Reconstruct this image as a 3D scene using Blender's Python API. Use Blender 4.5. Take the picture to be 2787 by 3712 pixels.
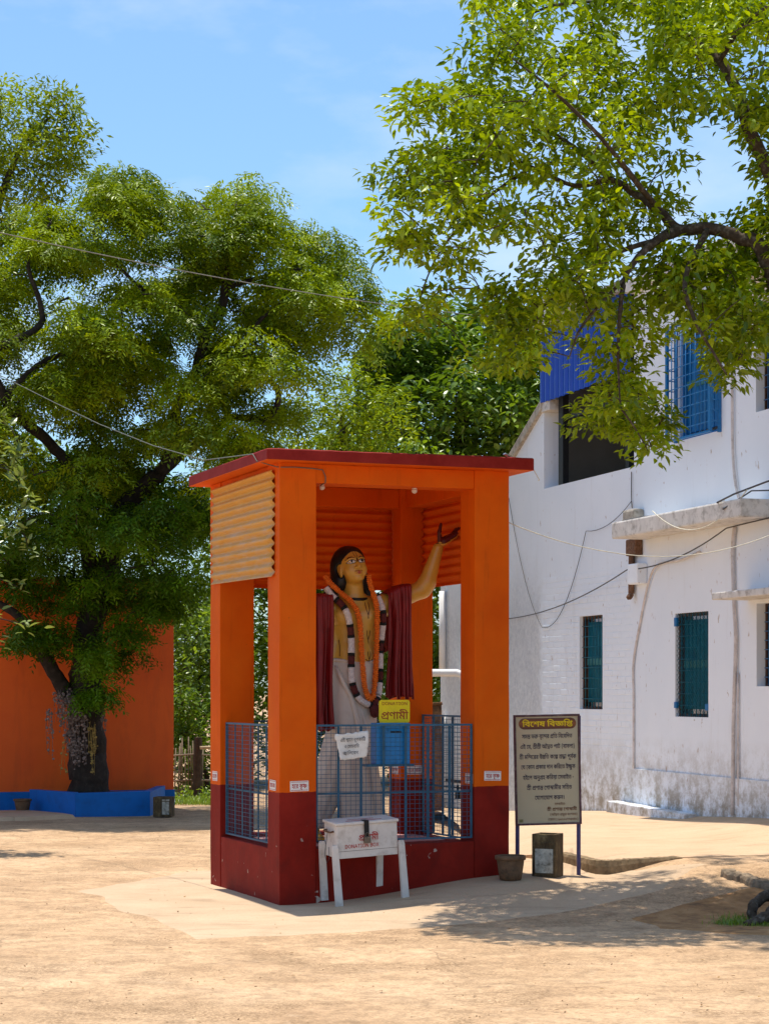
import bpy, bmesh, math, random
import numpy as np
from mathutils import Vector, Matrix
from mathutils.bvhtree import BVHTree
from mathutils.geometry import delaunay_2d_cdt

for _o in list(bpy.data.objects):
    bpy.data.objects.remove(_o)
scene = bpy.context.scene
COL = scene.collection

# ------------------------------------------------------------------ camera
F_PX, H_PX, EYE = 7500.0, 2509.6, 1.70      # focal length and horizon row, in pixels of the 2787 x 3712 photograph; eye height
CX_PX = 1393.5
cam_data = bpy.data.cameras.new('camera')
cam = bpy.data.objects.new('camera', cam_data)
COL.objects.link(cam)
cam.location = (0, 0, EYE)
cam.rotation_euler = (math.radians(90), 0, 0)
cam_data.sensor_fit = 'HORIZONTAL'
cam_data.sensor_width = 36.0
cam_data.lens = 36.0 * F_PX / 2787.0
cam_data.shift_y = (H_PX - 1856.0) / 2787.0
cam_data.clip_start = 0.1
cam_data.clip_end = 3000.0
scene.camera = cam

# ------------------------------------------------------------------ sky, sun, exposure
SUN_EL = math.radians(79.5)
SUN_AZ = math.atan2(-0.244, 0.55)           # compass bearing of the sun measured from +Y towards +X
world = bpy.data.worlds.new('World')
scene.world = world
world.use_nodes = True
wt = world.node_tree
wt.nodes.clear()
w_out = wt.nodes.new('ShaderNodeOutputWorld')
w_bg = wt.nodes.new('ShaderNodeBackground')
w_sky = wt.nodes.new('ShaderNodeTexSky')
w_sky.sky_type = 'NISHITA'
w_sky.sun_disc = False
w_sky.sun_elevation = SUN_EL
w_sky.sun_rotation = SUN_AZ
w_sky.altitude = 30
w_sky.air_density = 1.0
w_sky.dust_density = 1.2
w_sky.ozone_density = 1.2
w_bg.inputs['Strength'].default_value = 0.13
# thin clouds, mixed into the sky all the way round
w_tc = wt.nodes.new('ShaderNodeTexCoord')
w_map = wt.nodes.new('ShaderNodeMapping')
w_map.inputs['Scale'].default_value = (3.0, 3.0, 7.0)
w_map.inputs['Location'].default_value = (1.506, 0.155, 4.328)
w_noise = wt.nodes.new('ShaderNodeTexNoise')
w_noise.inputs['Scale'].default_value = 1.9
w_noise.inputs['Detail'].default_value = 7.0
w_noise.inputs['Roughness'].default_value = 0.55
w_ramp = wt.nodes.new('ShaderNodeValToRGB')
w_ramp.color_ramp.elements[0].position = 0.43
w_ramp.color_ramp.elements[0].color = (0, 0, 0, 1)
w_ramp.color_ramp.elements[1].position = 0.80
w_ramp.color_ramp.elements[1].color = (0.6, 0.6, 0.6, 1)
w_mix = wt.nodes.new('ShaderNodeMixRGB')
w_mix.inputs['Color2'].default_value = (6.6, 6.9, 7.4, 1)
wt.links.new(w_tc.outputs['Generated'], w_map.inputs['Vector'])
wt.links.new(w_map.outputs['Vector'], w_noise.inputs['Vector'])
wt.links.new(w_noise.outputs['Fac'], w_ramp.inputs['Fac'])
wt.links.new(w_ramp.outputs['Color'], w_mix.inputs['Fac'])
w_tint = wt.nodes.new('ShaderNodeMixRGB')
w_tint.blend_type = 'MULTIPLY'
w_tint.inputs['Fac'].default_value = 1.0
w_tint.inputs['Color2'].default_value = (0.88, 1.13, 1.28, 1)   # clear tropical blue, the same all round
wt.links.new(w_sky.outputs['Color'], w_tint.inputs['Color1'])
wt.links.new(w_tint.outputs['Color'], w_mix.inputs['Color1'])
wt.links.new(w_mix.outputs['Color'], w_bg.inputs['Color'])
wt.links.new(w_bg.outputs['Background'], w_out.inputs['Surface'])

sun_data = bpy.data.lights.new('sun', 'SUN')
sun_data.energy = 5.0
sun_data.angle = math.radians(0.55)
sun_data.color = (1.0, 0.92, 0.80)
sun = bpy.data.objects.new('sun', sun_data)
COL.objects.link(sun)
_sd = Vector((math.sin(SUN_AZ) * math.cos(SUN_EL), math.cos(SUN_AZ) * math.cos(SUN_EL), math.sin(SUN_EL)))
sun.rotation_euler = _sd.to_track_quat('Z', 'Y').to_euler()
sun.location = (0, 20, 30)

scene.view_settings.view_transform = 'Standard'
scene.view_settings.look = 'None'
scene.view_settings.gamma = 1.0
scene.view_settings.use_curve_mapping = False
scene.view_settings.exposure = 0.26
scene.render.engine = 'CYCLES'
scene.cycles.max_bounces = 10
scene.cycles.diffuse_bounces = 5
scene.cycles.transparent_max_bounces = 12

random.seed(7)
rng = np.random.default_rng(11)

# ------------------------------------------------------------------ helpers
def at(px, py, Y):
    """point of the place seen at photograph pixel (px, py), Y metres in front of the camera"""
    return Vector(((px - CX_PX) / F_PX * Y, Y, EYE + (H_PX - py) / F_PX * Y))

VS = 2787.0 / 1661.0
def av(vx, vy, Y):
    return at(vx * VS, vy * VS, Y)

def sstep(a, b, x):
    t = np.clip((np.asarray(x, float) - a) / (b - a), 0, 1)
    return t * t * (3 - 2 * t)

def thing(name, label, cat, loc=(0, 0, 0), group=None):
    o = bpy.data.objects.new(name, None)
    o.empty_display_size = 0.2
    o.location = loc
    COL.objects.link(o)
    tag(o, label, cat, group)
    return o

def tag(o, label=None, cat=None, group=None, kind=None):
    if label: o['label'] = label
    if cat: o['category'] = cat
    if group: o['group'] = group
    if kind: o['kind'] = kind
    return o

class MB:
    """collects geometry in world coordinates, then becomes ONE mesh object"""
    def __init__(s):
        s.v = []; s.f = []; s.m = []; s.smooth = []
    def add(s, verts, faces, mi=0, smooth=False):
        n = len(s.v)
        s.v.extend([tuple(p) for p in verts])
        for f in faces:
            s.f.append([i + n for i in f]); s.m.append(mi); s.smooth.append(smooth)
        return s
    def hexa(s, p, mi=0):
        """p: 8 corners, bottom four counter-clockwise then top four"""
        return s.add(p, [(3, 2, 1, 0), (4, 5, 6, 7), (0, 1, 5, 4), (1, 2, 6, 5), (2, 3, 7, 6), (3, 0, 4, 7)], mi)
    def box(s, c, size, rot=None, mi=0):
        hx, hy, hz = size[0] / 2, size[1] / 2, size[2] / 2
        P = [Vector(q) for q in ((-hx, -hy, -hz), (hx, -hy, -hz), (hx, hy, -hz), (-hx, hy, -hz), (-hx, -hy, hz), (hx, -hy, hz), (hx, hy, hz), (-hx, hy, hz))]
        if rot is not None: P = [rot @ q for q in P]
        c = Vector(c)
        return s.hexa([q + c for q in P], mi)
    def tube(s, path, radii, n=6, mi=0, smooth=True, caps=True):
        path = [Vector(p) for p in path]
        if not hasattr(radii, '__len__'): radii = [radii] * len(path)
        rings = []; up = Vector((0.13, 0.31, 0.94)).normalized()
        for i, p in enumerate(path):
            d = (path[min(i + 1, len(path) - 1)] - path[max(i - 1, 0)])
            if d.length < 1e-9: d = Vector((0, 0, 1))
            d.normalize()
            a = d.cross(up)
            if a.length < 0.1: a = d.cross(Vector((1, 0, 0)))
            a.normalize(); b = d.cross(a)
            rings.append([p + (a * math.cos(2 * math.pi * k / n) + b * math.sin(2 * math.pi * k / n)) * radii[i] for k in range(n)])
        V = [q for r in rings for q in r]; Fc = []
        for i in range(len(rings) - 1):
            for k in range(n):
                Fc.append((i * n + k, i * n + (k + 1) % n, (i + 1) * n + (k + 1) % n, (i + 1) * n + k))
        if caps:
            Fc.append(tuple(reversed(range(n)))); Fc.append(tuple((len(rings) - 1) * n + k for k in range(n)))
        return s.add(V, Fc, mi, smooth)
    def lathe(s, c, prof, n=24, mi=0, wob=0.0, smooth=True, cap=True):
        c = Vector(c); V = []; Fc = []
        for (r, z) in prof:
            for k in range(n):
                a = 2 * math.pi * k / n
                rr = r * (1 + wob * math.sin(a * 7 + z * 60) * 0.5 + wob * math.sin(a * 13) * 0.5)
                V.append(c + Vector((rr * math.cos(a), rr * math.sin(a), z)))
        for i in range(len(prof) - 1):
            for k in range(n):
                Fc.append((i * n + k, i * n + (k + 1) % n, (i + 1) * n + (k + 1) % n, (i + 1) * n + k))
        if cap:
            Fc.append(tuple(reversed(range(n)))); Fc.append(tuple((len(prof) - 1) * n + k for k in range(n)))
        return s.add(V, Fc, mi, smooth)
    def build(s, name, mats, parent=None, bevel=0.0, auto=False, origin=None):
        me = bpy.data.meshes.new(name)
        o0 = Vector(origin) if origin is not None else Vector((0, 0, 0))
        me.from_pydata([tuple(Vector(p) - o0) for p in s.v], [], s.f)
        if not isinstance(mats, (list, tuple)): mats = [mats]
        for m in mats: me.materials.append(m)
        me.polygons.foreach_set('material_index', s.m)
        me.polygons.foreach_set('use_smooth', s.smooth)
        if bevel > 0:
            bm = bmesh.new(); bm.from_mesh(me)
            bmesh.ops.recalc_face_normals(bm, faces=bm.faces)
            es = [e for e in bm.edges if len(e.link_faces) == 2 and e.calc_face_angle(0) > 0.5]
            bmesh.ops.bevel(bm, geom=es, offset=bevel, segments=2, profile=0.6, affect='EDGES', clamp_overlap=True)
            bm.to_mesh(me); bm.free()
        me.update()
        o = bpy.data.objects.new(name, me)
        o.location = o0
        return link2(o, parent)

def link2(o, parent):
    """geometry is kept in world coordinates: only a thing's Empty carries an offset"""
    COL.objects.link(o)
    if parent is not None:
        o.parent = parent
        if parent.type == 'EMPTY':
            o.matrix_parent_inverse = Matrix.Translation(-Vector(parent.location))
        elif parent.location.length > 0:
            o.matrix_parent_inverse = Matrix.Translation(-Vector(parent.location))
    return o

def np_mesh(name, V, Fc, mat, parent=None, rnd=None, smooth=False):
    """fast mesh from numpy arrays; Fc is (n, k)"""
    me = bpy.data.meshes.new(name)
    V = np.ascontiguousarray(V, np.float32); Fc = np.ascontiguousarray(Fc, np.int32)
    k = Fc.shape[1]
    me.vertices.add(len(V)); me.vertices.foreach_set('co', V.ravel())
    me.loops.add(Fc.size); me.loops.foreach_set('vertex_index', Fc.ravel())
    me.polygons.add(len(Fc)); me.polygons.foreach_set('loop_start', np.arange(0, Fc.size, k, dtype=np.int32))
    try: me.polygons.foreach_set('loop_total', np.full(len(Fc), k, np.int32))
    except Exception: pass
    me.polygons.foreach_set('use_smooth', np.full(len(Fc), smooth))
    me.materials.append(mat)
    if rnd is not None:
        a = me.attributes.new('rnd', 'FLOAT', 'POINT'); a.data.foreach_set('value', np.ascontiguousarray(rnd, np.float32))
    me.update(calc_edges=True); me.validate()
    o = bpy.data.objects.new(name, me)
    return link2(o, parent)

# ------------------------------------------------------------------ materials
def srgb(r, g, b):
    f = lambda c: (c / 255 / 12.92) if c / 255 <= 0.04045 else ((c / 255 + 0.055) / 1.055) ** 2.4
    return (f(r), f(g), f(b), 1)

def new_mat(name):
    m = bpy.data.materials.new(name); m.use_nodes = True
    nt = m.node_tree; nt.nodes.clear()
    out = nt.nodes.new('ShaderNodeOutputMaterial'); b = nt.nodes.new('ShaderNodeBsdfPrincipled')
    nt.links.new(b.outputs[0], out.inputs[0])
    return m, nt, b, out

def noise(nt, scale, detail=4, rough=0.55, vec=None, dist=0.0):
    n = nt.nodes.new('ShaderNodeTexNoise')
    n.inputs['Scale'].default_value = scale; n.inputs['Detail'].default_value = detail
    n.inputs['Roughness'].default_value = rough; n.inputs['Distortion'].default_value = dist
    if vec is not None: nt.links.new(vec, n.inputs['Vector'])
    return n.outputs['Fac']

def ramp(nt, fac, stops):
    r = nt.nodes.new('ShaderNodeValToRGB')
    el = r.color_ramp.elements
    el[0].position, el[0].color = stops[0][0], stops[0][1] if len(stops[0][1]) == 4 else (*stops[0][1], 1)
    el[1].position, el[1].color = stops[-1][0], stops[-1][1] if len(stops[-1][1]) == 4 else (*stops[-1][1], 1)
    for p, c in stops[1:-1]:
        e = el.new(p); e.color = c if len(c) == 4 else (*c, 1)
    nt.links.new(fac, r.inputs['Fac'])
    return r.outputs['Color']

def g1(v): return (v, v, v, 1)

def mixc(nt, fac, a, b, mode='MIX'):
    m = nt.nodes.new('ShaderNodeMixRGB'); m.blend_type = mode
    for inp, val in (('Fac', fac), ('Color1', a), ('Color2', b)):
        if isinstance(val, (int, float)): m.inputs[inp].default_value = val
        elif isinstance(val, (tuple, list)): m.inputs[inp].default_value = val if len(val) == 4 else (*val, 1)
        else: nt.links.new(val, m.inputs[inp])
    return m.outputs['Color']

def math_(nt, op, a, b=None, clamp=False):
    m = nt.nodes.new('ShaderNodeMath'); m.operation = op; m.use_clamp = clamp
    for i, v in enumerate((a, b)):
        if v is None: continue
        if isinstance(v, (int, float)): m.inputs[i].default_value = v
        else: nt.links.new(v, m.inputs[i])
    return m.outputs[0]

def pos(nt, scale=(1, 1, 1)):
    g = nt.nodes.new('ShaderNodeNewGeometry')
    if scale == (1, 1, 1): return g.outputs['Position']
    mp = nt.nodes.new('ShaderNodeMapping'); mp.inputs['Scale'].default_value = scale
    nt.links.new(g.outputs['Position'], mp.inputs['Vector'])
    return mp.outputs['Vector']

def sepxyz(nt, v):
    s = nt.nodes.new('ShaderNodeSeparateXYZ'); nt.links.new(v, s.inputs[0])
    return s.outputs

def bump(nt, b, h, strength=0.3, dist=0.01, normal=None):
    n = nt.nodes.new('ShaderNodeBump'); n.inputs['Strength'].default_value = strength; n.inputs['Distance'].default_value = dist
    nt.links.new(h, n.inputs['Height'])
    if normal is not None: nt.links.new(normal, n.inputs['Normal'])
    nt.links.new(n.outputs['Normal'], b.inputs['Normal'])
    return n.outputs['Normal']

def basic(name, col, rough=0.7, var=0.12, scale=9.0, metal=0.0, dirt=None, dirt_amt=0.4, bmp=0.15, spec=0.3, bscale=60.0):
    """painted or raw surface with uneven tone, stains and a fine relief"""
    m, nt, b, out = new_mat(name)
    p = pos(nt)
    c = col if len(col) == 4 else (*col, 1)
    lo = tuple(x * (1 - var) for x in c[:3]) + (1,); hi = tuple(min(1, x * (1 + var)) for x in c[:3]) + (1,)
    cc = ramp(nt, noise(nt, scale, 5, 0.6, p), [(0.3, lo), (0.7, hi)])
    if dirt is not None:
        f = ramp(nt, noise(nt, scale * 1.7, 6, 0.65, p), [(0.5, g1(0)), (0.72, g1(dirt_amt))])
        cc = mixc(nt, f, cc, dirt)
    nt.links.new(cc, b.inputs['Base Color'])
    b.inputs['Roughness'].default_value = rough; b.inputs['Metallic'].default_value = metal
    b.inputs['Specular IOR Level'].default_value = spec
    if bmp > 0: bump(nt, b, noise(nt, bscale, 4, 0.6, p), bmp, 0.004)
    return m

def leaf_mat(name, dark, light, trans=0.45, tint=None, gloss=0.06):
    m = bpy.data.materials.new(name); m.use_nodes = True
    nt = m.node_tree; nt.nodes.clear()
    out = nt.nodes.new('ShaderNodeOutputMaterial')
    at_ = nt.nodes.new('ShaderNodeAttribute'); at_.attribute_name = 'rnd'
    n = noise(nt, 1.3, 3, 0.5, pos(nt))
    f = math_(nt, 'ADD', math_(nt, 'MULTIPLY', at_.outputs['Fac'], 0.65), math_(nt, 'MULTIPLY', n, 0.45))
    c = ramp(nt, f, [(0.15, dark), (0.85, light)])
    d = nt.nodes.new('ShaderNodeBsdfDiffuse'); t = nt.nodes.new('ShaderNodeBsdfTranslucent'); gl = nt.nodes.new('ShaderNodeBsdfGlossy')
    gl.inputs['Roughness'].default_value = 0.35; gl.inputs['Color'].default_value = (0.9, 0.95, 0.9, 1)
    nt.links.new(c, d.inputs['Color'])
    tc = mixc(nt, 1.0, c, tint if tint else (1.5, 1.35, 0.5, 1), 'MULTIPLY')
    nt.links.new(tc, t.inputs['Color'])
    m1 = nt.nodes.new('ShaderNodeMixShader'); m1.inputs[0].default_value = trans
    nt.links.new(d.outputs[0], m1.inputs[1]); nt.links.new(t.outputs[0], m1.inputs[2])
    m2 = nt.nodes.new('ShaderNodeMixShader'); m2.inputs[0].default_value = gloss
    nt.links.new(m1.outputs[0], m2.inputs[1]); nt.links.new(gl.outputs[0], m2.inputs[2])
    nt.links.new(m2.outputs[0], out.inputs[0])
    return m
# ------------------------------------------------------------------ ground
def gz(x, y):
    """height of the yard: rises to the right of the pavilion, flat elsewhere"""
    a = 0.20 * sstep(-0.83, 1.1, x) * sstep(15.0, 17.2, y)
    b = 0.055 * sstep(1.95, 2.6, x) * sstep(15.8, 17.6, y)
    c = -0.05 * np.exp(-((np.asarray(x, float) - 1.85) / 0.5) ** 2 - ((np.asarray(y, float) - 17.25) / 0.55) ** 2)
    return (a + b + c) * (1 - sstep(22.0, 29.0, y)) * (1 - 0.6 * sstep(6, 14, x))

def slab_z(x, y):
    return 0.27 + 0.15 * sstep(2.8, 4.2, x) * sstep(18, 21, y) - 0.33 * sstep(24.5, 29.5, y)

def ground_mat():
    m, nt, b, out = new_mat('yard_concrete')
    p = pos(nt); ps = pos(nt, (0.85, 1.1, 1))
    c = ramp(nt, noise(nt, 0.8, 5, 0.6, p), [(0.28, (0.44, 0.285, 0.165)), (0.5, (0.55, 0.37, 0.22)), (0.75, (0.62, 0.43, 0.27))])
    # fine mottling of worn cement skin at three sizes
    m1 = ramp(nt, noise(nt, 7, 8, 0.8, p, 0.25), [(0.36, g1(0.70)), (0.5, g1(1.0)), (0.66, g1(1.14))])
    c = mixc(nt, 1.0, c, m1, 'MULTIPLY')
    m2 = ramp(nt, noise(nt, 34, 6, 0.75, p), [(0.36, g1(0.66)), (0.52, g1(1.0)), (0.68, g1(1.10))])
    c = mixc(nt, 0.85, c, m2, 'MULTIPLY')
    m0 = ramp(nt, noise(nt, 2.4, 9, 0.8, p, 0.6), [(0.36, g1(0.80)), (0.5, g1(1.0)), (0.66, g1(1.08))])
    c = mixc(nt, 1.0, c, m0, 'MULTIPLY')
    # exposed grit where the skin has worn off
    grit = ramp(nt, noise(nt, 58, 4, 0.7, p), [(0.44, g1(1)), (0.58, g1(0))])
    gmask = ramp(nt, noise(nt, 1.1, 9, 0.78, ps, 0.5), [(0.45, g1(0)), (0.60, g1(1))])
    c = mixc(nt, math_(nt, 'MULTIPLY', math_(nt, 'MULTIPLY', grit, gmask), 0.75), c, (0.185, 0.115, 0.06))
    pale = ramp(nt, noise(nt, 2.3, 9, 0.8, ps, 0.9), [(0.58, g1(0)), (0.68, g1(1))])
    c = mixc(nt, math_(nt, 'MULTIPLY', pale, 0.45), c, (0.64, 0.47, 0.32))
    speck = ramp(nt, noise(nt, 150, 2, 0.5, p), [(0.31, g1(1)), (0.37, g1(0))])
    c = mixc(nt, math_(nt, 'MULTIPLY', speck, 0.55), c, (0.15, 0.10, 0.06))
    # hairline cracks
    vo = nt.nodes.new('ShaderNodeTexVoronoi'); vo.feature = 'DISTANCE_TO_EDGE'; vo.inputs['Scale'].default_value = 0.42
    wv = nt.nodes.new('ShaderNodeMixRGB'); wv.blend_type = 'ADD'; wv.inputs['Fac'].default_value = 0.35
    nz = nt.nodes.new('ShaderNodeTexNoise'); nz.inputs['Scale'].default_value = 2.2; nz.inputs['Detail'].default_value = 7
    nt.links.new(p, nz.inputs['Vector']); nt.links.new(p, wv.inputs['Color1']); nt.links.new(nz.outputs['Color'], wv.inputs['Color2'])
    nt.links.new(wv.outputs[0], vo.inputs['Vector'])
    cr = ramp(nt, vo.outputs['Distance'], [(0.0, g1(1)), (0.0045, g1(0))])
    crm = ramp(nt, noise(nt, 0.7, 3, 0.5, p), [(0.5, g1(0)), (0.62, g1(1))])
    c = mixc(nt, math_(nt, 'MULTIPLY', math_(nt, 'MULTIPLY', cr, crm), 0.6), c, (0.12, 0.08, 0.05))
    nt.links.new(c, b.inputs['Base Color'])
    b.inputs['Roughness'].default_value = 0.9; b.inputs['Specular IOR Level'].default_value = 0.15
    h = math_(nt, 'ADD', noise(nt, 60, 6, 0.75, p), math_(nt, 'MULTIPLY', noise(nt, 9, 6, 0.7, p), 0.5))
    bump(nt, b, h, 0.6, 0.013)
    return m
M_GROUND = ground_mat()

def smooth_conc(name, c0, c1, stain=(0.24, 0.16, 0.10)):
    m, nt, b, out = new_mat(name)
    p = pos(nt)
    c = ramp(nt, noise(nt, 1.7, 6, 0.6, p, 0.6), [(0.3, c0), (0.7, c1)])
    st = ramp(nt, noise(nt, 2.6, 8, 0.7, pos(nt, (0.5, 1.6, 1)), 0.8), [(0.54, g1(0)), (0.68, g1(1))])
    c = mixc(nt, math_(nt, 'MULTIPLY', st, 0.4), c, stain)
    sp = ramp(nt, noise(nt, 60, 4, 0.6, p), [(0.34, g1(1)), (0.44, g1(0))])
    c = mixc(nt, math_(nt, 'MULTIPLY', sp, 0.35), c, stain)
    nt.links.new(c, b.inputs['Base Color'])
    b.inputs['Roughness'].default_value = 0.8; b.inputs['Specular IOR Level'].default_value = 0.25
    bump(nt, b, math_(nt, 'ADD', noise(nt, 30, 5, 0.6, p), math_(nt, 'MULTIPLY', noise(nt, 4, 4, 0.5, p), 1.5)), 0.3, 0.01)
    return m
M_APRON = smooth_conc('apron_cement', (0.44, 0.315, 0.20), (0.54, 0.40, 0.265))
M_SLAB = smooth_conc('pavement_cement', (0.48, 0.335, 0.21), (0.56, 0.405, 0.265), (0.30, 0.17, 0.085))

xs = np.unique(np.concatenate([np.linspace(-600, -30, 12), np.linspace(-30, -8, 23), np.linspace(-8, 8, 161), np.linspace(8, 30, 23), np.linspace(30, 600, 12)]))
ys = np.unique(np.concatenate([np.linspace(-200, 4, 10), np.linspace(4, 13, 37), np.linspace(13, 20, 71), np.linspace(20, 34, 57), np.linspace(34, 80, 24), np.linspace(80, 1400, 16)]))
GX, GY = np.meshgrid(xs, ys, indexing='ij')
GZ = gz(GX, GY) + 0.012 * np.sin(GX * 1.1 + 0.6 * GY) * np.sin(GY * 0.8 - 0.3 * GX) * (np.abs(GX) < 12)
nx, ny = GX.shape
ii, jj = np.meshgrid(np.arange(nx - 1), np.arange(ny - 1), indexing='ij')
fq = np.stack([ii * ny + jj, (ii + 1) * ny + jj, (ii + 1) * ny + jj + 1, ii * ny + jj + 1], -1).reshape(-1, 4)
o = np_mesh('ground', np.stack([GX, GY, GZ], -1).reshape(-1, 3), fq, M_GROUND, None, None, True)
tag(o, kind='structure')
def gzz(x, y):
    return float(gz(x, y) + 0.012 * math.sin(x * 1.1 + 0.6 * y) * math.sin(y * 0.8 - 0.3 * x))

def fan_sheet(name, outline, centre, mat, lift, zfun, rings=26, sub=14, jitter=0.02):
    """a thin sheet that follows the ground: rings from a centre out to an uneven outline"""
    pts = []
    n = len(outline)
    for i in range(n):
        a = np.array(outline[i], float); c = np.array(outline[(i + 1) % n], float)
        for k in range(sub):
            q = a + (c - a) * k / sub
            j = jitter * (math.sin(q[0] * 9.1 + q[1] * 7.3) + math.sin(q[0] * 23 + q[1] * 17) * 0.5)
            pts.append(q + j)
    pts = np.array(pts); c0 = np.array(centre, float); V = []; Fc = []
    for r in range(1, rings + 1):
        for q in pts:
            w = c0 + (q - c0) * (r / rings if r < rings else 1.015)
            lf = lift if r < rings else -0.008            # the rim dives under the yard, so the sheet has no floating edge
            V.append((w[0], w[1], zfun(w[0], w[1]) + lf))
    m = len(pts)
    tot = rings
    for r in range(tot - 1):
        for k in range(m):
            Fc.append((r * m + k, r * m + (k + 1) % m, (r + 1) * m + (k + 1) % m, (r + 1) * m + k))
    V.append((c0[0], c0[1], zfun(c0[0], c0[1]) + lift)); ci = len(V) - 1
    mb = MB(); mb.add(V, [tuple(f) for f in Fc] + [(ci, (k + 1) % m, k) for k in range(m)], 0, False)
    o = mb.build(name, mat)
    bm = bmesh.new(); bm.from_mesh(o.data); bmesh.ops.recalc_face_normals(bm, faces=bm.faces)
    if sum(f.normal.z for f in bm.faces) < 0: bmesh.ops.reverse_faces(bm, faces=bm.faces)
    bm.to_mesh(o.data); bm.free()
    tag(o, kind='structure')
    return o

fan_sheet('cement_apron', [(-2.62, 17.6), (-1.95, 15.75), (-1.27, 14.25), (-0.3, 14.6), (0.57, 15.05), (1.45, 15.6), (2.2, 16.3), (2.75, 17.35), (1.9, 17.7), (1.2, 18.8), (0.2, 20.3), (-1.9, 19.6)],
          (-0.25, 17.6), M_APRON, 0.005, gzz, jitter=0.035)

# raised pavement along the white building, with a low broken kerb towards the yard
def raised_pavement():
    front = [(0.95, 19.6), (1.15, 18.9), (1.56, 18.30), (1.69, 17.87), (1.75, 17.58), (1.86, 17.47), (2.05, 17.6), (2.3, 17.75), (2.56, 17.9), (2.9, 18.0), (3.4, 18.15), (4.2, 18.3), (5.5, 18.4), (7.5, 18.5)]
    back = [(0.2, 33.0), (0.7, 31.5), (1.1, 30.1), (1.6, 28.5), (2.1, 26.95), (2.6, 25.4), (2.9, 24.5), (3.2, 23.5), (3.5, 22.6), (3.8, 21.65), (4.1, 20.7), (4.8, 19.9), (6.2, 19.6), (8.2, 19.4)]
    V = []; Fc = []; n = 0
    F2 = []; B2 = []
    for i in range(len(front) - 1):
        for k in range(5):
            t = k / 5
            F2.append(np.array(front[i]) * (1 - t) + np.array(front[i + 1]) * t); B2.append(np.array(back[i]) * (1 - t) + np.array(back[i + 1]) * t)
    F2.append(np.array(front[-1])); B2.append(np.array(back[-1]))
    R = 30; m = len(F2)
    for i in range(m):
        jx = 0.005 * math.sin(i * 2.3)
        V.append((F2[i][0] + jx, F2[i][1] + jx, gzz(*F2[i]) - 0.05))
        for r in range(R + 1):
            q = F2[i] * (1 - r / R) + B2[i] * (r / R)
            if r == 0: q = q + jx
            k_ = float(sstep(1.12, 1.56, q[0])) if q[1] < 22 else 1.0; zz = float(slab_z(q[0], q[1])) * k_ + (gzz(q[0], q[1]) + 0.004) * (1 - k_)
            V.append((q[0], q[1], zz))
    w = R + 2
    for i in range(m - 1):
        for r in range(w - 1):
            Fc.append((i * w + r, (i + 1) * w + r, (i + 1) * w + r + 1, i * w + r + 1))
    mb = MB(); mb.add(V, Fc)
    o = mb.build('raised_pavement', M_SLAB)
    tag(o, kind='structure')
raised_pavement()
def kerb(line, name, mat, ztop=None, rough=1.0):
    """mossy riser: (x, y, height) points, tall at its corner and dying out"""
    P = []
    for i in range(len(line) - 1):
        for k in range(6): P.append(tuple(np.array(line[i]) * (1 - k / 6) + np.array(line[i + 1]) * k / 6))
    P.append(line[-1]); V = []; Fc = []
    rnd = random.Random(4)
    for i, (x, y, h) in enumerate(P):
        a = P[max(i - 1, 0)]; b = P[min(i + 1, len(P) - 1)]; d = Vector((b[0] - a[0], b[1] - a[1], 0)).normalized(); n = Vector((d.y, -d.x, 0))
        if n.y > 0.3: n = -n
        top = (0.276 if ztop is None else gzz(x, y) + ztop) + rnd.uniform(-0.003, 0.003) * rough; j = rnd.uniform(0, 0.012) * rough
        p = Vector((x, y, 0))
        V += [p + n * (0.03 + j) + Z3_(top - h - 0.05), p + n * (0.022 + j * 0.5) + Z3_(top - h * 0.4), p + n * 0.012 + Z3_(top), p - n * 0.07 + Z3_(top + 0.002), p - n * 0.08 + Z3_(top - 0.05)]
    for i in range(len(P) - 1):
        for k in range(4): Fc.append((i * 5 + k, (i + 1) * 5 + k, (i + 1) * 5 + k + 1, i * 5 + k + 1))
    mb = MB(); mb.add(V, Fc); o = mb.build(name, mat); return o
def Z3_(z): return Vector((0, 0, z))
M_KERB = basic('mossy_kerb', (0.21, 0.15, 0.085), 0.95, 0.45, 9, dirt=(0.06, 0.042, 0.025, 1), dirt_amt=0.8, bmp=0.6, bscale=35)
tag(kerb([(1.55, 18.40, .03), (1.60, 18.18, .05), (1.68, 17.88, .075), (1.735, 17.60, .10), (1.80, 17.49, .12), (1.87, 17.455, .125), (1.97, 17.53, .115), (2.10, 17.615, .10), (2.25, 17.71, .075), (2.40, 17.80, .045), (2.56, 17.885, .015)], 'kerb', M_KERB), kind='structure')

# bare earth round the roots of the near tree
def earth_mat():
    m, nt, b, out = new_mat('bare_earth')
    p = pos(nt)
    c = ramp(nt, noise(nt, 5, 8, 0.7, p), [(0.3, (0.17, 0.085, 0.035)), (0.5, (0.40, 0.205, 0.075)), (0.72, (0.56, 0.33, 0.15))])
    nt.links.new(c, b.inputs['Base Color']); b.inputs['Roughness'].default_value = 0.95
    bump(nt, b, noise(nt, 26, 7, 0.75, p), 0.8, 0.03)
    return m
M_EARTH = earth_mat()
fan_sheet('bare_earth', [(1.78, 15.3), (1.95, 14.75), (2.35, 14.4), (3.0, 14.15), (4.2, 14.2), (4.6, 15.6), (3.9, 16.6), (3.0, 16.5), (2.3, 15.9)], (3.1, 15.3), M_EARTH, 0.006, gzz, jitter=0.045)

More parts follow.
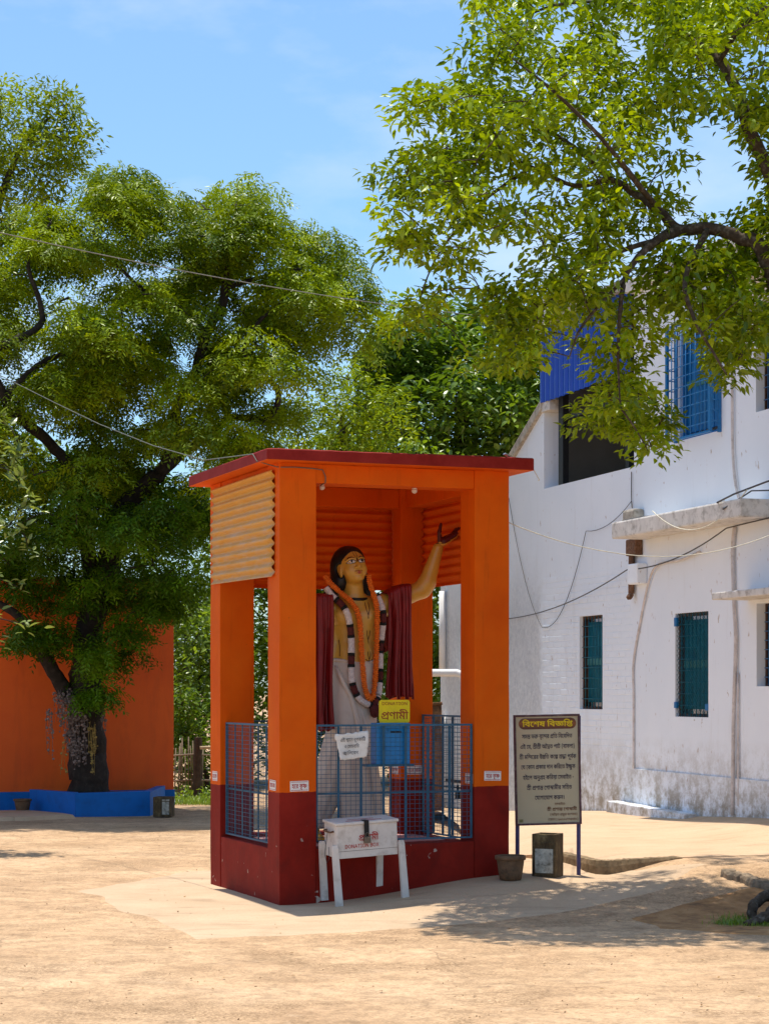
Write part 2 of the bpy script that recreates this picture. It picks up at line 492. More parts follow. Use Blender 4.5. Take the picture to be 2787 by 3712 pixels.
M_BROKEN = basic('broken_cement', (0.24, 0.18, 0.12), 0.9, 0.3, 14, dirt=(0.10, 0.075, 0.05, 1), dirt_amt=0.7, bmp=0.7, bscale=30)
def rubble_edge():
    """lip of old broken paving beside the roots"""
    q = [at(px, py, Y) for px, py, Y in ((2625, 3146, 16.8), (2640, 3158, 16.68), (2690, 3168, 16.58), (2730, 3186, 16.42), (2770, 3190, 16.35), (2830, 3204, 16.2), (2900, 3215, 16.1))]
    h = (0.01, 0.05, 0.06, 0.075, 0.065, 0.075, 0.07)
    o = kerb([(p.x, p.y, k) for p, k in zip(q, h)], 'broken_paving_edge', M_BROKEN, 0.055, 3.0)
    tag(o, 'broken lip of old cement paving beside the tree roots', 'paving edge')
rubble_edge()
# ------------------------------------------------------------------ white building on the right
WO = np.array([3.058, 24.0]); WE = np.array([0.304, -0.953]); WN = np.array([-0.953, -0.304])
def WP(q, out, z):
    """point on the long wall: q metres along it towards the viewer, out metres proud of it"""
    p = WO + WE * q + WN * out
    return Vector((p[0], p[1], z))
W_ROT = Matrix.Rotation(math.atan2(WE[1], WE[0]), 3, 'Z')       # local x runs along the wall, local y into it

def wall_paint():
    m, nt, b, out = new_mat('whitewash')
    p = pos(nt); xyz = sepxyz(nt, p)
    c = ramp(nt, noise(nt, 1.1, 6, 0.6, p), [(0.3, (0.77, 0.84, 0.93)), (0.7, (0.83, 0.89, 0.97))])
    # rain streaks below ledges, mould near the ground, flaked spots
    st = ramp(nt, noise(nt, 2.0, 7, 0.7, pos(nt, (2.4, 2.4, 0.30)), 0.0), [(0.57, g1(0)), (0.72, g1(1))])
    c = mixc(nt, math_(nt, 'MULTIPLY', st, 0.16), c, (0.42, 0.39, 0.36))
    low = nt.nodes.new('ShaderNodeMapRange'); low.inputs['From Min'].default_value = 1.2; low.inputs['From Max'].default_value = 0.45
    nt.links.new(xyz['Z'], low.inputs['Value'])
    mo = ramp(nt, noise(nt, 4.5, 9, 0.82, p, 0.0), [(0.42, g1(0)), (0.58, g1(1))])
    c = mixc(nt, math_(nt, 'MULTIPLY', math_(nt, 'MULTIPLY', mo, low.outputs[0]), 0.85), c, (0.27, 0.225, 0.15))
    fl = ramp(nt, noise(nt, 11, 5, 0.6, pos(nt, (1.4, 1.4, 0.55)), 0.2), [(0.665, g1(0)), (0.69, g1(1))])
    c = mixc(nt, math_(nt, 'MULTIPLY', fl, 0.7), c, (0.40, 0.30, 0.25))
    # rough plaster on the far stair end; the grey tint also paints its weaker light
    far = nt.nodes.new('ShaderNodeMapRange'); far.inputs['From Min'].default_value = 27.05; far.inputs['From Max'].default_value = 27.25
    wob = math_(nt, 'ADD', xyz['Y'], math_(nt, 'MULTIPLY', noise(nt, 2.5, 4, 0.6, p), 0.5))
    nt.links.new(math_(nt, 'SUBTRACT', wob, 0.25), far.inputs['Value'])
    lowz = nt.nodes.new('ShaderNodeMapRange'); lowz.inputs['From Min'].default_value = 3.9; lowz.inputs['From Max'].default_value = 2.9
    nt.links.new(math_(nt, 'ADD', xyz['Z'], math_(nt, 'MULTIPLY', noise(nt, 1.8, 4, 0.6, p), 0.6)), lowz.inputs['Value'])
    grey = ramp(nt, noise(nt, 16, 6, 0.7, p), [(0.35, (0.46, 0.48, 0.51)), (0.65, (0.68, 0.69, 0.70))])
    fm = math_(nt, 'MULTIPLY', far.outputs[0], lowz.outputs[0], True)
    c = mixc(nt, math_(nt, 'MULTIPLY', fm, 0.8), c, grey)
    nt.links.new(c, b.inputs['Base Color'])
    b.inputs['Roughness'].default_value = 0.85; b.inputs['Specular IOR Level'].default_value = 0.2
    h = math_(nt, 'ADD', noise(nt, 9, 5, 0.55, p), math_(nt, 'MULTIPLY', math_(nt, 'MULTIPLY', noise(nt, 34, 4, 0.65, p), math_(nt, 'ADD', fm, 0.10)), 1.6))
    bump(nt, b, h, 0.16, 0.014)
    return m
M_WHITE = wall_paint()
M_MOULD = basic('weathered_coping', (0.42, 0.385, 0.33), 0.95, 0.35, 7, dirt=(0.13, 0.11, 0.085, 1), dirt_amt=0.85, bmp=0.6, bscale=40)
M_CHAJJA = basic('weathered_ledge', (0.66, 0.64, 0.61), 0.9, 0.12, 6, dirt=(0.20, 0.18, 0.155, 1), dirt_amt=0.75, bmp=0.5, bscale=30)
M_BLUE = basic('blue_painted_steel', srgb(14, 108, 172), 0.45, 0.15, 12, dirt=(0.02, 0.06, 0.12, 1), dirt_amt=0.3, bmp=0.05, spec=0.5)
M_SHEETBLUE = basic('blue_profiled_sheet', srgb(0, 68, 180), 0.38, 0.08, 3, bmp=0.03, spec=0.5)
M_TEAL = basic('teal_shutter', srgb(6, 98, 118), 0.55, 0.25, 10, dirt=(0.01, 0.03, 0.035, 1), dirt_amt=0.5, bmp=0.1)
M_TEALP = basic('pale_teal_rail', srgb(60, 118, 120), 0.6, 0.25, 10, bmp=0.1)
M_DARK = basic('black_steel', (0.012, 0.012, 0.013), 0.5, 0.2, 10, bmp=0.05)
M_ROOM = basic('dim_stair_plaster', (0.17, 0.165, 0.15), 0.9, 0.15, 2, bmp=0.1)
M_PIPE = basic('painted_pipe', (0.62, 0.58, 0.57), 0.6, 0.15, 8, dirt=(0.25, 0.2, 0.18, 1), dirt_amt=0.5, bmp=0.1)
M_RUST = basic('rusty_pipe', (0.14, 0.07, 0.04), 0.85, 0.4, 25, dirt=(0.30, 0.24, 0.2, 1), dirt_amt=0.5, bmp=0.4)
M_CABLE = basic('grey_cable', (0.07, 0.07, 0.075), 0.6, 0.2, 20, bmp=0)
M_CABLEW = basic('pale_cable', (0.62, 0.60, 0.50), 0.55, 0.15, 20, bmp=0)
M_PVC = basic('white_pvc', (0.78, 0.78, 0.78), 0.4, 0.05, 5, bmp=0, spec=0.5)
M_BROWNWOOD = basic('brown_frame', (0.07, 0.032, 0.018), 0.7, 0.4, 20, bmp=0.3)

bld = thing('white_building', 'whitewashed two storey building with blue window grilles and outside stair', 'building', WP(1, 0, 0.3))

def wpoly(mb, pts, out=0.0, mi=0):
    """planar polygon on the wall from (q, z) pairs given anticlockwise seen from outside"""
    mb.add([WP(q, out, z) for q, z in pts], [tuple(range(len(pts)))], mi)

def wbox(mb, q0, q1, o0, o1, z0, z1, mi=0):
    mb.hexa([WP(q0, o1, z0), WP(q1, o1, z0), WP(q1, o0, z0), WP(q0, o0, z0), WP(q0, o1, z1), WP(q1, o1, z1), WP(q1, o0, z1), WP(q0, o0, z1)], mi)

TH = 0.22
HOLES = [(-2.02, -1.31, 1.488, 2.648), (0.717, 1.54, 1.424, 2.585), (2.645, 3.75, 1.76, 2.62), (0.80, 1.80, 4.52, 5.75), (2.63, 3.75, 4.61, 5.75)]
def long_wall():
    mb = MB()
    qs = sorted({-0.39, 8.5, *[h[0] for h in HOLES[1:]], *[h[1] for h in HOLES[1:]]})
    zs = sorted({-0.4, 6.45, *[h[2] for h in HOLES[1:]], *[h[3] for h in HOLES[1:]]})
    def cells(qs, zs, holes):
        for i in range(len(qs) - 1):
            for j in range(len(zs) - 1):
                qm, zm = (qs[i] + qs[i + 1]) / 2, (zs[j] + zs[j + 1]) / 2
                if any(h[0] < qm < h[1] and h[2] < zm < h[3] for h in holes): continue
                wpoly(mb, [(qs[i], zs[j]), (qs[i + 1], zs[j]), (qs[i + 1], zs[j + 1]), (qs[i], zs[j + 1])])
    cells(qs, zs, HOLES[1:])
    # lower part left of the stair opening sill
    cells([-3.2, -2.02, -1.31, -0.39], [-0.4, 1.488, 2.648, 4.36], HOLES[:1])
    # stair flank with its sloping top
    q_far = -7.3
    wpoly(mb, [(q_far, -0.6), (-3.2, -0.4), (-3.2, 5.42), (q_far, 3.35)])
    # reveals of every opening
    for (a, b_, c, d) in HOLES:
        for quad in ([(a, c), (a, d)], [(b_, d), (b_, c)], [(b_, c), (a, c)], [(a, d), (b_, d)]):
            (q0, z0), (q1, z1) = quad
            mb.add([WP(q0, 0, z0), WP(q1, 0, z1), WP(q1, -TH, z1), WP(q0, -TH, z0)], [(0, 1, 2, 3)])
    # stair opening: sill, jamb facing the yard, and the jamb of the main block
    mb.add([WP(-3.2, 0, 4.36), WP(-0.39, 0, 4.36), WP(-0.39, -TH, 4.36), WP(-3.2, -TH, 4.36)], [(0, 1, 2, 3)])
    mb.add([WP(-3.2, 0, 4.36), WP(-3.2, -TH, 4.36), WP(-3.2, -TH, 5.42), WP(-3.2, 0, 5.42)], [(0, 1, 2, 3)])
    mb.add([WP(-0.39, 0, 4.36), WP(-0.39, 0, 6.45), WP(-0.39, -3.0, 6.45), WP(-0.39, -3.0, 4.36)], [(0, 1, 2, 3)])
    # far end of the stair flank and back faces
    mb.add([WP(q_far, 0, -0.6), WP(q_far, 0, 3.35), WP(q_far, -3.2, 3.35), WP(q_far, -3.2, -0.6)], [(0, 1, 2, 3)])
    mb.add([WP(8.5, 0, -0.4), WP(8.5, -6, -0.4), WP(8.5, -6, 6.45), WP(8.5, 0, 6.45)], [(0, 1, 2, 3)])
    mb.add([WP(-0.39, 0, 6.45), WP(8.5, 0, 6.45), WP(8.5, -6, 6.45), WP(-0.39, -6, 6.45)], [(0, 1, 2, 3)])
    mb.add([WP(-7.3, -3.2, -0.6), WP(-7.3, -3.2, 3.35), WP(-3.2, -3.2, 5.42), WP(-0.39, -3.2, 5.42), WP(-0.39, -6, 6.45), WP(8.5, -6, 6.45), WP(8.5, -6, -.4)], [(0, 1, 2, 3, 4, 5, 6)])
    mb.add([WP(q_far, 0, 3.35), WP(-3.2, 0, 5.42), WP(-3.2, -TH, 5.42), WP(q_far, -TH, 3.35)], [(0, 1, 2, 3)])
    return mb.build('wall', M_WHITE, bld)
WALL = long_wall()

# dim landing behind the stair opening
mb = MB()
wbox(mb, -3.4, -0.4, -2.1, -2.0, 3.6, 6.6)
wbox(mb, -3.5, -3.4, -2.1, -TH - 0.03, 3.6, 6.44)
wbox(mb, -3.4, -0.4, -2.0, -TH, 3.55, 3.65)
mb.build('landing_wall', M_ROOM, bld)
mb = MB(); wbox(mb, -3.3, -0.45, -1.9, -1.6, 5.02, 5.2); mb.build('landing_beam', M_CHAJJA, bld)
mb = MB(); wbox(mb, -3.3, -0.45, -2.2, 0.12, 6.45, 6.58); mb.build('stair_roof', M_MOULD, bld)
mb = MB(); wbox(mb, -3.35, -2.75, -1.9, 0.05, 6.58, 6.85); mb.build('roof_curb', M_CHAJJA, bld, bevel=0.01)
# sloping coping on the stair flank
mb = MB()
mb.hexa([WP(-7.32, 0.05, 3.33), WP(-3.19, 0.05, 5.40), WP(-3.19, -TH - 0.03, 5.40), WP(-7.32, -TH - 0.03, 3.33), WP(-7.32, 0.05, 3.46), WP(-3.19, 0.05, 5.53), WP(-3.19, -TH - 0.03, 5.53), WP(-7.32, -TH - 0.03, 3.46)])
mb.build('coping', M_MOULD, bld, bevel=0.012)
mb = MB(); wbox(mb, -3.24, -2.95, -TH - 0.04, 0.03, 5.36, 5.50); mb.build('jamb_cap', M_CHAJJA, bld, bevel=0.012)
# posts in the stair opening
for (q, wq) in ((-2.78, 0.075), (-0.72, 0.05)):
    mb = MB(); wbox(mb, q - wq, q + wq, -0.14, -0.06, 4.37 if q < -2 else 3.75, 6.45)
    mb.build('post', M_DARK, bld)
mb = MB(); wbox(mb, -2.7, -0.75, -0.13, -0.08, 5.20, 5.25); mb.build('cross_bar', M_DARK, bld)
# blue profiled sheet hung over the opening
def profiled(name, q0, q1, z0, z1, out, mat, parent, pitch=0.16, depth=0.03):
    V = []; Fc = []; n = 0; q = q0; k = 0; row = []
    while q < q1:
        for dq, do in ((0, 0), (0.03, depth), (0.065, depth), (0.095, 0)):
            if q + dq <= q1: row.append((q + dq, out + do))
        q += pitch
    row.append((q1, out))
    for (qq, oo) in row:
        V += [WP(qq, oo, z0), WP(qq, oo, z1), WP(qq, oo - 0.006, z0), WP(qq, oo - 0.006, z1)]
    for i in range(len(row) - 1):
        a = 4 * i; b_ = 4 * (i + 1)
        Fc += [(a, b_, b_ + 1, a + 1), (a + 3, b_ + 3, b_ + 2, a + 2), (a, a + 2, b_ + 2, b_), (a + 1, b_ + 1, b_ + 3, a + 3)]
    m_ = MB(); m_.add(V, Fc)
    return m_.build(name, mat, parent)
profiled('profiled_sheet', -3.22, -0.42, 5.48, 6.62, 0.03, M_SHEETBLUE, bld)

# ledges
mb = MB(); wbox(mb, -0.10, 3.10, 0.002, 0.42, 3.475, 3.665); L_ = mb.build('ledge', M_CHAJJA, bld, bevel=0.02)
mb = MB(); wbox(mb, -0.42, -0.10, 0.002, 0.14, 3.66, 3.84); mb.build('ledge_stub', M_MOULD, bld, bevel=0.03)
mb = MB(); wbox(mb, 2.45, 4.6, 0.002, 0.42, 2.66, 2.735); mb.build('ledge', M_CHAJJA, bld, bevel=0.012)
mb = MB(); wbox(mb, 2.4, 8.6, 0.002, 0.5, 5.98, 6.10); mb.build('ledge', M_CHAJJA, bld, bevel=0.012)
mb = MB(); wbox(mb, -0.45, 8.6, -0.2, 0.10, 6.40, 6.54); mb.build('parapet_band', M_CHAJJA, bld, bevel=0.012)
# plinth plaster and little ledge at the foot
mb = MB()
mb.hexa([WP(-0.36, 0.035, -0.3), WP(8.5, 0.035, -0.3), WP(8.5, 0.001, -0.3), WP(-0.36, 0.001, -0.3), WP(-0.36, 0.02, 0.80), WP(8.5, 0.02, 0.76), WP(8.5, 0.001, 0.76), WP(-0.36, 0.001, 0.80)])
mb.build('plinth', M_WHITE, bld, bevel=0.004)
mb = MB(); mb.hexa([WP(-0.75, 0.20, 0.0), WP(1.35, 0.20, 0.2), WP(1.35, 0.036, 0.2), WP(-0.75, 0.036, 0.0), WP(-0.75, 0.20, 0.405), WP(1.35, 0.20, 0.36), WP(1.35, 0.036, 0.36), WP(-0.75, 0.036, 0.405)])
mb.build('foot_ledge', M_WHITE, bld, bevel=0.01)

# painted bricks showing on the lower left of the long wall
def bricks():
    rnd = random.Random(5); n = 0
    zc = 0.98; row = 0
    shared = {}
    while zc < 3.14:
        q = -3.25 + (0.125 if row % 2 else 0) + rnd.uniform(-0.01, 0.01)
        while q < -0.5:
            q1 = min(q + 0.238, -0.42)
            a, b_ = q, q1
            h = HOLES[0]
            if h[2] - 0.06 < zc + 0.033 < h[3] + 0.05:
                if a < h[0] < b_: b_ = h[0] - 0.02
                elif a < h[1] < b_: a = h[1] + 0.02
                elif a >= h[0] and b_ <= h[1]: a = b_
            if b_ - a > 0.05 and a > -3.3:
                pr = rnd.choice((0.001, 0.0015, 0.002, 0.0035)); key = (round(b_ - a, 2), pr)
                if key not in shared:
                    m_ = MB(); L = key[0]
                    R = W_ROT
                    m_.add([R @ Vector(p) for p in ((0, 0, 0), (L, 0, 0), (L, -pr, 0.004), (0.006, -pr, 0.004), (0, 0, 0.066), (L, 0, 0.066), (L - 0.004, -pr, 0.062), (0.006, -pr, 0.062))],
                           [(0, 1, 2, 3), (1, 5, 6, 2), (5, 4, 7, 6), (4, 0, 3, 7), (3, 2, 6, 7)])
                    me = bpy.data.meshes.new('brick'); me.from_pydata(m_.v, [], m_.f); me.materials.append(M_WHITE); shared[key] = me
                o = bpy.data.objects.new('brick', shared[key]); o.location = WP(a, 0.0006, zc)
                link2(o, WALL); n += 1
            q += 0.25
        zc += 0.0765; row += 1
    return n
n_bricks = bricks()

def window(q0, q1, z0, z1, style, parent=bld):
    w = MB()
    fr = 0.035; dp = 0.10 if style == 'open' else 0.045          # how far the frame sits behind the wall face
    f0, f1 = -dp - 0.09, -dp
    wbox(w, q0 + 0.002, q0 + fr, f0, f1, z0 + 0.002, z1 - 0.002); wbox(w, q1 - fr, q1 - 0.002, f0, f1, z0 + 0.002, z1 - 0.002)
    wbox(w, q0 + fr, q1 - fr, f0, f1, z0 + 0.002, z0 + fr); wbox(w, q0 + fr, q1 - fr, f0, f1, z1 - fr, z1 - 0.002)
    win = w.build('window', M_BROWNWOOD if style != 'cage' else M_BLUE, parent)
    # dark room behind
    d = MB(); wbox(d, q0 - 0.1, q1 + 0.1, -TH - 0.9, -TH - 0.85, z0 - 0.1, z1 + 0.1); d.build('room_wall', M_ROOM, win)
    sh = M_TEAL if style != 'cage' else M_BLUE
    if style in ('mesh', 'cage'):
        n = max(5, int((q1 - q0 - 2 * fr) / 0.085)); st = (q1 - q0 - 2 * fr) / n
        for i in range(n):
            s = MB(); a = q0 + fr + i * st
            wbox(s, a + 0.008, a + st - 0.008, f0 + 0.01 - (0.02 if i % 2 else 0), f0 + 0.035, z0 + fr + 0.05, z1 - fr - 0.04)
            s.build('shutter_slat', sh, win)
        s = MB(); wbox(s, q0 + fr, q1 - fr, f0 + 0.036, f0 + 0.046, (z0 + z1) / 2 - 0.03, (z0 + z1) / 2 + 0.05); s.build('shutter_rail', M_TEALP, win)
    if style == 'cage':
        # projecting welded cage
        o0, o1 = 0.02, 0.13; a, b_, c, d_ = q0 - 0.035, q1 + 0.035, z0 - 0.02, z1 + 0.02
        f = MB()
        for q in (a, b_): wbox(f, q - 0.02, q + 0.02, o1 - 0.02, o1 + 0.01, c, d_); wbox(f, q - 0.02, q + 0.02, 0.002, 0.03, c, d_)
        for z in (c, d_): wbox(f, a + 0.02, b_ - 0.02, o1 - 0.02, o1 + 0.01, z, z + 0.022)
        f.build('cage_frame', M_BLUE, win)
        n = 9
        for i in range(1, n):
            s = MB(); q = a + (b_ - a) * i / n; s.tube([WP(q, o1 - 0.004, c + 0.02), WP(q, o1 - 0.004, d_)], 0.007, 5); s.build('bar', M_BLUE, win)
        n = 11
        for i in range(1, n):
            s = MB(); z = c + (d_ - c) * i / n
            s.tube([WP(a, 0.02, z), WP(a, o1 - 0.004, z), WP(b_, o1 - 0.004, z), WP(b_, 0.02, z)], 0.006, 5, smooth=False); s.build('cross_wire', M_BLUE, win)
    else:
        n = int((q1 - q0) / 0.09)
        for i in range(1, n):
            s = MB(); q = q0 + (q1 - q0) * i / n; s.tube([WP(q, -dp + 0.008, z0 + 0.01), WP(q, -dp + 0.008, z1 - 0.01)], 0.006, 5); s.build('bar', M_BLUE if style == 'open' else M_TEAL, win)
        n = 9
        for i in range(1, n):
            s = MB(); z = z0 + (z1 - z0) * i / n; s.tube([WP(q0 + 0.02, -dp + 0.018, z), WP(q1 - 0.02, -dp + 0.018, z)], 0.005, 5); s.build('cross_wire', M_BLUE if style == 'open' else M_TEAL, win)
    return win
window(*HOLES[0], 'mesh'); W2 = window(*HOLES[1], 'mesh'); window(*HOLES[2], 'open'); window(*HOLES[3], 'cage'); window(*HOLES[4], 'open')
for (q, z) in ((0.735, 2.44), (0.735, 1.52), (1.51, 1.50)):
    s = MB(); wbox(s, q - 0.03, q + 0.03, -0.02, 0.012, z, z + (0.10 if z > 2 else 0.07)); s.build('clip', M_BLUE, W2, bevel=0.004)
# fine diamond wire over the second window
s = MB(); h = HOLES[1]; stp = 0.055
k = h[0] - (h[3] - h[2])
while k < h[1]:
    for sg in (1, -1):
        pts = []
        for (q, z) in ((k, h[2]), (k + (h[3] - h[2]), h[3])):
            pts.append((q, z if sg > 0 else h[2] + h[3] - z))
        (qa, za), (qb, zb) = pts
        ta = max(0, (h[0] + 0.02 - qa) / (qb - qa)); tb = min(1, (h[1] - 0.02 - qa) / (qb - qa))
        if tb > ta: s.tube([WP(qa + (qb - qa) * ta, -0.012 - 0.003 * sg, za + (zb - za) * ta), WP(qa + (qb - qa) * tb, -0.012 - 0.003 * sg, za + (zb - za) * tb)], 0.0022, 3, caps=False)
    k += stp
wm = s.build('wire_netting', M_TEAL, W2); wm['kind'] = 'stuff'

def wcurve(name, pts, r, mat, parent=bld, n=6, sub=6):
    """pipe or cable held on the wall, smoothed through (q, out, z) points"""
    P = [WP(*p) for p in pts]; path = []
    for i in range(len(P) - 1):
        p0, p1, p2, p3 = P[max(i - 1, 0)], P[i], P[i + 1], P[min(i + 2, len(P) - 1)]
        for k in range(sub):
            t = k / sub
            path.append(0.5 * ((2 * p1) + (p2 - p0) * t + (2 * p0 - 5 * p1 + 4 * p2 - p3) * t * t + (3 * p1 - p0 - 3 * p2 + p3) * t ** 3))
    path.append(P[-1])
    m_ = MB(); m_.tube(path, r, n)
    return m_.build(name, mat, parent)
wcurve('conduit', [(2.18, 0.035, 0.4), (2.2, 0.035, 1.4), (2.24, 0.03, 2.2), (2.20, 0.03, 2.62), (2.17, 0.03, 3.2), (2.22, 0.03, 3.45)], 0.022, M_PIPE)
wcurve('conduit', [(2.34, 0.03, 3.7), (2.22, 0.03, 3.95), (2.16, 0.03, 4.5), (2.17, 0.03, 5.9)], 0.016, M_PIPE)
wcurve('conduit', [(2.28, 0.02, 0.5), (2.27, 0.02, 1.9)], 0.012, M_PIPE)
wcurve('drain_pipe', [(-0.36, 0.05, 2.86), (-0.355, 0.05, 3.1), (-0.34, 0.05, 3.46)], 0.038, M_RUST)
wcurve('drain_bend', [(-0.36, 0.05, 2.855), (-0.34, 0.08, 2.82), (-0.32, 0.10, 2.815)], 0.034, M_RUST)
wcurve('conduit', [(-0.36, 0.02, 0.80), (-0.36, 0.02, 1.6), (-0.36, 0.02, 2.05), (-0.16, 0.02, 2.55), (0.1, 0.03, 3.0), (0.35, 0.03, 3.16), (0.9, 0.03, 3.18), (1.4, 0.03, 3.24)], 0.014, M_PIPE)
wcurve('wall_cable', [(-0.42, 0.02, 4.3), (-0.42, 0.02, 4.0), (-0.40, 0.02, 3.87)], 0.006, M_CABLE)
mb = MB(); wbox(mb, -0.42, -0.14, 0.002, 0.10, 3.3, 3.495); mb.build('bracket', M_RUST, bld, bevel=0.02)
mb = MB(); wbox(mb, -0.30, -0.02, 0.002, 0.13, 2.96, 3.2); mb.build('bracket', M_WHITE, bld, bevel=0.02)
# PVC pipes at the far end of the stair flank
pv = MB(); pv.tube([WP(-7.05, 0.06, -0.2), WP(-7.05, 0.06, 1.35)], 0.05, 10); pv.tube([WP(-7.05, 0.06, 1.98), WP(-7.05, 0.06, 3.2)], 0.05, 10); pv.build('downpipe', M_PVC, bld)
pv = MB(); pv.tube([Vector((0.35, 30.2, 1.98)), Vector((1.05, 30.05, 1.98)), Vector((1.16, 30.03, 1.94)), Vector((1.18, 30.02, 1.86)), Vector((1.18, 30.02, -0.1))], 0.055, 10); pv.build('outlet_pipe', M_PVC, bld)

# cables slung across the facade
def sag(a, b_, d, n=18):
    a, b_ = Vector(a), Vector(b_)
    return [a.lerp(b_, i / n) - Vector((0, 0, d * 4 * (i / n) * (1 - i / n))) for i in range(n + 1)]
def cable(name, label, pts, r, mat, cat='cable', group=None):
    m_ = MB(); m_.tube(pts, r, 5); o = m_.build(name, mat); tag(o, label, cat, group); return o
cable('cable', 'dark cable looping across the white wall below the stair opening', sag(WP(-4.6, 0.05, 2.70), WP(-0.37, 0.10, 3.14), 0.12, 14) + sag(WP(-0.37, 0.10, 3.14), WP(2.35, 0.2, 3.42), 0.10, 14)[1:] + [WP(2.9, 0.12, 3.46), WP(4.2, 0.1, 3.5)], 0.0075, M_CABLE)
cable('cable', 'thin wire hanging in a deep loop under the stair opening', sag(WP(-0.40, 0.03, 3.95), WP(-1.75, 0.03, 3.70), 0.10, 8) + sag(WP(-1.75, 0.03, 3.70), WP(-3.2, 0.03, 2.55), 0.35, 12)[1:] + sag(WP(-3.2, 0.03, 2.55), WP(-4.4, 0.03, 4.35), 0.25, 10)[1:], 0.0045, M_CABLE)
cable('cable', 'bundle of dark cables lying on the long concrete ledge', [WP(-0.1, 0.28, 3.69), WP(0.3, 0.24, 3.70), WP(0.9, 0.16, 3.69), WP(1.4, 0.12, 3.69), WP(2.0, 0.20, 3.69), WP(2.4, 0.22, 3.69), WP(2.62, 0.44, 3.66), WP(2.9, 0.40, 3.72), WP(3.4, 0.3, 3.80), WP(4.3, 0.15, 3.9)], 0.010, M_CABLE)
cable('cable', 'dark drooping cable at the right end of the ledge', [WP(2.5, 0.30, 3.69), WP(2.75, 0.44, 3.58), WP(3.1, 0.3, 3.74), WP(3.6, 0.3, 3.70), WP(4.3, 0.2, 3.6)], 0.008, M_CABLE)
cable('cable', 'pale cable bowed in a half loop below the ledge edge', sag(WP(1.1, 0.46, 3.70), WP(3.2, 0.40, 3.74), 0.30, 16), 0.006, M_CABLEW)
cable('cable', 'pale wire stretched from the pavilion to the white building', sag(at(1840, 1893, 17.2), at(2200, 2000, 19.0), 0.03, 8) + sag(at(2200, 2000, 19.0), at(2900, 1890, 20.0), 0.16, 14)[1:], 0.0045, M_CABLEW)
cable('cable', 'thin dark wire strung along the upper storey', sag(at(1720, 1140, 24.0), at(2960, 1205, 21.0), 0.05, 16), 0.006, M_CABLE)
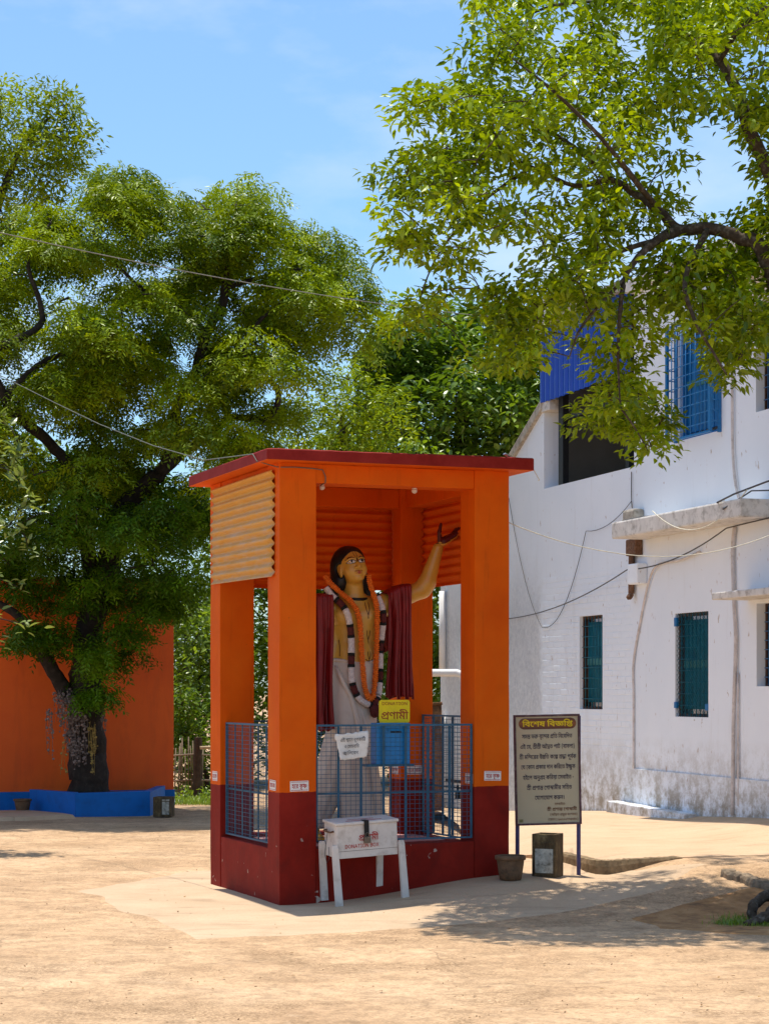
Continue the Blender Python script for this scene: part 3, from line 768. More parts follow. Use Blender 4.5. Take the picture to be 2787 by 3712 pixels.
# outlines of the letters that stand on the signs: glyph number -> closed outlines as x, y, x, y, ...
GLYPHS = {
55: [[69,156,69,138,43,138,43,0,24,0,24,138,-2,138,-2,156,20,156,16,160,12,166,8,171,5,176,14,190,23,203,34,214,46,222,61,227,78,229,91,228,104,226,116,222,128,217,139,210,151,202,164,193,176,183,166,169,149,182,135,192,121,201,108,206,95,210,81,211,68,210,57,206,48,201,40,193,33,184,26,173,29,169,32,165,36,160,40,156]],
42: [[152,156,152,138,125,138,125,0,106,0,97,14,85,28,71,39,55,49,38,56,19,61,9,85,34,99,59,111,85,122,112,131,106,120,106,138,-2,138,-2,156], [106,118,111,112,92,105,71,96,51,87,32,76,46,72,61,66,76,58,90,48,101,36,110,22,107,22,107,28,106,34,106,40,106,47]],
61: [[89,156,89,138,84,138,76,135,67,130,58,123,50,115,43,105,37,93,33,80,32,66,33,49,37,37,43,28,51,22,59,18,67,17,72,18,77,18,82,20,87,23,96,8,89,4,82,1,74,-1,66,-1,51,1,38,7,27,17,19,30,14,46,12,65,14,85,20,102,29,117,41,130,55,140,70,147,54,139,49,138,44,138,39,138,32,138,-2,138,-2,156]],
48: [[172,156,172,138,146,138,146,0,126,0,126,128,128,133,127,137,126,142,126,146,126,152,126,172,140,172,146,156], [90,157,100,156,108,154,116,149,123,143,129,136,134,127,132,101,124,117,114,129,103,136,91,139,82,138,75,134,70,127,69,118,71,109,77,101,88,96,103,94,102,75,86,77,74,82,65,88,59,97,55,107,54,118,55,131,59,140,65,148,73,153,81,156], [19,157,29,156,39,153,48,148,54,140,59,129,60,115,59,105,56,96,49,87,40,81,28,76,14,75,12,94,23,95,32,98,38,102,42,106,44,112,45,117,44,126,39,133,31,138,19,139,15,139,10,138,5,138,0,136,-2,155,4,156,9,157,14,157]],
49: [[161,156,161,138,134,138,134,0,115,0,103,14,90,25,76,35,60,43,42,49,21,53,12,76,25,84,39,92,54,99,70,106,85,108,85,94,72,88,59,82,47,75,36,69,53,65,68,59,82,52,94,44,105,35,116,25,116,29,116,34,115,38,115,43,115,78,116,84,116,90,116,96,115,102,115,108,115,138,-2,138,-2,156], [19,142,30,139,45,134,61,127,76,119,91,109,105,99,117,89,117,66,107,76,95,86,82,95,68,103,54,111,40,117,26,122,12,126]],
130: [[246,156,246,138,132,138,114,129,101,121,93,114,87,107,85,101,84,95,85,89,88,85,92,83,97,82,106,83,114,86,122,92,131,99,150,94,152,88,154,80,156,73,156,65,155,52,151,41,144,30,133,22,119,17,100,16,86,17,72,21,59,28,47,38,35,51,25,69,16,90,7,116,26,121,35,93,45,71,57,55,70,44,84,37,101,35,117,37,129,43,136,53,138,67,138,74,136,80,134,85,132,90,147,91,134,79,122,71,110,66,98,64,89,65,80,68,74,73,69,79,66,87,64,96,66,107,72,118,83,129,98,138,93,138,87,138,81,138,74,138,-2,138,-2,156], [136,83,129,91,122,100,117,110,112,120,110,129,108,138,126,143,130,129,134,116,141,104,150,94], [194,130,209,128,220,122,227,113,229,101,228,95,226,88,222,80,215,74,205,68,190,64,186,81,197,84,204,88,209,93,210,99,209,105,205,109,200,112,194,112,183,110,172,104,162,93,152,77,144,98,155,112,167,122,180,128], [195,20,184,21,175,23,167,28,161,33,155,40,150,48,144,78,153,85,157,70,162,58,169,49,176,42,185,38,194,37,201,38,206,41,210,45,212,52,210,58,207,63,202,68,194,71,208,81,213,79,218,75,223,71,227,65,230,59,230,51,230,43,226,36,222,29,215,24,206,21]],
378: [[72,157,87,156,100,151,112,143,123,132,136,118,150,100,136,90,127,103,119,113,112,121,105,128,97,133,90,136,82,138,74,139,65,138,56,136,48,133,41,129,35,124,28,120,26,119,31,121,35,123,40,124,46,124,57,122,64,117,69,108,70,99,70,97,70,95,70,93,70,91,42,75,47,79,51,84,53,89,54,96,53,100,51,104,46,107,40,108,36,108,32,107,28,105,24,103,6,121,16,131,26,140,37,147,48,153,60,156], [124,118,54,60,40,74,64,92,66,92,69,95,72,98,75,100,77,102,80,105,83,107,113,132], [184,156,184,138,155,138,155,52,136,63,136,99,137,112,137,118,136,124,136,132,136,140,136,172,149,172,155,156], [111,-15,96,-14,81,-11,67,-6,54,2,42,13,32,26,22,41,14,60,32,67,41,48,51,32,62,20,76,11,92,5,111,4,125,4,136,7,143,11,148,17,151,23,152,30,150,39,145,47,137,52,126,54,121,53,117,52,114,50,111,47,110,44,110,40,110,38,110,36,110,33,111,31,93,27,91,32,91,36,90,40,90,43,91,51,95,58,101,64,108,68,116,70,125,71,138,69,149,65,158,58,165,49,169,39,170,29,169,17,164,6,156,-3,145,-10,130,-14]],
50: [[173,156,173,138,147,138,147,0,128,0,128,88,133,72,126,82,120,88,114,92,109,94,106,93,102,92,99,89,96,84,91,77,86,67,79,56,74,47,68,40,62,35,55,33,47,32,40,32,34,34,28,38,22,44,16,51,9,61,24,70,30,60,35,54,40,52,45,51,49,51,53,53,57,57,62,62,67,70,72,80,78,88,84,100,90,107,97,111,104,112,112,111,119,108,126,102,134,94,129,93,128,99,128,104,128,109,128,114,128,138,-2,138,-2,156], [68,68,65,83,63,95,59,104,54,110,46,115,36,119,24,122,10,124,13,143,27,138,40,135,50,132,59,128,66,123,71,117,75,109,77,100,79,89]],
44: [[158,156,158,138,132,138,132,0,112,0,112,34,117,20,108,33,99,45,90,55,81,63,70,68,59,70,50,69,43,66,39,60,37,51,38,44,43,37,50,32,61,28,54,8,42,14,33,20,25,27,20,35,17,43,16,52,18,63,22,72,29,79,37,84,47,87,56,88,70,87,82,83,93,76,102,68,110,58,118,47,114,46,113,52,113,58,113,64,112,70,112,138,-2,138,-2,156], [75,81,75,79,75,78,74,76,74,75,55,80,54,94,50,104,44,111,36,117,24,121,10,124,13,142,24,138,36,137,46,133,54,129,62,122,67,115,71,105,74,94]],
435: [[126,76,110,78,97,85,87,95,79,109,82,110,80,102,77,94,72,86,66,80,59,76,50,75,43,76,37,78,30,81,24,87,18,94,10,104,26,113,32,103,38,98,42,95,48,94,54,95,58,98,63,103,66,112,68,123,69,138,86,138,89,129,92,120,95,113,100,106,105,100,111,96,118,94,126,93,134,94,140,97,143,103,144,110,143,120,139,129,134,137,127,144,147,148,151,144,155,139,158,133,161,126,163,118,164,110,161,96,154,85,142,78], [184,156,184,138,-2,138,-2,156], [108,-14,88,-12,69,-6,52,3,37,18,23,38,11,64,30,70,39,49,50,33,62,20,75,12,90,7,107,5,126,7,138,13,145,23,148,36,147,44,145,50,141,56,135,60,129,63,120,64,115,63,111,62,107,59,105,56,104,53,103,48,103,46,104,43,105,40,106,37,87,34,85,38,84,43,84,48,84,52,85,60,88,67,94,72,102,76,110,79,120,80,134,78,146,74,155,66,161,57,165,47,167,35,165,21,160,9,152,0,140,-8,125,-12]],
43: [[106,11,90,12,75,16,61,23,48,34,37,48,26,66,16,89,7,116,26,121,36,91,47,68,59,51,72,39,88,32,105,30,117,31,128,34,136,40,142,48,146,57,147,67,147,74,146,80,144,86,141,91,139,96,136,100,148,119,156,105,162,92,165,79,166,66,164,52,159,38,150,27,139,18,124,13], [96,71,82,73,71,79,64,88,62,100,63,106,64,112,66,117,68,122,88,116,86,113,84,109,83,105,83,102,84,96,87,92,91,90,96,89,102,89,107,91,112,94,118,99,125,106,132,116,148,119,146,106,139,95,131,87,124,80,115,75,106,72], [183,156,183,138,-2,138,-2,156]],
287: [[122,132,138,130,150,123,158,113,160,99,159,89,154,79,147,71,138,64,127,58,114,53,107,70,121,76,132,82,139,89,141,98,140,105,136,110,130,113,121,114,112,114,105,112,97,109,91,105,86,101,82,97,79,93,78,90,79,86,81,84,85,82,91,80,86,62,74,65,66,71,60,78,59,88,60,96,64,104,70,111,78,118,87,124,98,128,109,131], [164,42,160,25,148,11,131,3,108,0,92,1,76,6,62,13,49,23,36,37,25,55,15,78,7,104,26,110,36,81,46,58,59,40,73,28,89,21,108,19,122,20,133,25,141,32,143,43,142,51,137,58,130,63,121,67,141,76,151,69,158,62,162,53], [190,118,204,116,214,110,221,100,224,87,223,80,220,72,216,64,209,57,198,51,184,46,178,64,189,68,198,72,203,78,205,85,203,93,200,98,194,100,188,101,179,100,171,96,163,89,152,77,144,84,151,96,158,104,166,111,174,115,181,117], [235,156,235,138,-2,138,-2,156]],
59: [[-89,-20,-79,-15,-69,-11,-58,-6,-48,-2,-37,2,-26,6,-20,-10,-29,-13,-38,-16,-46,-19,-55,-22,-62,-25,-69,-28,-72,-26,-54,-28,-38,-32,-25,-36,-12,-42,-1,-47,9,-54,0,-68,-13,-60,-26,-54,-38,-49,-52,-45,-65,-42,-80,-40]],
363: [[226,156,226,138,113,138,113,63,110,68,120,79,132,89,146,99,160,107,176,115,192,122,208,106,204,97,201,88,198,80,196,71,195,62,195,51,196,39,197,28,200,16,204,2,185,-2,181,13,178,27,176,41,176,56,176,65,177,75,179,83,181,91,184,97,186,102,190,101,175,95,162,87,149,78,135,68,122,57,108,44,94,54,94,90,95,92,94,98,94,102,94,108,94,112,94,138,-2,138,-2,156], [49,119,59,118,68,115,77,111,85,106,92,99,100,90,100,68,89,81,76,91,64,98,52,101,44,100,38,96,33,91,32,84,33,78,37,72,42,68,50,64,41,46,29,53,19,62,13,72,12,84,13,95,17,103,23,110,31,115,40,118]],
46: [[152,156,152,138,125,138,125,0,106,0,97,14,85,28,71,39,55,49,38,56,19,61,9,85,34,99,59,111,85,122,112,131,106,120,106,138,-2,138,-2,156], [106,118,111,112,92,105,71,96,51,87,32,76,46,72,61,66,76,58,90,48,101,36,110,22,107,22,107,28,106,34,106,40,106,47], [46,-2,40,0,36,2,32,7,31,13,32,19,36,24,40,27,46,28,52,27,57,24,60,19,61,13,60,7,57,2,52,0]],
224: [[191,156,191,138,165,138,165,0,146,0,146,99,151,83,141,97,132,109,124,118,116,126,109,132,101,136,93,138,84,139,75,138,66,135,58,131,51,125,45,119,39,112,37,111,41,113,45,115,49,116,53,116,66,114,75,108,80,100,81,89,81,86,81,84,81,82,80,80,76,82,79,85,82,88,85,91,88,94,91,97,94,100,125,129,137,116,66,49,52,62,72,82,63,71,56,66,59,70,62,75,64,80,64,86,64,91,61,96,56,99,50,100,46,99,42,98,38,97,34,95,15,113,25,125,36,136,46,145,58,152,70,156,82,157,96,156,108,152,119,145,129,136,140,125,152,110,147,112,146,118,146,124,146,132,146,140,146,172,159,172,165,156], [165,-11,146,-11,143,-4,140,2,136,6,131,8,125,10,119,11,106,10,94,9,81,7,67,6,58,7,48,8,39,11,30,15,23,21,16,29,13,39,11,53,11,57,12,62,12,67,14,72,33,69,32,66,31,62,31,57,31,53,32,44,35,36,40,31,48,27,57,25,67,24,79,25,90,27,102,28,114,29,124,28,132,26,139,21,146,15,146,38,165,38]],
35: [[102,12,82,15,64,23,47,36,32,56,18,82,7,116,26,122,35,93,45,70,57,53,69,41,84,34,101,32,112,32,121,34,128,38,134,42,138,48,141,55,143,62,143,70,142,80,139,89,134,96,128,102,120,106,111,107,102,106,97,103,93,98,92,92,92,89,93,86,93,84,94,80,75,76,74,81,73,86,72,90,72,95,73,104,77,111,83,117,90,122,100,124,110,125,125,123,137,118,148,109,156,98,161,84,162,68,161,54,156,40,148,29,136,20,120,14], [179,156,179,138,-2,138,-2,156]],
39: [[154,156,154,138,127,138,127,0,108,0,108,61,112,47,103,58,94,68,84,76,74,82,64,86,54,88,45,87,38,83,34,77,32,68,33,62,37,56,44,51,54,46,44,28,30,36,20,45,14,56,12,69,13,80,17,90,24,97,32,102,42,105,51,106,63,105,75,101,85,96,95,89,104,81,113,71,109,70,109,76,108,81,108,87,108,93,108,138,-2,138,-2,156]],
37: [[153,156,153,138,40,138,40,63,36,68,47,79,59,89,72,99,87,107,102,115,119,122,135,106,131,97,127,88,125,80,123,71,122,62,122,51,122,39,124,28,126,16,130,2,112,-2,108,13,105,27,103,41,102,56,103,65,104,75,106,83,108,91,111,97,113,102,116,101,102,95,88,87,75,78,62,68,49,57,35,44,20,54,20,138,-2,138,-2,156]],
16: [[128,157,137,156,145,155,151,152,156,148,161,144,164,139,166,132,167,122,167,0,148,0,146,7,142,12,138,16,133,19,127,21,120,22,112,22,104,21,96,20,87,19,78,18,68,18,59,18,50,19,40,22,31,26,23,33,17,42,13,54,12,70,12,76,12,82,14,88,14,94,34,92,33,87,32,82,31,77,31,70,32,60,34,52,38,46,43,42,49,39,55,37,62,36,69,36,81,37,92,38,103,40,115,40,125,39,134,37,141,33,148,26,148,116,147,124,146,129,145,133,142,136,137,138,128,139,120,138,111,135,104,131,97,125,91,119,87,112,84,105,83,98,84,96,84,93,86,90,88,88,92,87,98,86,101,86,103,86,106,87,108,87,110,70,107,69,104,68,99,68,94,68,83,69,73,75,66,84,64,98,65,108,69,118,75,128,83,138,92,145,103,152,115,156]],
10: [[90,156,88,164,85,170,79,174,70,175,52,175,37,175,26,177,18,180,11,184,5,190,1,197,-2,205,-2,215,-2,218,-2,221,-2,225,-1,228,17,227,17,224,16,222,16,219,16,217,17,212,17,208,19,204,21,200,25,197,31,195,39,193,50,193,64,193,76,192,85,191,92,188,98,184,102,179,105,173,107,165,108,156], [60,125,78,123,92,118,103,111,110,102,115,91,116,81,112,63,102,49,84,39,59,35,62,38,73,34,85,29,98,22,110,15,123,7,135,-2,124,-16,109,-5,95,4,82,12,70,19,57,25,43,30,28,34,12,38,15,56,24,54,32,52,41,51,52,51,67,52,79,55,87,60,92,66,95,73,96,80,94,92,86,100,75,106,62,108,54,107,47,106,43,104,39,101,38,97,37,92,37,90,38,88,38,86,38,84,20,81,19,85,18,89,18,93,18,96,19,105,23,112,30,117,38,122,49,124], [44,116,41,124,36,130,29,136,18,139,24,150,36,147,48,141,56,135,61,127,64,117], [135,156,135,138,-2,138,-2,156]],
45: [[159,156,159,138,133,138,133,0,114,0,102,13,90,25,76,34,61,42,42,49,21,53,12,76,20,81,28,86,37,90,46,95,54,99,63,104,53,110,41,116,28,121,12,126,20,142,20,138,-2,138,-2,156], [114,138,34,138,28,140,39,137,50,132,60,126,69,120,78,114,84,108,85,94,76,90,66,85,57,80,47,76,39,71,31,66,28,70,48,66,66,60,81,52,94,43,106,32,118,21,114,20,114,25,114,31,114,37,114,43]],
597: [[48,29,49,26,47,17,44,8,40,-2,36,-11,32,-20,28,-30,12,-30,15,-15,18,0,21,15,23,29]],
232: [[176,156,176,138,149,138,149,46,130,48,130,128,131,133,131,137,130,142,130,146,130,152,130,172,143,172,149,156], [94,157,103,156,112,154,120,149,127,143,133,136,137,127,136,101,128,117,118,129,107,136,94,139,86,138,79,134,74,127,73,118,75,109,81,101,91,96,107,94,105,75,90,77,78,82,69,88,62,97,59,107,58,118,59,131,63,140,69,148,76,153,85,156], [23,157,33,156,43,153,51,148,58,140,63,129,64,115,63,105,59,96,53,87,44,81,32,76,17,75,16,94,27,95,36,98,42,102,46,106,48,112,49,117,47,126,42,133,34,138,23,139,17,139,12,138,7,137,2,136,0,155,5,156,11,157,17,157], [149,-11,131,-11,126,-1,120,6,112,9,102,11,95,10,88,10,81,9,73,8,65,7,57,6,49,7,42,8,34,11,27,15,21,20,16,26,14,35,12,46,13,49,13,53,14,56,14,60,34,58,33,55,32,52,32,49,32,46,33,39,35,33,39,29,44,26,50,25,57,24,68,25,78,27,87,28,97,29,107,28,116,26,124,22,130,15,130,56,149,55]],
56: [[69,138,43,138,43,0,24,0,24,138,-2,138,-2,156,24,156,21,170,15,183,7,193,-4,200,-17,206,-31,209,-47,211,-63,212,-77,212,-88,210,-98,208,-105,206,-109,202,-110,198,-109,194,-104,192,-98,191,-91,191,-67,191,-55,190,-46,188,-39,186,-34,181,-30,176,-27,170,-26,163,-25,154,-42,154,-42,159,-43,164,-45,167,-47,170,-50,171,-53,172,-58,173,-64,173,-88,173,-98,173,-106,174,-113,176,-119,178,-124,182,-128,187,-130,192,-130,197,-126,210,-114,220,-94,227,-64,229,-20,225,14,211,35,188,44,156,69,156]],
8: [[226,156,226,138,200,138,200,0,180,0,172,14,162,26,151,36,139,45,146,62,155,55,165,46,174,37,181,27,181,31,181,34,180,38,180,41,180,45,180,48,180,138,-2,138,-2,156], [94,23,77,25,62,31,46,42,32,58,19,81,7,110,26,116,35,93,44,74,55,59,66,50,80,44,94,42,107,43,117,46,124,51,129,58,132,66,132,75,131,88,125,98,116,105,105,108,98,107,92,104,89,99,88,93,88,91,89,88,89,85,90,83,71,79,70,84,69,89,68,93,68,97,69,106,73,112,79,118,86,122,94,124,103,125,117,123,129,118,138,111,146,100,150,88,152,74,150,60,145,48,137,38,126,30,112,24], [86,116,84,124,79,130,71,136,61,139,67,150,78,147,90,141,98,135,103,127,106,117]],
62: [[71,156,69,164,66,170,60,174,51,175,46,175,31,175,21,177,12,180,6,184,0,190,-5,197,-7,205,-8,215,-8,218,-8,221,-7,224,-7,228,12,227,11,224,11,222,11,220,11,217,11,212,12,208,13,204,16,200,20,197,26,195,34,193,44,193,46,193,57,192,66,191,74,188,80,184,84,179,86,173,88,165,89,156], [89,156,89,138,84,138,76,135,67,130,58,123,50,115,43,105,37,93,33,80,32,66,33,49,37,37,43,28,51,22,59,18,67,17,72,18,77,18,82,20,87,23,96,8,89,4,82,1,74,-1,66,-1,51,1,38,7,27,17,19,30,14,46,12,65,14,85,20,102,29,117,41,130,55,140,70,147,54,139,49,138,44,138,39,138,32,138,-2,138,-2,156]],
262: [[157,156,157,138,40,138,40,63,36,68,53,84,72,99,94,111,119,122,130,110,130,22,111,15,111,108,116,101,102,95,88,87,75,78,62,68,49,57,35,44,20,54,20,138,-2,138,-2,156], [130,54,130,-29,111,-29,102,-20,92,-14,82,-8,72,-4,60,-1,49,2,40,22,50,27,61,33,74,39,87,45,99,50,111,54], [111,36,103,33,94,29,84,25,75,21,66,17,60,13,62,15,76,11,89,6,101,0,112,-9,112,-4,112,1,111,6,111,10]],
40: [[182,156,182,138,155,138,155,0,136,0,136,99,142,83,132,97,123,109,114,118,107,126,99,132,91,136,83,138,74,139,65,138,56,135,49,131,42,125,35,119,29,112,27,111,31,113,35,115,39,116,44,116,56,114,65,108,70,100,72,89,71,86,71,84,71,82,70,80,66,82,69,85,72,88,75,91,78,94,81,97,84,100,115,129,128,116,56,49,42,62,62,82,53,71,46,66,49,70,52,75,54,80,55,86,54,91,51,96,46,99,40,100,36,99,32,98,28,97,24,95,6,113,16,125,26,136,37,145,48,152,60,156,73,157,86,156,98,152,109,145,120,136,130,125,142,110,137,112,137,118,136,124,136,132,136,140,136,172,149,172,155,156]],
54: [[69,156,69,138,43,138,43,0,24,0,24,117,20,125,15,132,8,136,0,138,-2,138,-2,156,1,156,7,155,14,152,20,147,24,140,24,142,24,146,24,150,24,153,24,172,37,172,42,156]],
30: [[144,156,144,138,43,138,43,51,43,42,44,36,46,32,47,29,53,25,61,24,70,25,80,29,88,34,95,40,101,48,106,57,109,66,110,75,109,82,106,87,100,90,92,91,89,91,86,90,83,90,79,89,76,107,81,108,86,109,92,110,97,110,106,109,114,106,120,102,125,95,128,87,129,76,127,61,122,47,114,34,104,24,94,17,84,11,72,7,60,6,51,7,44,9,38,12,33,16,29,21,26,27,24,36,24,48,24,138,-2,138,-2,156], [99,156,97,164,94,170,88,174,79,175,55,175,41,175,30,177,22,180,15,184,9,190,5,197,2,205,2,215,2,218,2,221,2,224,3,228,21,227,21,224,20,222,20,220,20,217,21,212,21,208,23,204,25,200,29,197,35,195,43,193,54,193,74,193,85,192,94,191,102,188,108,184,112,179,114,173,116,165,117,156]],
593: [[64,-34,48,-8,37,21,30,52,28,83,30,115,37,145,48,173,64,198,84,198,69,172,58,144,52,114,49,83,51,52,58,21,69,-7,84,-34]],
47: [[185,156,185,138,159,138,159,0,140,0,140,84,141,77,136,84,130,90,123,94,116,95,112,94,109,93,105,91,102,88,100,84,100,77,100,74,100,72,100,70,100,68,84,66,82,76,78,84,73,90,67,95,60,98,53,98,47,98,42,96,38,93,34,89,33,84,32,79,34,70,39,62,48,56,60,50,54,32,42,36,32,42,24,49,17,58,13,68,12,80,13,90,17,99,23,107,32,112,41,115,52,116,64,115,75,112,84,105,92,96,88,96,92,103,98,108,105,112,113,113,121,112,128,109,135,105,143,99,140,96,140,101,140,106,140,111,140,117,140,138,-2,138,-2,156]],
594: [[20,-34,36,-8,46,20,53,50,56,81,53,113,47,143,36,172,20,198,41,198,57,172,68,144,75,113,77,81,75,50,68,19,57,-9,41,-34]],
12: [[127,156,126,164,122,170,116,174,107,175,72,175,58,175,47,177,39,180,32,184,26,190,22,197,19,205,18,215,18,218,19,221,19,225,20,228,38,227,38,224,37,222,37,219,37,217,37,212,38,208,40,204,42,200,46,197,52,195,60,193,71,193,102,193,114,192,123,191,130,188,136,184,140,179,142,173,144,165,145,156], [180,156,180,138,89,138,89,93,90,87,91,82,94,80,98,79,103,80,108,82,113,86,119,92,126,99,132,108,147,110,154,99,160,86,163,74,164,61,162,46,157,33,149,22,137,13,122,8,104,6,88,7,74,12,60,19,47,30,36,45,25,64,16,88,7,116,26,121,36,90,46,65,58,47,71,35,86,27,103,25,121,28,134,35,142,46,145,61,144,71,142,80,138,87,134,93,145,98,138,86,130,77,122,70,114,65,106,62,98,60,93,61,88,62,83,64,79,67,76,71,72,77,70,85,70,98,70,138,-2,138,-2,156]],
365: [[154,156,154,138,127,138,127,48,108,48,108,78,111,63,101,75,91,85,81,93,71,100,60,104,50,105,42,104,37,101,33,96,32,90,33,85,36,80,41,75,50,71,40,54,29,60,19,69,13,80,12,92,13,101,16,108,22,115,29,119,38,122,47,123,60,122,72,118,83,113,94,105,104,96,113,86,109,86,108,91,108,96,108,102,108,107,108,138,-2,138,-2,156], [56,51,69,50,81,46,91,39,101,31,111,21,120,10,116,-10,107,1,98,11,89,20,79,27,69,32,58,33,52,32,47,30,44,26,43,22,44,17,47,13,52,10,59,7,50,-10,43,-7,36,-3,31,3,26,8,24,15,23,22,24,30,28,38,33,43,40,48,48,50], [127,51,127,-11,108,-11,108,8,109,18,108,25,108,31,108,37,108,43,108,50]],
20: [[204,156,204,138,123,138,123,122,123,118,123,0,104,0,95,14,84,28,70,40,54,50,37,57,19,61,9,85,34,98,58,110,83,120,109,129,104,119,104,138,-2,138,-2,156], [104,117,109,110,96,105,83,100,69,94,56,88,44,82,32,76,47,72,61,66,76,57,89,47,99,35,107,22,105,22,105,28,104,34,104,40,104,47], [190,72,189,64,187,56,183,50,176,44,168,41,156,40,152,40,149,40,145,40,142,41,143,59,145,59,147,58,149,58,152,58,161,59,167,63,170,68,171,74,168,86,158,97,142,105,120,110,120,128,139,125,156,119,170,110,181,99,188,86]],
410: [[190,156,190,138,163,138,163,-11,144,-11,144,27,144,31,144,36,144,42,144,48,144,55,144,95,146,84,138,92,130,98,121,102,112,103,107,102,102,100,99,95,98,88,98,87,98,85,98,83,98,81,82,80,80,87,76,94,72,100,66,104,60,106,52,107,44,106,37,102,33,97,32,90,33,83,36,78,42,73,50,69,40,51,32,55,25,60,19,67,15,74,12,82,12,91,13,101,17,109,23,115,31,121,40,124,51,125,59,124,66,123,73,120,79,116,85,111,90,104,86,104,90,112,96,117,103,120,112,121,122,120,132,116,142,110,150,103,144,104,144,109,144,114,144,118,144,123,144,138,-2,138,-2,156], [94,65,104,64,113,62,122,58,130,52,138,44,146,36,154,25,163,13,150,4,143,15,135,24,129,32,122,38,115,43,109,46,102,48,94,48,82,47,72,43,62,37,53,30,51,30,55,32,59,34,64,34,68,35,79,33,86,28,89,22,91,14,91,12,91,10,90,8,90,7,66,-8,70,-4,73,-1,75,3,76,8,75,13,73,17,69,19,63,20,60,20,56,19,52,18,49,16,32,33,41,41,50,49,60,56,70,61,81,64], [141,28,76,-24,64,-9,84,6,87,7,90,9,92,11,95,13,97,15,100,18,103,20,130,41]],
350: [[197,156,197,138,40,138,40,63,36,68,53,84,72,99,94,111,119,122,130,110,130,57,111,49,111,108,116,101,102,95,88,87,75,78,62,68,49,57,35,44,20,54,20,138,-2,138,-2,156], [176,17,176,8,177,-1,179,-10,182,-20,164,-24,162,-13,159,-2,158,8,157,19,158,28,158,38,160,47,163,57,164,53,155,51,146,48,136,45,128,42,122,40,105,34,88,27,73,20,60,13,62,15,76,11,88,6,100,0,112,-9,112,-4,112,1,111,6,111,10,111,40,130,47,130,-29,111,-29,102,-20,92,-14,82,-8,72,-4,60,-1,49,2,40,21,51,28,63,34,76,40,90,46,104,52,118,57,125,59,137,63,148,67,159,70,170,73,184,59,180,48,178,38,176,27]],
58: [[-44,-60,-52,-60,-59,-58,-66,-54,-72,-49,-76,-43,-77,-34,-74,-23,-67,-16,-56,-11,-43,-9,-43,2,-24,2,-24,-14,-32,-26,-34,-25,-36,-25,-39,-25,-41,-25,-49,-26,-54,-28,-58,-31,-59,-35,-58,-39,-55,-42,-50,-44,-45,-45,-35,-44,-26,-40,-17,-34,-10,-26,2,-31,16,-38,29,-46,41,-54,30,-68,21,-61,12,-55,2,-50,-6,-46,-11,-50,-16,-54,-23,-56,-29,-58,-37,-60]],
131: [[-64,177,18,229,28,215,-52,161]],
312: [[96,156,96,138,40,138,40,128,38,121,39,117,39,112,40,107,40,100,40,68,41,59,43,53,48,50,55,48,64,49,72,52,79,56,85,61,90,67,94,73,97,80,98,87,97,93,94,96,89,98,82,98,81,98,72,99,65,100,59,101,53,104,49,106,44,109,40,113,37,116,40,133,44,128,49,124,55,120,61,118,69,117,78,116,83,116,89,116,94,116,98,115,101,114,104,112,106,111,110,107,113,102,115,97,116,90,115,84,114,78,112,71,108,62,98,49,84,39,69,33,54,31,46,32,39,33,34,36,29,39,26,43,23,48,21,56,20,68,20,138,-2,138,-2,156], [228,78,227,65,223,54,217,45,209,38,200,33,190,29,180,26,170,24,164,30,178,28,191,25,204,21,217,16,231,10,246,3,237,-12,217,-3,197,5,176,12,155,17,133,21,110,24,112,42,120,40,128,39,137,38,147,38,167,39,183,44,195,50,203,59,207,68,209,78,207,89,201,98,191,103,178,105,176,105,174,105,172,104,170,104,168,120,170,120,174,121,177,121,180,121,193,120,204,116,212,111,219,105,223,98,226,91,228,84], [131,54,124,55,117,56,112,59,107,62,104,67,102,72,100,79,99,90,99,100,97,106,97,140,116,140,116,131,116,119,116,116,116,113,116,109,116,105,116,90,117,84,118,80,119,78,120,75,125,72,133,72,143,72,151,76,158,80,164,85,167,91,168,96,167,100,164,102,160,103,155,103,154,103,141,104,130,108,121,113,113,120,116,136,121,132,126,128,131,124,137,122,145,121,155,120,168,120,170,120,171,119,173,117,175,116,180,113,184,109,186,104,187,97,185,85,180,75,171,66,160,60,146,56], [249,156,249,138,93,138,93,156]],
57: [[-72,-66,-79,-66,-86,-64,-94,-60,-100,-54,-104,-47,-106,-38,-103,-26,-96,-17,-84,-12,-68,-10,-53,-11,-39,-15,-24,-22,-9,-31,6,-42,22,-54,11,-68,-5,-55,-20,-44,-33,-36,-46,-30,-58,-27,-70,-26,-78,-27,-83,-29,-87,-33,-88,-38,-87,-44,-83,-48,-78,-50,-72,-51,-63,-50,-57,-47,-52,-43,-48,-38,-46,-32,-44,-26,-43,-20,-43,-15,-43,2,-24,2,-24,-11,-24,-19,-25,-28,-28,-37,-32,-46,-38,-54,-46,-61,-57,-65]],
51: [[60,125,78,123,92,118,103,111,110,102,115,91,116,81,112,63,102,49,84,39,59,35,62,38,73,34,85,29,98,22,110,15,123,7,135,-2,124,-16,109,-5,95,4,82,12,70,19,57,25,43,30,28,34,12,38,15,56,24,54,32,52,41,51,52,51,67,52,79,55,87,60,92,66,95,73,96,80,94,92,86,100,75,106,62,108,54,107,47,106,43,104,39,101,38,97,37,92,37,90,38,88,38,86,38,84,20,81,19,85,18,89,18,93,18,96,19,105,23,112,30,117,38,122,49,124], [44,116,41,124,36,130,29,136,18,139,24,150,36,147,48,141,56,135,61,127,64,117], [135,156,135,138,-2,138,-2,156]],
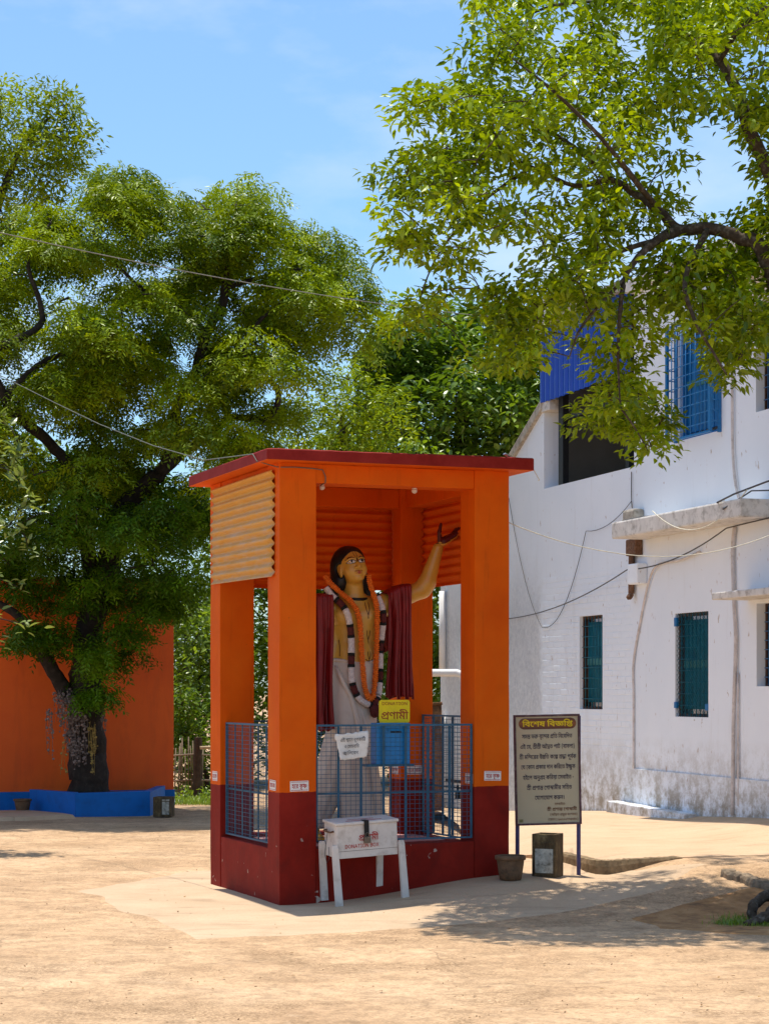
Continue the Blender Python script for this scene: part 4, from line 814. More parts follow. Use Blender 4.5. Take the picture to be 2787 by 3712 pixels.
205: [[184,156,184,138,158,138,158,0,139,0,139,106,144,90,136,102,128,112,120,120,113,127,106,132,99,136,91,138,84,139,72,137,62,132,54,125,48,116,44,114,49,117,55,120,63,121,72,122,82,121,90,117,97,112,101,106,103,99,104,92,102,78,95,66,83,56,66,44,53,62,65,68,75,75,82,82,84,91,83,96,80,100,75,103,68,104,61,104,56,103,50,101,44,98,23,114,31,127,40,137,49,146,59,152,70,156,82,157,93,156,104,153,115,147,125,140,135,130,144,118,140,121,140,125,139,132,139,139,139,146,139,172,152,172,158,156], [158,-11,140,-11,135,-2,129,5,121,9,112,11,104,10,96,10,88,9,81,8,72,7,63,6,55,7,46,8,37,11,29,15,22,21,16,29,13,39,12,53,12,58,12,63,13,68,14,72,33,69,32,65,31,62,31,57,31,53,32,44,35,36,40,31,46,27,54,25,64,24,72,25,79,26,86,27,93,28,101,28,109,29,117,28,124,26,132,22,139,15,139,17,158,17]],
52: [[-64,-46,-70,-45,-74,-42,-78,-37,-79,-31,-78,-25,-74,-20,-70,-17,-64,-16,-58,-17,-53,-20,-50,-25,-49,-31,-50,-37,-53,-42,-58,-45]],
598: [[12,84,73,84,73,64,12,64]],
357: [[127,76,119,76,112,78,105,80,99,84,93,88,85,94,80,99,76,102,72,104,68,104,64,104,61,102,58,98,58,94,58,89,60,85,64,81,68,77,54,63,47,70,42,78,38,86,37,95,38,103,41,110,46,116,52,119,59,122,65,122,75,121,83,118,90,114,98,107,106,101,112,96,119,94,126,93,133,94,139,97,142,102,144,110,142,120,138,129,133,137,126,144,146,148,150,144,154,139,157,133,160,126,162,118,163,110,162,100,159,92,154,85,147,80,138,77], [183,156,183,138,-2,138,-2,156], [105,-14,84,-12,65,-6,48,5,32,21,18,43,6,71,25,77,34,55,44,37,56,23,70,13,86,7,104,5,123,7,136,13,143,23,145,36,144,44,142,50,138,56,133,60,126,63,118,64,113,63,108,62,105,59,103,56,101,53,101,48,101,46,101,43,102,40,103,37,84,34,83,38,82,43,81,48,81,52,82,60,86,67,92,72,99,76,108,79,117,80,131,78,143,74,152,66,159,57,163,47,164,35,163,21,158,9,149,0,138,-8,123,-12]],
22: [[121,0,121,106,126,90,118,102,110,112,102,120,95,127,88,132,81,136,74,138,66,139,54,137,44,132,37,125,30,116,26,114,31,117,37,120,45,121,54,122,64,121,73,117,79,112,83,106,86,99,86,92,84,78,76,66,64,54,46,43,33,61,46,67,56,74,64,82,66,91,65,96,62,100,57,103,50,104,44,104,38,103,32,101,26,98,6,114,14,127,22,137,31,146,41,152,52,156,64,157,76,156,87,153,97,147,107,140,117,130,127,118,122,121,122,125,121,132,121,139,121,146,121,172,134,172,140,156,166,156,166,138,140,138,140,0]],
275: [[124,76,108,78,96,84,86,95,78,109,81,110,79,102,75,94,71,86,65,80,58,76,49,75,42,76,36,78,29,81,23,87,16,94,9,104,24,113,31,103,36,98,41,95,46,94,52,95,57,98,61,103,64,112,67,123,68,138,85,138,87,129,90,120,94,113,98,106,104,100,110,96,117,94,125,93,133,94,139,97,142,103,143,110,142,120,138,129,132,137,126,144,146,148,150,144,154,139,157,133,160,126,162,118,162,110,160,95,152,84,140,78], [182,156,182,138,-2,138,-2,156], [155,92,155,0,136,0,127,9,118,17,109,24,98,29,87,34,74,37,65,56,81,66,98,76,117,84,136,91], [136,76,127,72,118,67,108,62,100,58,91,53,84,48,86,50,101,45,115,38,126,31,136,22,136,27,136,32,136,37,136,40]],
454: [[203,156,203,138,125,138,125,72,124,68,125,64,125,59,125,54,125,49,125,0,106,0,97,14,85,28,71,39,55,49,38,56,19,61,9,85,34,99,59,111,85,122,112,131,106,120,106,138,-2,138,-2,156], [106,118,111,112,92,105,71,96,51,87,32,76,46,72,61,66,76,58,90,48,101,36,110,22,107,22,107,28,106,34,106,40,106,47], [160,41,150,42,142,45,134,50,127,57,121,67,115,79,124,96,129,84,133,75,138,67,144,62,150,59,157,58,163,59,168,62,172,67,173,74,172,80,170,84,168,88,163,92,157,95,149,97,152,116,163,113,172,109,180,103,186,95,190,86,192,75,190,61,183,50,173,43], [46,-2,40,0,36,2,32,7,31,13,32,19,36,24,40,27,46,28,52,27,57,24,60,19,61,13,60,7,57,2,52,0]],
641: [[48,0,48,156,69,156,69,0]],
6: [[31,78,46,68,61,56,74,42,86,28,97,13,106,-2,90,-10,80,5,69,18,59,30,47,42,34,52,18,62], [20,122,21,131,24,139,30,146,37,151,45,154,55,156,64,154,73,151,80,146,85,139,89,131,90,122,89,112,85,104,80,97,73,92,64,88,55,87,45,88,37,92,30,97,24,103,21,112], [37,122,38,114,42,108,48,105,55,104,62,105,68,108,72,114,73,122,72,129,68,135,62,138,55,139,48,138,42,134,38,129]],
38: [[152,156,152,138,125,138,125,0,106,0,97,14,85,28,71,39,55,49,38,56,19,61,9,85,34,99,59,111,85,122,112,131,106,120,106,156], [106,118,111,112,92,105,71,96,51,87,32,76,46,72,61,66,76,58,90,48,101,36,110,22,107,22,107,28,106,34,106,40,106,47], [60,157,63,157,66,157,70,156,73,156,72,138,70,138,68,138,66,138,63,138,56,138,51,135,48,132,47,127,48,121,53,116,61,111,73,106,58,94,49,99,42,105,36,110,31,116,28,123,27,131,28,138,31,144,35,149,42,154,50,156]],
41: [[212,156,212,138,32,138,28,140,39,137,50,132,60,126,69,120,78,114,84,108,85,94,76,90,66,85,57,80,47,76,39,71,31,66,28,70,47,66,63,60,77,53,89,45,101,36,112,25,112,29,111,34,111,38,111,43,111,128,114,128,128,127,141,125,154,122,165,118,176,112,185,104,190,97,194,89,197,81,198,72,197,64,195,56,190,50,184,44,175,41,164,40,160,40,156,40,153,40,149,41,150,58,152,58,154,58,157,58,159,58,169,59,175,63,178,68,178,74,175,86,166,96,150,104,130,108,130,0,111,0,100,13,89,24,75,34,60,42,42,48,21,53,12,76,20,81,28,86,37,90,46,95,54,99,63,104,53,110,41,116,28,121,12,126,20,142,20,138,-2,138,-2,156]],
7: [[20,122,21,131,24,139,30,146,37,151,45,154,55,156,64,154,73,151,80,146,85,139,89,131,90,122,89,112,85,104,80,97,73,92,64,88,55,87,45,88,37,92,30,97,24,103,21,112], [37,122,38,114,42,108,48,105,55,104,62,105,68,108,72,114,73,122,72,129,68,134,62,138,55,139,48,138,42,134,38,129], [20,34,21,44,24,52,30,59,37,64,45,67,55,68,64,67,73,64,80,59,85,52,89,44,90,34,89,25,85,16,80,9,73,4,64,1,55,0,45,1,37,4,30,9,24,16,21,25], [37,34,38,27,42,21,48,17,55,16,62,17,68,21,72,27,73,34,72,42,68,47,62,51,55,52,48,51,42,47,38,41]],
84: [[44,79,54,78,64,74,72,69,78,63,82,54,83,45,82,36,80,29,76,22,70,16,69,18,90,22,106,29,116,40,119,54,118,62,115,69,109,76,100,82,87,88,68,94,48,100,33,106,21,112,14,118,10,125,9,134,9,140,12,146,15,152,21,158,36,149,33,146,31,142,30,140,30,137,30,134,31,131,33,128,37,125,43,123,51,120,62,116,76,112,94,106,108,100,119,93,128,86,133,79,137,71,139,63,140,54,138,40,132,28,124,19,112,12,99,6,84,3,67,1,49,0,46,0,40,17,50,22,58,27,63,34,64,42,63,50,59,56,53,60,44,61,36,60,31,58,28,54,27,49,27,46,28,44,29,41,30,38,11,34,9,38,8,43,7,47,7,52,8,59,11,66,16,71,23,75,32,78]],
81: [[87,10,74,11,62,15,51,21,40,31,30,45,21,63,13,85,5,113,24,119,30,96,36,77,42,61,49,49,57,40,66,34,75,30,86,29,100,31,111,38,118,51,121,68,120,78,118,86,115,93,112,98,122,98,118,88,112,79,107,73,100,68,93,65,85,64,80,65,75,66,71,68,68,70,64,75,61,80,59,88,59,100,59,113,58,118,58,122,56,126,53,128,48,129,42,129,44,148,53,148,61,146,67,144,72,140,74,136,76,131,78,125,78,118,78,95,78,89,80,85,83,83,87,82,91,83,95,84,99,87,103,92,107,100,111,110,125,113,129,106,133,99,136,91,138,83,139,75,140,67,138,52,134,38,127,26,117,17,103,12]],
77: [[32,135,32,140,34,146,38,152,42,158,58,149,56,146,54,143,53,140,53,137,53,134,55,132,58,129,62,128,69,126,79,124,101,118,115,109,122,98,125,84,122,68,111,56,94,46,72,42,70,42,67,42,65,43,62,44,72,46,83,42,94,36,106,30,117,23,128,15,138,7,127,-6,113,5,99,14,87,22,74,28,62,33,48,38,33,42,16,46,20,64,29,62,38,60,48,59,60,58,82,60,95,65,103,73,105,83,105,89,102,94,98,98,92,101,84,104,72,107,59,110,49,114,41,118,36,122,33,128]],
75: [[72,23,58,24,44,29,33,36,25,47,20,61,18,78,20,93,24,106,32,118,43,128,57,134,75,136,93,134,107,128,118,119,125,108,129,95,130,80,128,66,124,52,116,40,105,31,91,25], [75,118,65,117,56,114,49,108,43,100,39,90,38,78,39,68,42,59,46,51,53,46,61,42,73,40,83,42,92,46,100,52,105,60,109,70,110,81,109,92,106,101,101,108,94,114,86,117]],
82: [[96,75,108,72,98,67,87,64,77,63,67,62,46,65,30,73,21,86,18,103,19,114,22,124,28,132,35,140,44,147,53,152,64,154,74,156,83,155,91,153,98,150,104,146,108,141,112,134,114,126,115,114,115,36,115,30,116,26,118,23,121,21,126,20,132,19,130,0,118,1,109,4,103,8,98,14,96,21,96,30], [66,80,76,81,85,83,93,85,101,89,96,84,96,110,95,118,95,124,93,129,90,132,87,135,84,136,80,137,74,138,68,137,61,135,55,132,50,127,45,122,41,116,39,109,38,102,40,91,46,85,55,82]],
80: [[78,0,60,2,44,7,31,16,21,28,14,44,12,62,15,81,23,99,37,115,55,130,77,144,104,157,113,144,111,140,110,137,109,133,108,130,110,123,114,118,121,115,130,114,130,114,131,114,132,114,133,114,142,100,129,92,118,85,109,78,103,71,99,63,98,55,99,48,103,42,111,38,123,36,125,36,128,36,130,36,132,36,140,15,127,9,112,4,96,1], [80,18,87,18,94,18,99,19,104,20,109,21,115,23,114,22,99,26,88,34,81,44,79,56,80,65,83,74,89,82,97,90,107,98,119,106,118,100,110,102,104,105,98,109,95,115,92,121,92,127,92,129,92,132,93,134,94,137,96,133,78,123,63,113,50,101,41,88,35,74,32,60,34,46,40,35,47,27,57,22,68,19]],
78: [[138,74,137,57,133,41,126,28,117,18,103,12,87,10,74,11,62,14,50,21,40,31,30,46,22,65,14,91,7,122,26,128,34,94,42,68,51,50,61,38,72,31,86,29,97,30,106,35,112,42,116,51,118,62,119,74,118,88,114,101,110,112,103,120,95,125,87,127,81,126,77,124,74,120,73,114,73,110,74,106,76,102,78,98,58,92,55,99,53,105,52,111,52,117,53,126,57,133,63,139,70,142,77,144,84,145,100,142,114,135,124,124,132,109,137,92]],
79: [[74,0,49,3,30,12,19,25,16,42,18,56,26,67,38,76,57,84,57,78,45,84,35,89,28,95,23,102,20,109,18,118,20,127,25,136,33,144,43,150,57,154,72,156,92,154,106,150,117,144,124,136,128,128,130,119,128,109,125,101,119,95,111,89,102,84,92,80,91,85,109,78,122,69,130,58,132,43,129,24,117,11,99,3], [74,18,91,20,103,25,110,33,112,43,111,51,107,57,100,63,92,67,83,70,74,73,57,68,45,61,38,52,36,42,38,33,45,25,57,20], [74,91,83,93,91,97,98,101,104,106,108,112,110,118,107,126,100,132,89,136,73,138,64,137,56,136,49,133,43,129,40,124,38,118,41,109,47,102,58,96]],
34: [[158,156,158,138,131,138,131,0,112,0,112,106,117,91,106,106,95,118,85,127,75,134,65,138,56,139,48,138,42,136,37,132,34,128,31,122,30,116,31,108,34,102,39,97,47,94,56,91,69,89,67,68,52,71,38,75,26,82,18,91,12,102,10,116,12,128,16,138,23,147,32,152,42,156,53,157,65,156,76,153,87,147,97,140,107,130,118,118,114,119,113,124,112,131,112,138,112,144,112,172,125,172,131,156]],
437: [[125,76,109,78,96,85,86,95,78,109,81,110,79,102,75,94,71,86,65,80,58,76,49,75,42,76,36,78,29,81,23,87,16,94,9,104,24,113,31,103,36,98,41,95,46,94,52,95,57,98,61,103,64,112,67,123,68,138,85,138,87,129,90,120,94,113,98,106,104,100,110,96,117,94,125,93,133,94,139,97,142,103,143,110,142,120,138,129,132,137,126,144,146,148,150,144,154,139,157,133,160,126,162,118,162,110,160,95,152,85,141,78], [183,156,183,138,-2,138,-2,156], [114,80,126,79,137,76,145,72,152,67,157,61,160,55,162,49,163,42,162,34,160,27,156,21,151,16,144,12,136,9,127,6,116,4,117,11,127,8,136,5,146,1,156,-4,166,-9,176,-15,167,-29,155,-22,143,-15,132,-10,120,-5,108,-1,96,2,84,5,70,8,74,25,82,23,90,21,97,21,106,20,124,22,135,26,142,33,144,42,142,51,136,58,127,62,116,64,107,63,101,60,97,56,96,50,96,48,97,46,97,44,98,42,80,38,79,42,78,46,77,50,77,53,78,61,81,68,87,73,94,77,103,79]],
521: [[137,0,123,1,110,5,98,12,89,20,81,30,76,42,81,62,99,65,112,71,122,79,128,88,131,100,132,112,132,118,131,124,129,131,127,138,64,138,64,156,116,156,112,163,108,169,105,175,104,181,103,187,102,193,103,202,107,211,113,220,121,229,136,217,130,211,126,205,123,198,122,191,122,186,124,180,126,175,129,169,134,162,139,156,217,156,217,138,173,138,169,138,165,138,161,138,158,138,174,120,187,102,196,82,199,60,197,43,192,29,183,17,170,8,155,2], [136,18,150,20,160,24,168,31,174,40,177,50,178,61,178,72,175,84,170,95,163,107,153,120,140,134,144,133,146,126,148,119,149,111,150,102,149,92,147,83,143,74,138,66,129,58,119,52,105,46,88,42,92,57,95,45,101,35,108,28,117,23,127,20], [69,156,69,138,43,138,43,0,24,0,24,138,-2,138,-2,156,20,156,16,160,12,166,8,171,5,176,14,189,23,200,34,210,47,218,61,223,78,225,95,223,111,219,127,212,144,203,160,192,176,181,166,168,149,179,134,189,120,196,107,202,94,206,81,207,69,206,58,202,49,197,40,191,33,183,26,173,29,169,32,165,36,160,40,156]],
18: [[127,157,144,155,157,148,165,136,168,121,166,109,162,99,154,90,145,83,133,76,120,70,112,88,127,94,138,101,145,110,148,120,146,129,142,135,136,138,127,140,118,139,110,136,103,133,96,129,90,124,86,119,84,114,83,110,83,106,85,103,89,100,96,99,91,80,79,84,70,90,65,98,63,108,64,116,68,125,74,133,82,141,92,148,103,153,115,156], [170,56,166,38,155,23,137,14,113,10,96,12,80,17,65,25,51,37,38,53,26,73,16,97,7,127,26,132,36,100,48,74,61,54,77,40,94,32,114,30,128,31,140,36,147,45,150,57,148,66,144,74,136,80,127,84,147,93,157,86,164,78,169,68]],
252: [[100,16,86,17,72,21,59,28,47,38,35,51,25,69,16,90,7,116,26,121,35,93,45,71,57,55,70,44,84,37,101,35,117,37,129,43,136,53,138,67,138,74,136,80,134,85,132,90,148,90,140,83,133,76,125,71,117,68,108,65,98,64,89,65,80,68,74,73,69,79,66,87,64,96,66,107,72,118,83,129,98,138,93,138,87,138,81,138,74,138,-2,138,-2,156,246,156,246,138,154,138,148,138,143,138,138,138,134,138,115,129,102,121,93,114,88,107,85,101,84,95,85,89,88,85,92,83,97,82,106,83,114,86,122,92,131,99,152,91,154,86,156,79,157,71,158,64,156,51,152,40,144,30,134,22,119,17], [194,97,174,98,158,102,145,107,134,115,126,124,119,135,138,140,142,133,148,127,155,122,164,118,176,116,190,115,196,115,200,115,205,115,209,116,220,99,214,98,207,98,200,97], [220,99,220,-29,201,-29,192,-20,182,-14,172,-8,162,-4,150,-1,139,2,130,21,140,27,152,33,164,39,177,45,189,50,201,54,201,99], [201,36,193,33,184,29,174,25,165,21,156,17,150,13,152,15,166,11,179,6,191,0,202,-9,202,-4,202,1,201,6,201,10]],
425: [[134,156,134,146,134,140,134,135,134,131,134,126,134,118,134,84,133,68,134,63,134,58,134,53,134,48,134,0,115,0,103,14,90,25,76,35,60,43,42,49,21,53,12,76,25,84,39,92,54,99,70,106,85,108,85,94,72,88,59,82,47,75,36,69,53,65,68,59,82,52,94,44,105,35,116,25,116,29,116,34,115,38,115,43,115,78,116,84,116,90,116,96,115,102,115,108,115,138,-2,138,-2,156], [19,142,30,139,45,134,61,127,76,119,91,109,105,99,117,89,117,66,107,76,95,86,82,95,68,103,54,111,40,117,26,122,12,126], [174,152,188,150,199,144,205,135,208,123,207,117,205,110,201,102,194,96,183,90,168,86,164,103,176,106,183,110,187,115,189,121,188,127,184,131,179,134,173,134,162,132,151,126,142,116,134,104,132,130,142,140,151,146,162,150], [174,42,160,43,149,48,140,56,133,65,123,87,134,100,138,88,143,78,149,70,156,64,164,60,173,59,179,60,185,63,189,67,190,74,189,80,186,85,181,90,172,93,186,103,192,101,197,97,202,93,206,87,208,81,209,73,208,65,205,57,200,51,193,46,185,43]],
10084: [[79,0,35,0,35,21,77,21,98,23,114,29,127,39,136,53,141,71,143,91,141,112,136,129,127,143,115,153,99,159,79,161,34,161,34,182,81,182,106,179,127,171,143,158,155,140,163,118,166,91,163,65,155,42,143,24,126,11,104,3], [45,182,45,0,22,0,22,182]],
10321: [[96,-2,74,0,54,9,38,23,25,41,18,64,15,91,18,118,25,141,38,159,54,173,74,181,96,184,118,181,137,173,153,159,166,141,174,118,176,91,174,64,166,41,153,23,137,9,118,0], [96,19,111,21,125,27,137,37,146,52,152,69,154,91,152,112,146,130,137,144,125,155,111,161,96,163,80,161,66,155,54,144,45,130,39,112,37,91,39,69,45,52,54,38,66,27,80,21]],
10300: [[22,0,22,182,49,182,123,66,127,60,130,54,135,46,139,38,144,29,149,19,146,19,145,29,144,39,144,48,143,57,143,64,143,70,143,182,166,182,166,0,139,0,73,104,68,111,64,118,59,127,53,136,47,148,39,162,43,162,44,149,44,137,45,126,45,117,45,110,45,104,45,0]],
10002: [[6,0,72,182,99,182,166,0,142,0,103,108,99,119,95,133,90,150,83,171,88,171,82,150,76,132,72,119,68,108,31,0], [40,51,40,71,133,71,133,51]],
10411: [[12,161,12,182,149,182,149,161,92,161,92,0,69,0,69,161]],
10234: [[11,0,11,21,44,21,44,161,11,161,11,182,99,182,99,161,67,161,67,21,99,21,99,0]],
10065: [[22,0,22,182,86,182,104,180,118,175,129,168,136,158,141,146,142,134,141,123,138,114,133,107,127,102,120,98,113,95,113,94,121,92,130,88,137,81,144,73,148,62,149,48,148,35,143,24,135,14,123,6,108,2,89,0], [45,21,88,21,106,23,118,29,125,38,127,49,126,57,122,66,117,72,109,78,100,81,89,83,45,83], [45,102,85,102,95,103,103,106,110,111,115,117,119,124,120,133,118,144,112,153,101,159,86,161,45,161]],
10466: [[7,0,78,102,78,84,11,182,38,182,64,143,69,135,74,129,77,123,81,117,84,111,88,104,83,104,87,111,91,117,94,123,97,129,102,135,107,143,134,182,160,182,93,85,93,103,164,0,137,0,105,46,100,53,96,59,93,65,90,70,86,76,83,83,88,83,84,76,81,70,78,65,74,59,70,53,65,46,33,0]],
}
# each line of text: its width, then (glyph number, x, y)
TEXTS = {
'head': (1402, [(55,0,0),(42,66,0),(61,216,0),(48,302,0),(49,471,0),(55,694,0),(42,761,0),(130,910,0),(55,1154,0),(378,1220,0)]),
'l1': (3068, [(50,0,0),(44,170,0),(435,326,0),(43,573,0),(287,753,0),(42,1051,0),(59,1200,0),(61,1200,0),(363,1286,0),(46,1510,0),(224,1724,0),(55,1913,0),(35,1980,0),(55,2221,0),(39,2288,0),(61,2439,0),(42,2525,0),(55,2674,0),(37,2741,0),(35,2892,0)]),
'l2': (3286, [(16,0,0),(10,190,0),(61,387,0),(45,474,0),(597,630,0),(232,761,0),(56,934,0),(232,1000,0),(56,1173,0),(8,1305,0),(62,1528,0),(262,1614,0),(35,1769,0),(40,2010,0),(54,2190,0),(30,2256,0),(593,2463,0),(42,2568,0),(54,2716,0),(42,2783,0),(47,2932,0),(54,3115,0),(594,3181,0)]),
'l3': (3406, [(232,0,0),(56,173,0),(44,304,0),(55,460,0),(363,526,0),(61,750,0),(46,837,0),(46,986,0),(12,1200,0),(365,1378,0),(55,1529,0),(35,1596,0),(20,1837,0),(61,2039,0),(410,2126,0),(232,2378,0),(350,2550,0),(54,2745,0),(40,2877,0),(58,3056,0),(42,3056,0),(131,3205,0),(20,3205,0)]),
'l4': (3309, [(61,0,0),(45,86,0),(61,308,0),(20,394,0),(54,596,0),(39,663,0),(224,879,0),(20,1068,0),(54,1269,0),(46,1336,0),(37,1550,0),(54,1700,0),(39,1767,0),(20,1983,0),(55,2185,0),(46,2251,0),(61,2400,0),(35,2487,0),(10,2728,0),(312,2861,0),(57,3083,0),(20,3107,0)]),
'l5': (2990, [(51,0,0),(10,132,0),(61,265,0),(47,352,0),(8,599,0),(39,822,0),(57,974,0),(205,974,0),(51,1155,0),(20,1353,0),(55,1554,0),(46,1621,0),(45,1770,0),(52,1926,0),(54,1926,0),(61,2058,0),(50,2144,0),(42,2315,0),(54,2464,0),(10,2530,0),(35,2663,0),(598,2905,0)]),
'l6': (2520, [(232,0,0),(56,173,0),(224,304,0),(48,493,0),(54,662,0),(357,729,0),(61,974,0),(22,1061,0),(54,1225,0),(275,1291,0),(54,1471,0),(44,1538,0),(56,1693,0),(46,1760,0),(50,1974,0),(55,2144,0),(51,2211,0),(35,2343,0)]),
'l7': (1727, [(61,0,0),(45,86,0),(54,243,0),(22,310,0),(54,474,0),(61,540,0),(45,626,0),(54,783,0),(22,850,0),(20,1078,0),(454,1280,0),(39,1481,0),(641,1632,0)]),
's1': (867, [(61,0,0),(50,86,0),(42,257,0),(54,406,0),(10,472,0),(35,605,0),(598,782,0)]),
's2': (1760, [(232,0,0),(56,173,0),(224,304,0),(48,493,0),(54,662,0),(357,729,0),(61,974,0),(22,1061,0),(54,1225,0),(275,1291,0),(54,1471,0),(44,1538,0),(56,1693,0)]),
's3': (2224, [(593,0,0),(8,105,0),(62,328,0),(262,414,0),(35,569,0),(224,810,0),(43,999,0),(57,1151,0),(46,1180,0),(42,1394,0),(6,1542,0),(48,1652,0),(38,1821,0),(46,1970,0),(594,2119,0)]),
's4': (2590, [(593,0,0),(61,105,0),(41,191,0),(54,401,0),(39,467,0),(7,683,0),(84,858,0),(81,1006,0),(77,1154,0),(75,1302,0),(77,1450,0),(82,1598,0),(82,1746,0),(80,1894,0),(78,2042,0),(79,2190,0),(75,2338,0),(594,2486,0)]),
'pron': (632, [(224,0,0),(34,189,0),(54,344,0),(44,410,0),(56,566,0)]),
'p1': (1747, [(16,0,0),(10,190,0),(437,387,0),(54,567,0),(61,634,0),(39,720,0),(38,936,0),(58,1085,0),(40,1085,0),(20,1264,0),(54,1466,0),(521,1532,0)]),
'p2': (1172, [(18,0,0),(61,250,0),(44,336,0),(54,492,0),(44,558,0),(42,714,0),(54,862,0),(55,929,0),(35,996,0)]),
'p3': (946, [(252,0,0),(54,244,0),(55,310,0),(47,376,0),(61,559,0),(42,646,0),(39,795,0)]),
'hk': (858, [(51,0,0),(61,132,0),(46,219,0),(20,433,0),(59,580,0),(425,635,0)]),
'hr': (804, [(51,0,0),(61,132,0),(46,219,0),(46,433,0),(54,582,0),(44,648,0)]),
'rm': (371, [(46,0,0),(54,149,0),(44,216,0)]),
'don': (1384, [(10084,0,0),(10321,180,0),(10300,372,0),(10002,560,0),(10411,732,0),(10234,894,0),(10321,1004,0),(10300,1195,0)]),
'donbox': (1976, [(10084,0,0),(10321,180,0),(10300,372,0),(10002,560,0),(10411,732,0),(10234,894,0),(10321,1004,0),(10300,1195,0),(10065,1451,0),(10321,1614,0),(10466,1805,0)]),
}
# ------------------------------------------------------------------ text outlines
def glyph_tris(key):
    """fill the outlines by winding number, so crossing strokes stay solid and counters stay open"""
    cs = [[(a[i], a[i + 1]) for i in range(0, len(a), 2)] for a in GLYPHS[key]]
    V = []; E = []
    for P in cs:
        n0 = len(V); V += [Vector(p) for p in P]; E += [(n0 + i, n0 + (i + 1) % len(P)) for i in range(len(P))]
    r = delaunay_2d_cdt(V, E, [], 0, 1e-4)
    def wind(x, y):
        w = 0
        for P in cs:
            for i in range(len(P)):
                (x0, y0), (x1, y1) = P[i - 1], P[i]
                if (y0 <= y) != (y1 <= y):
                    c = (x1 - x0) * (y - y0) - (x - x0) * (y1 - y0)
                    if y1 > y0 and c > 0: w += 1
                    elif y1 < y0 and c < 0: w -= 1
        return w
    out = []
    for f in r[2]:
        cx_ = sum(r[0][i].x for i in f) / len(f); cy_ = sum(r[0][i].y for i in f) / len(f)
        if wind(cx_ + 1e-3, cy_ + 1.3e-3) != 0: out.append(tuple(f))
    return r[0], out
_gg = {}
def lettering(name, key, mat, parent, origin, ex, ey, en, height, width=None, align='c', bold=0.0, lift=0.0015):
    """flat painted lettering: origin is the baseline point, ex/ey/en the reading, up and outward directions; height of 0.7 em"""
    w, items = TEXTS[key]
    sy = height / 165.0; sx = sy if width is None else width / w
    off = {'c': -w / 2, 'l': 0, 'r': -w}[align]
    mb = MB(); k = 0
    reps = [(0, 0)] if bold == 0 else [(-bold, 0), (bold, 0), (0, bold), (0, -bold)]
    for (g, gx, gy) in items:
        if g not in _gg: _gg[g] = glyph_tris(g)
        flat, tris = _gg[g]
        for (dx, dy) in reps:
            z = lift + 0.00003 * (k % 40); k += 1
            V = [Vector(origin) + ex * ((q.x + gx + off + dx) * sx) + ey * ((q.y + gy + dy) * sy) + en * z for q in flat]
            mb.add(V, tris)
    return mb.build(name, mat, parent)

# ------------------------------------------------------------------ pavilion
PTH = 0.3615
PC = np.array([-0.8314, 16.388]); PU = np.array([math.cos(PTH), math.sin(PTH)]); PVv = np.array([-math.sin(PTH), math.cos(PTH)])
U3 = Vector((PU[0], PU[1], 0)); V3 = Vector((PVv[0], PVv[1], 0)); Z3 = Vector((0, 0, 1))
S, PW, OV = 1.99, 0.308, 0.153
def PP(a, b_, z):
    """a metres along the open front from the near corner, b_ metres back, z up"""
    q = PC + PU * a + PVv * b_
    return Vector((q[0], q[1], z))
def pbox(mb, a0, a1, b0, b1, z0, z1, mi=0):
    zz = z1 if isinstance(z1, (tuple, list)) else (z1,) * 4
    zb = z0 if isinstance(z0, (tuple, list)) else (z0,) * 4
    mb.hexa([PP(a0, b0, zb[0]), PP(a1, b0, zb[1]), PP(a1, b1, zb[2]), PP(a0, b1, zb[3]), PP(a0, b0, zz[0]), PP(a1, b0, zz[1]), PP(a1, b1, zz[2]), PP(a0, b1, zz[3])], mi)
Z_PAINT, Z_SILL, Z_GR, Z_BEAM, Z_ROOF = 0.905, 0.448, 1.438, 3.372, 3.523

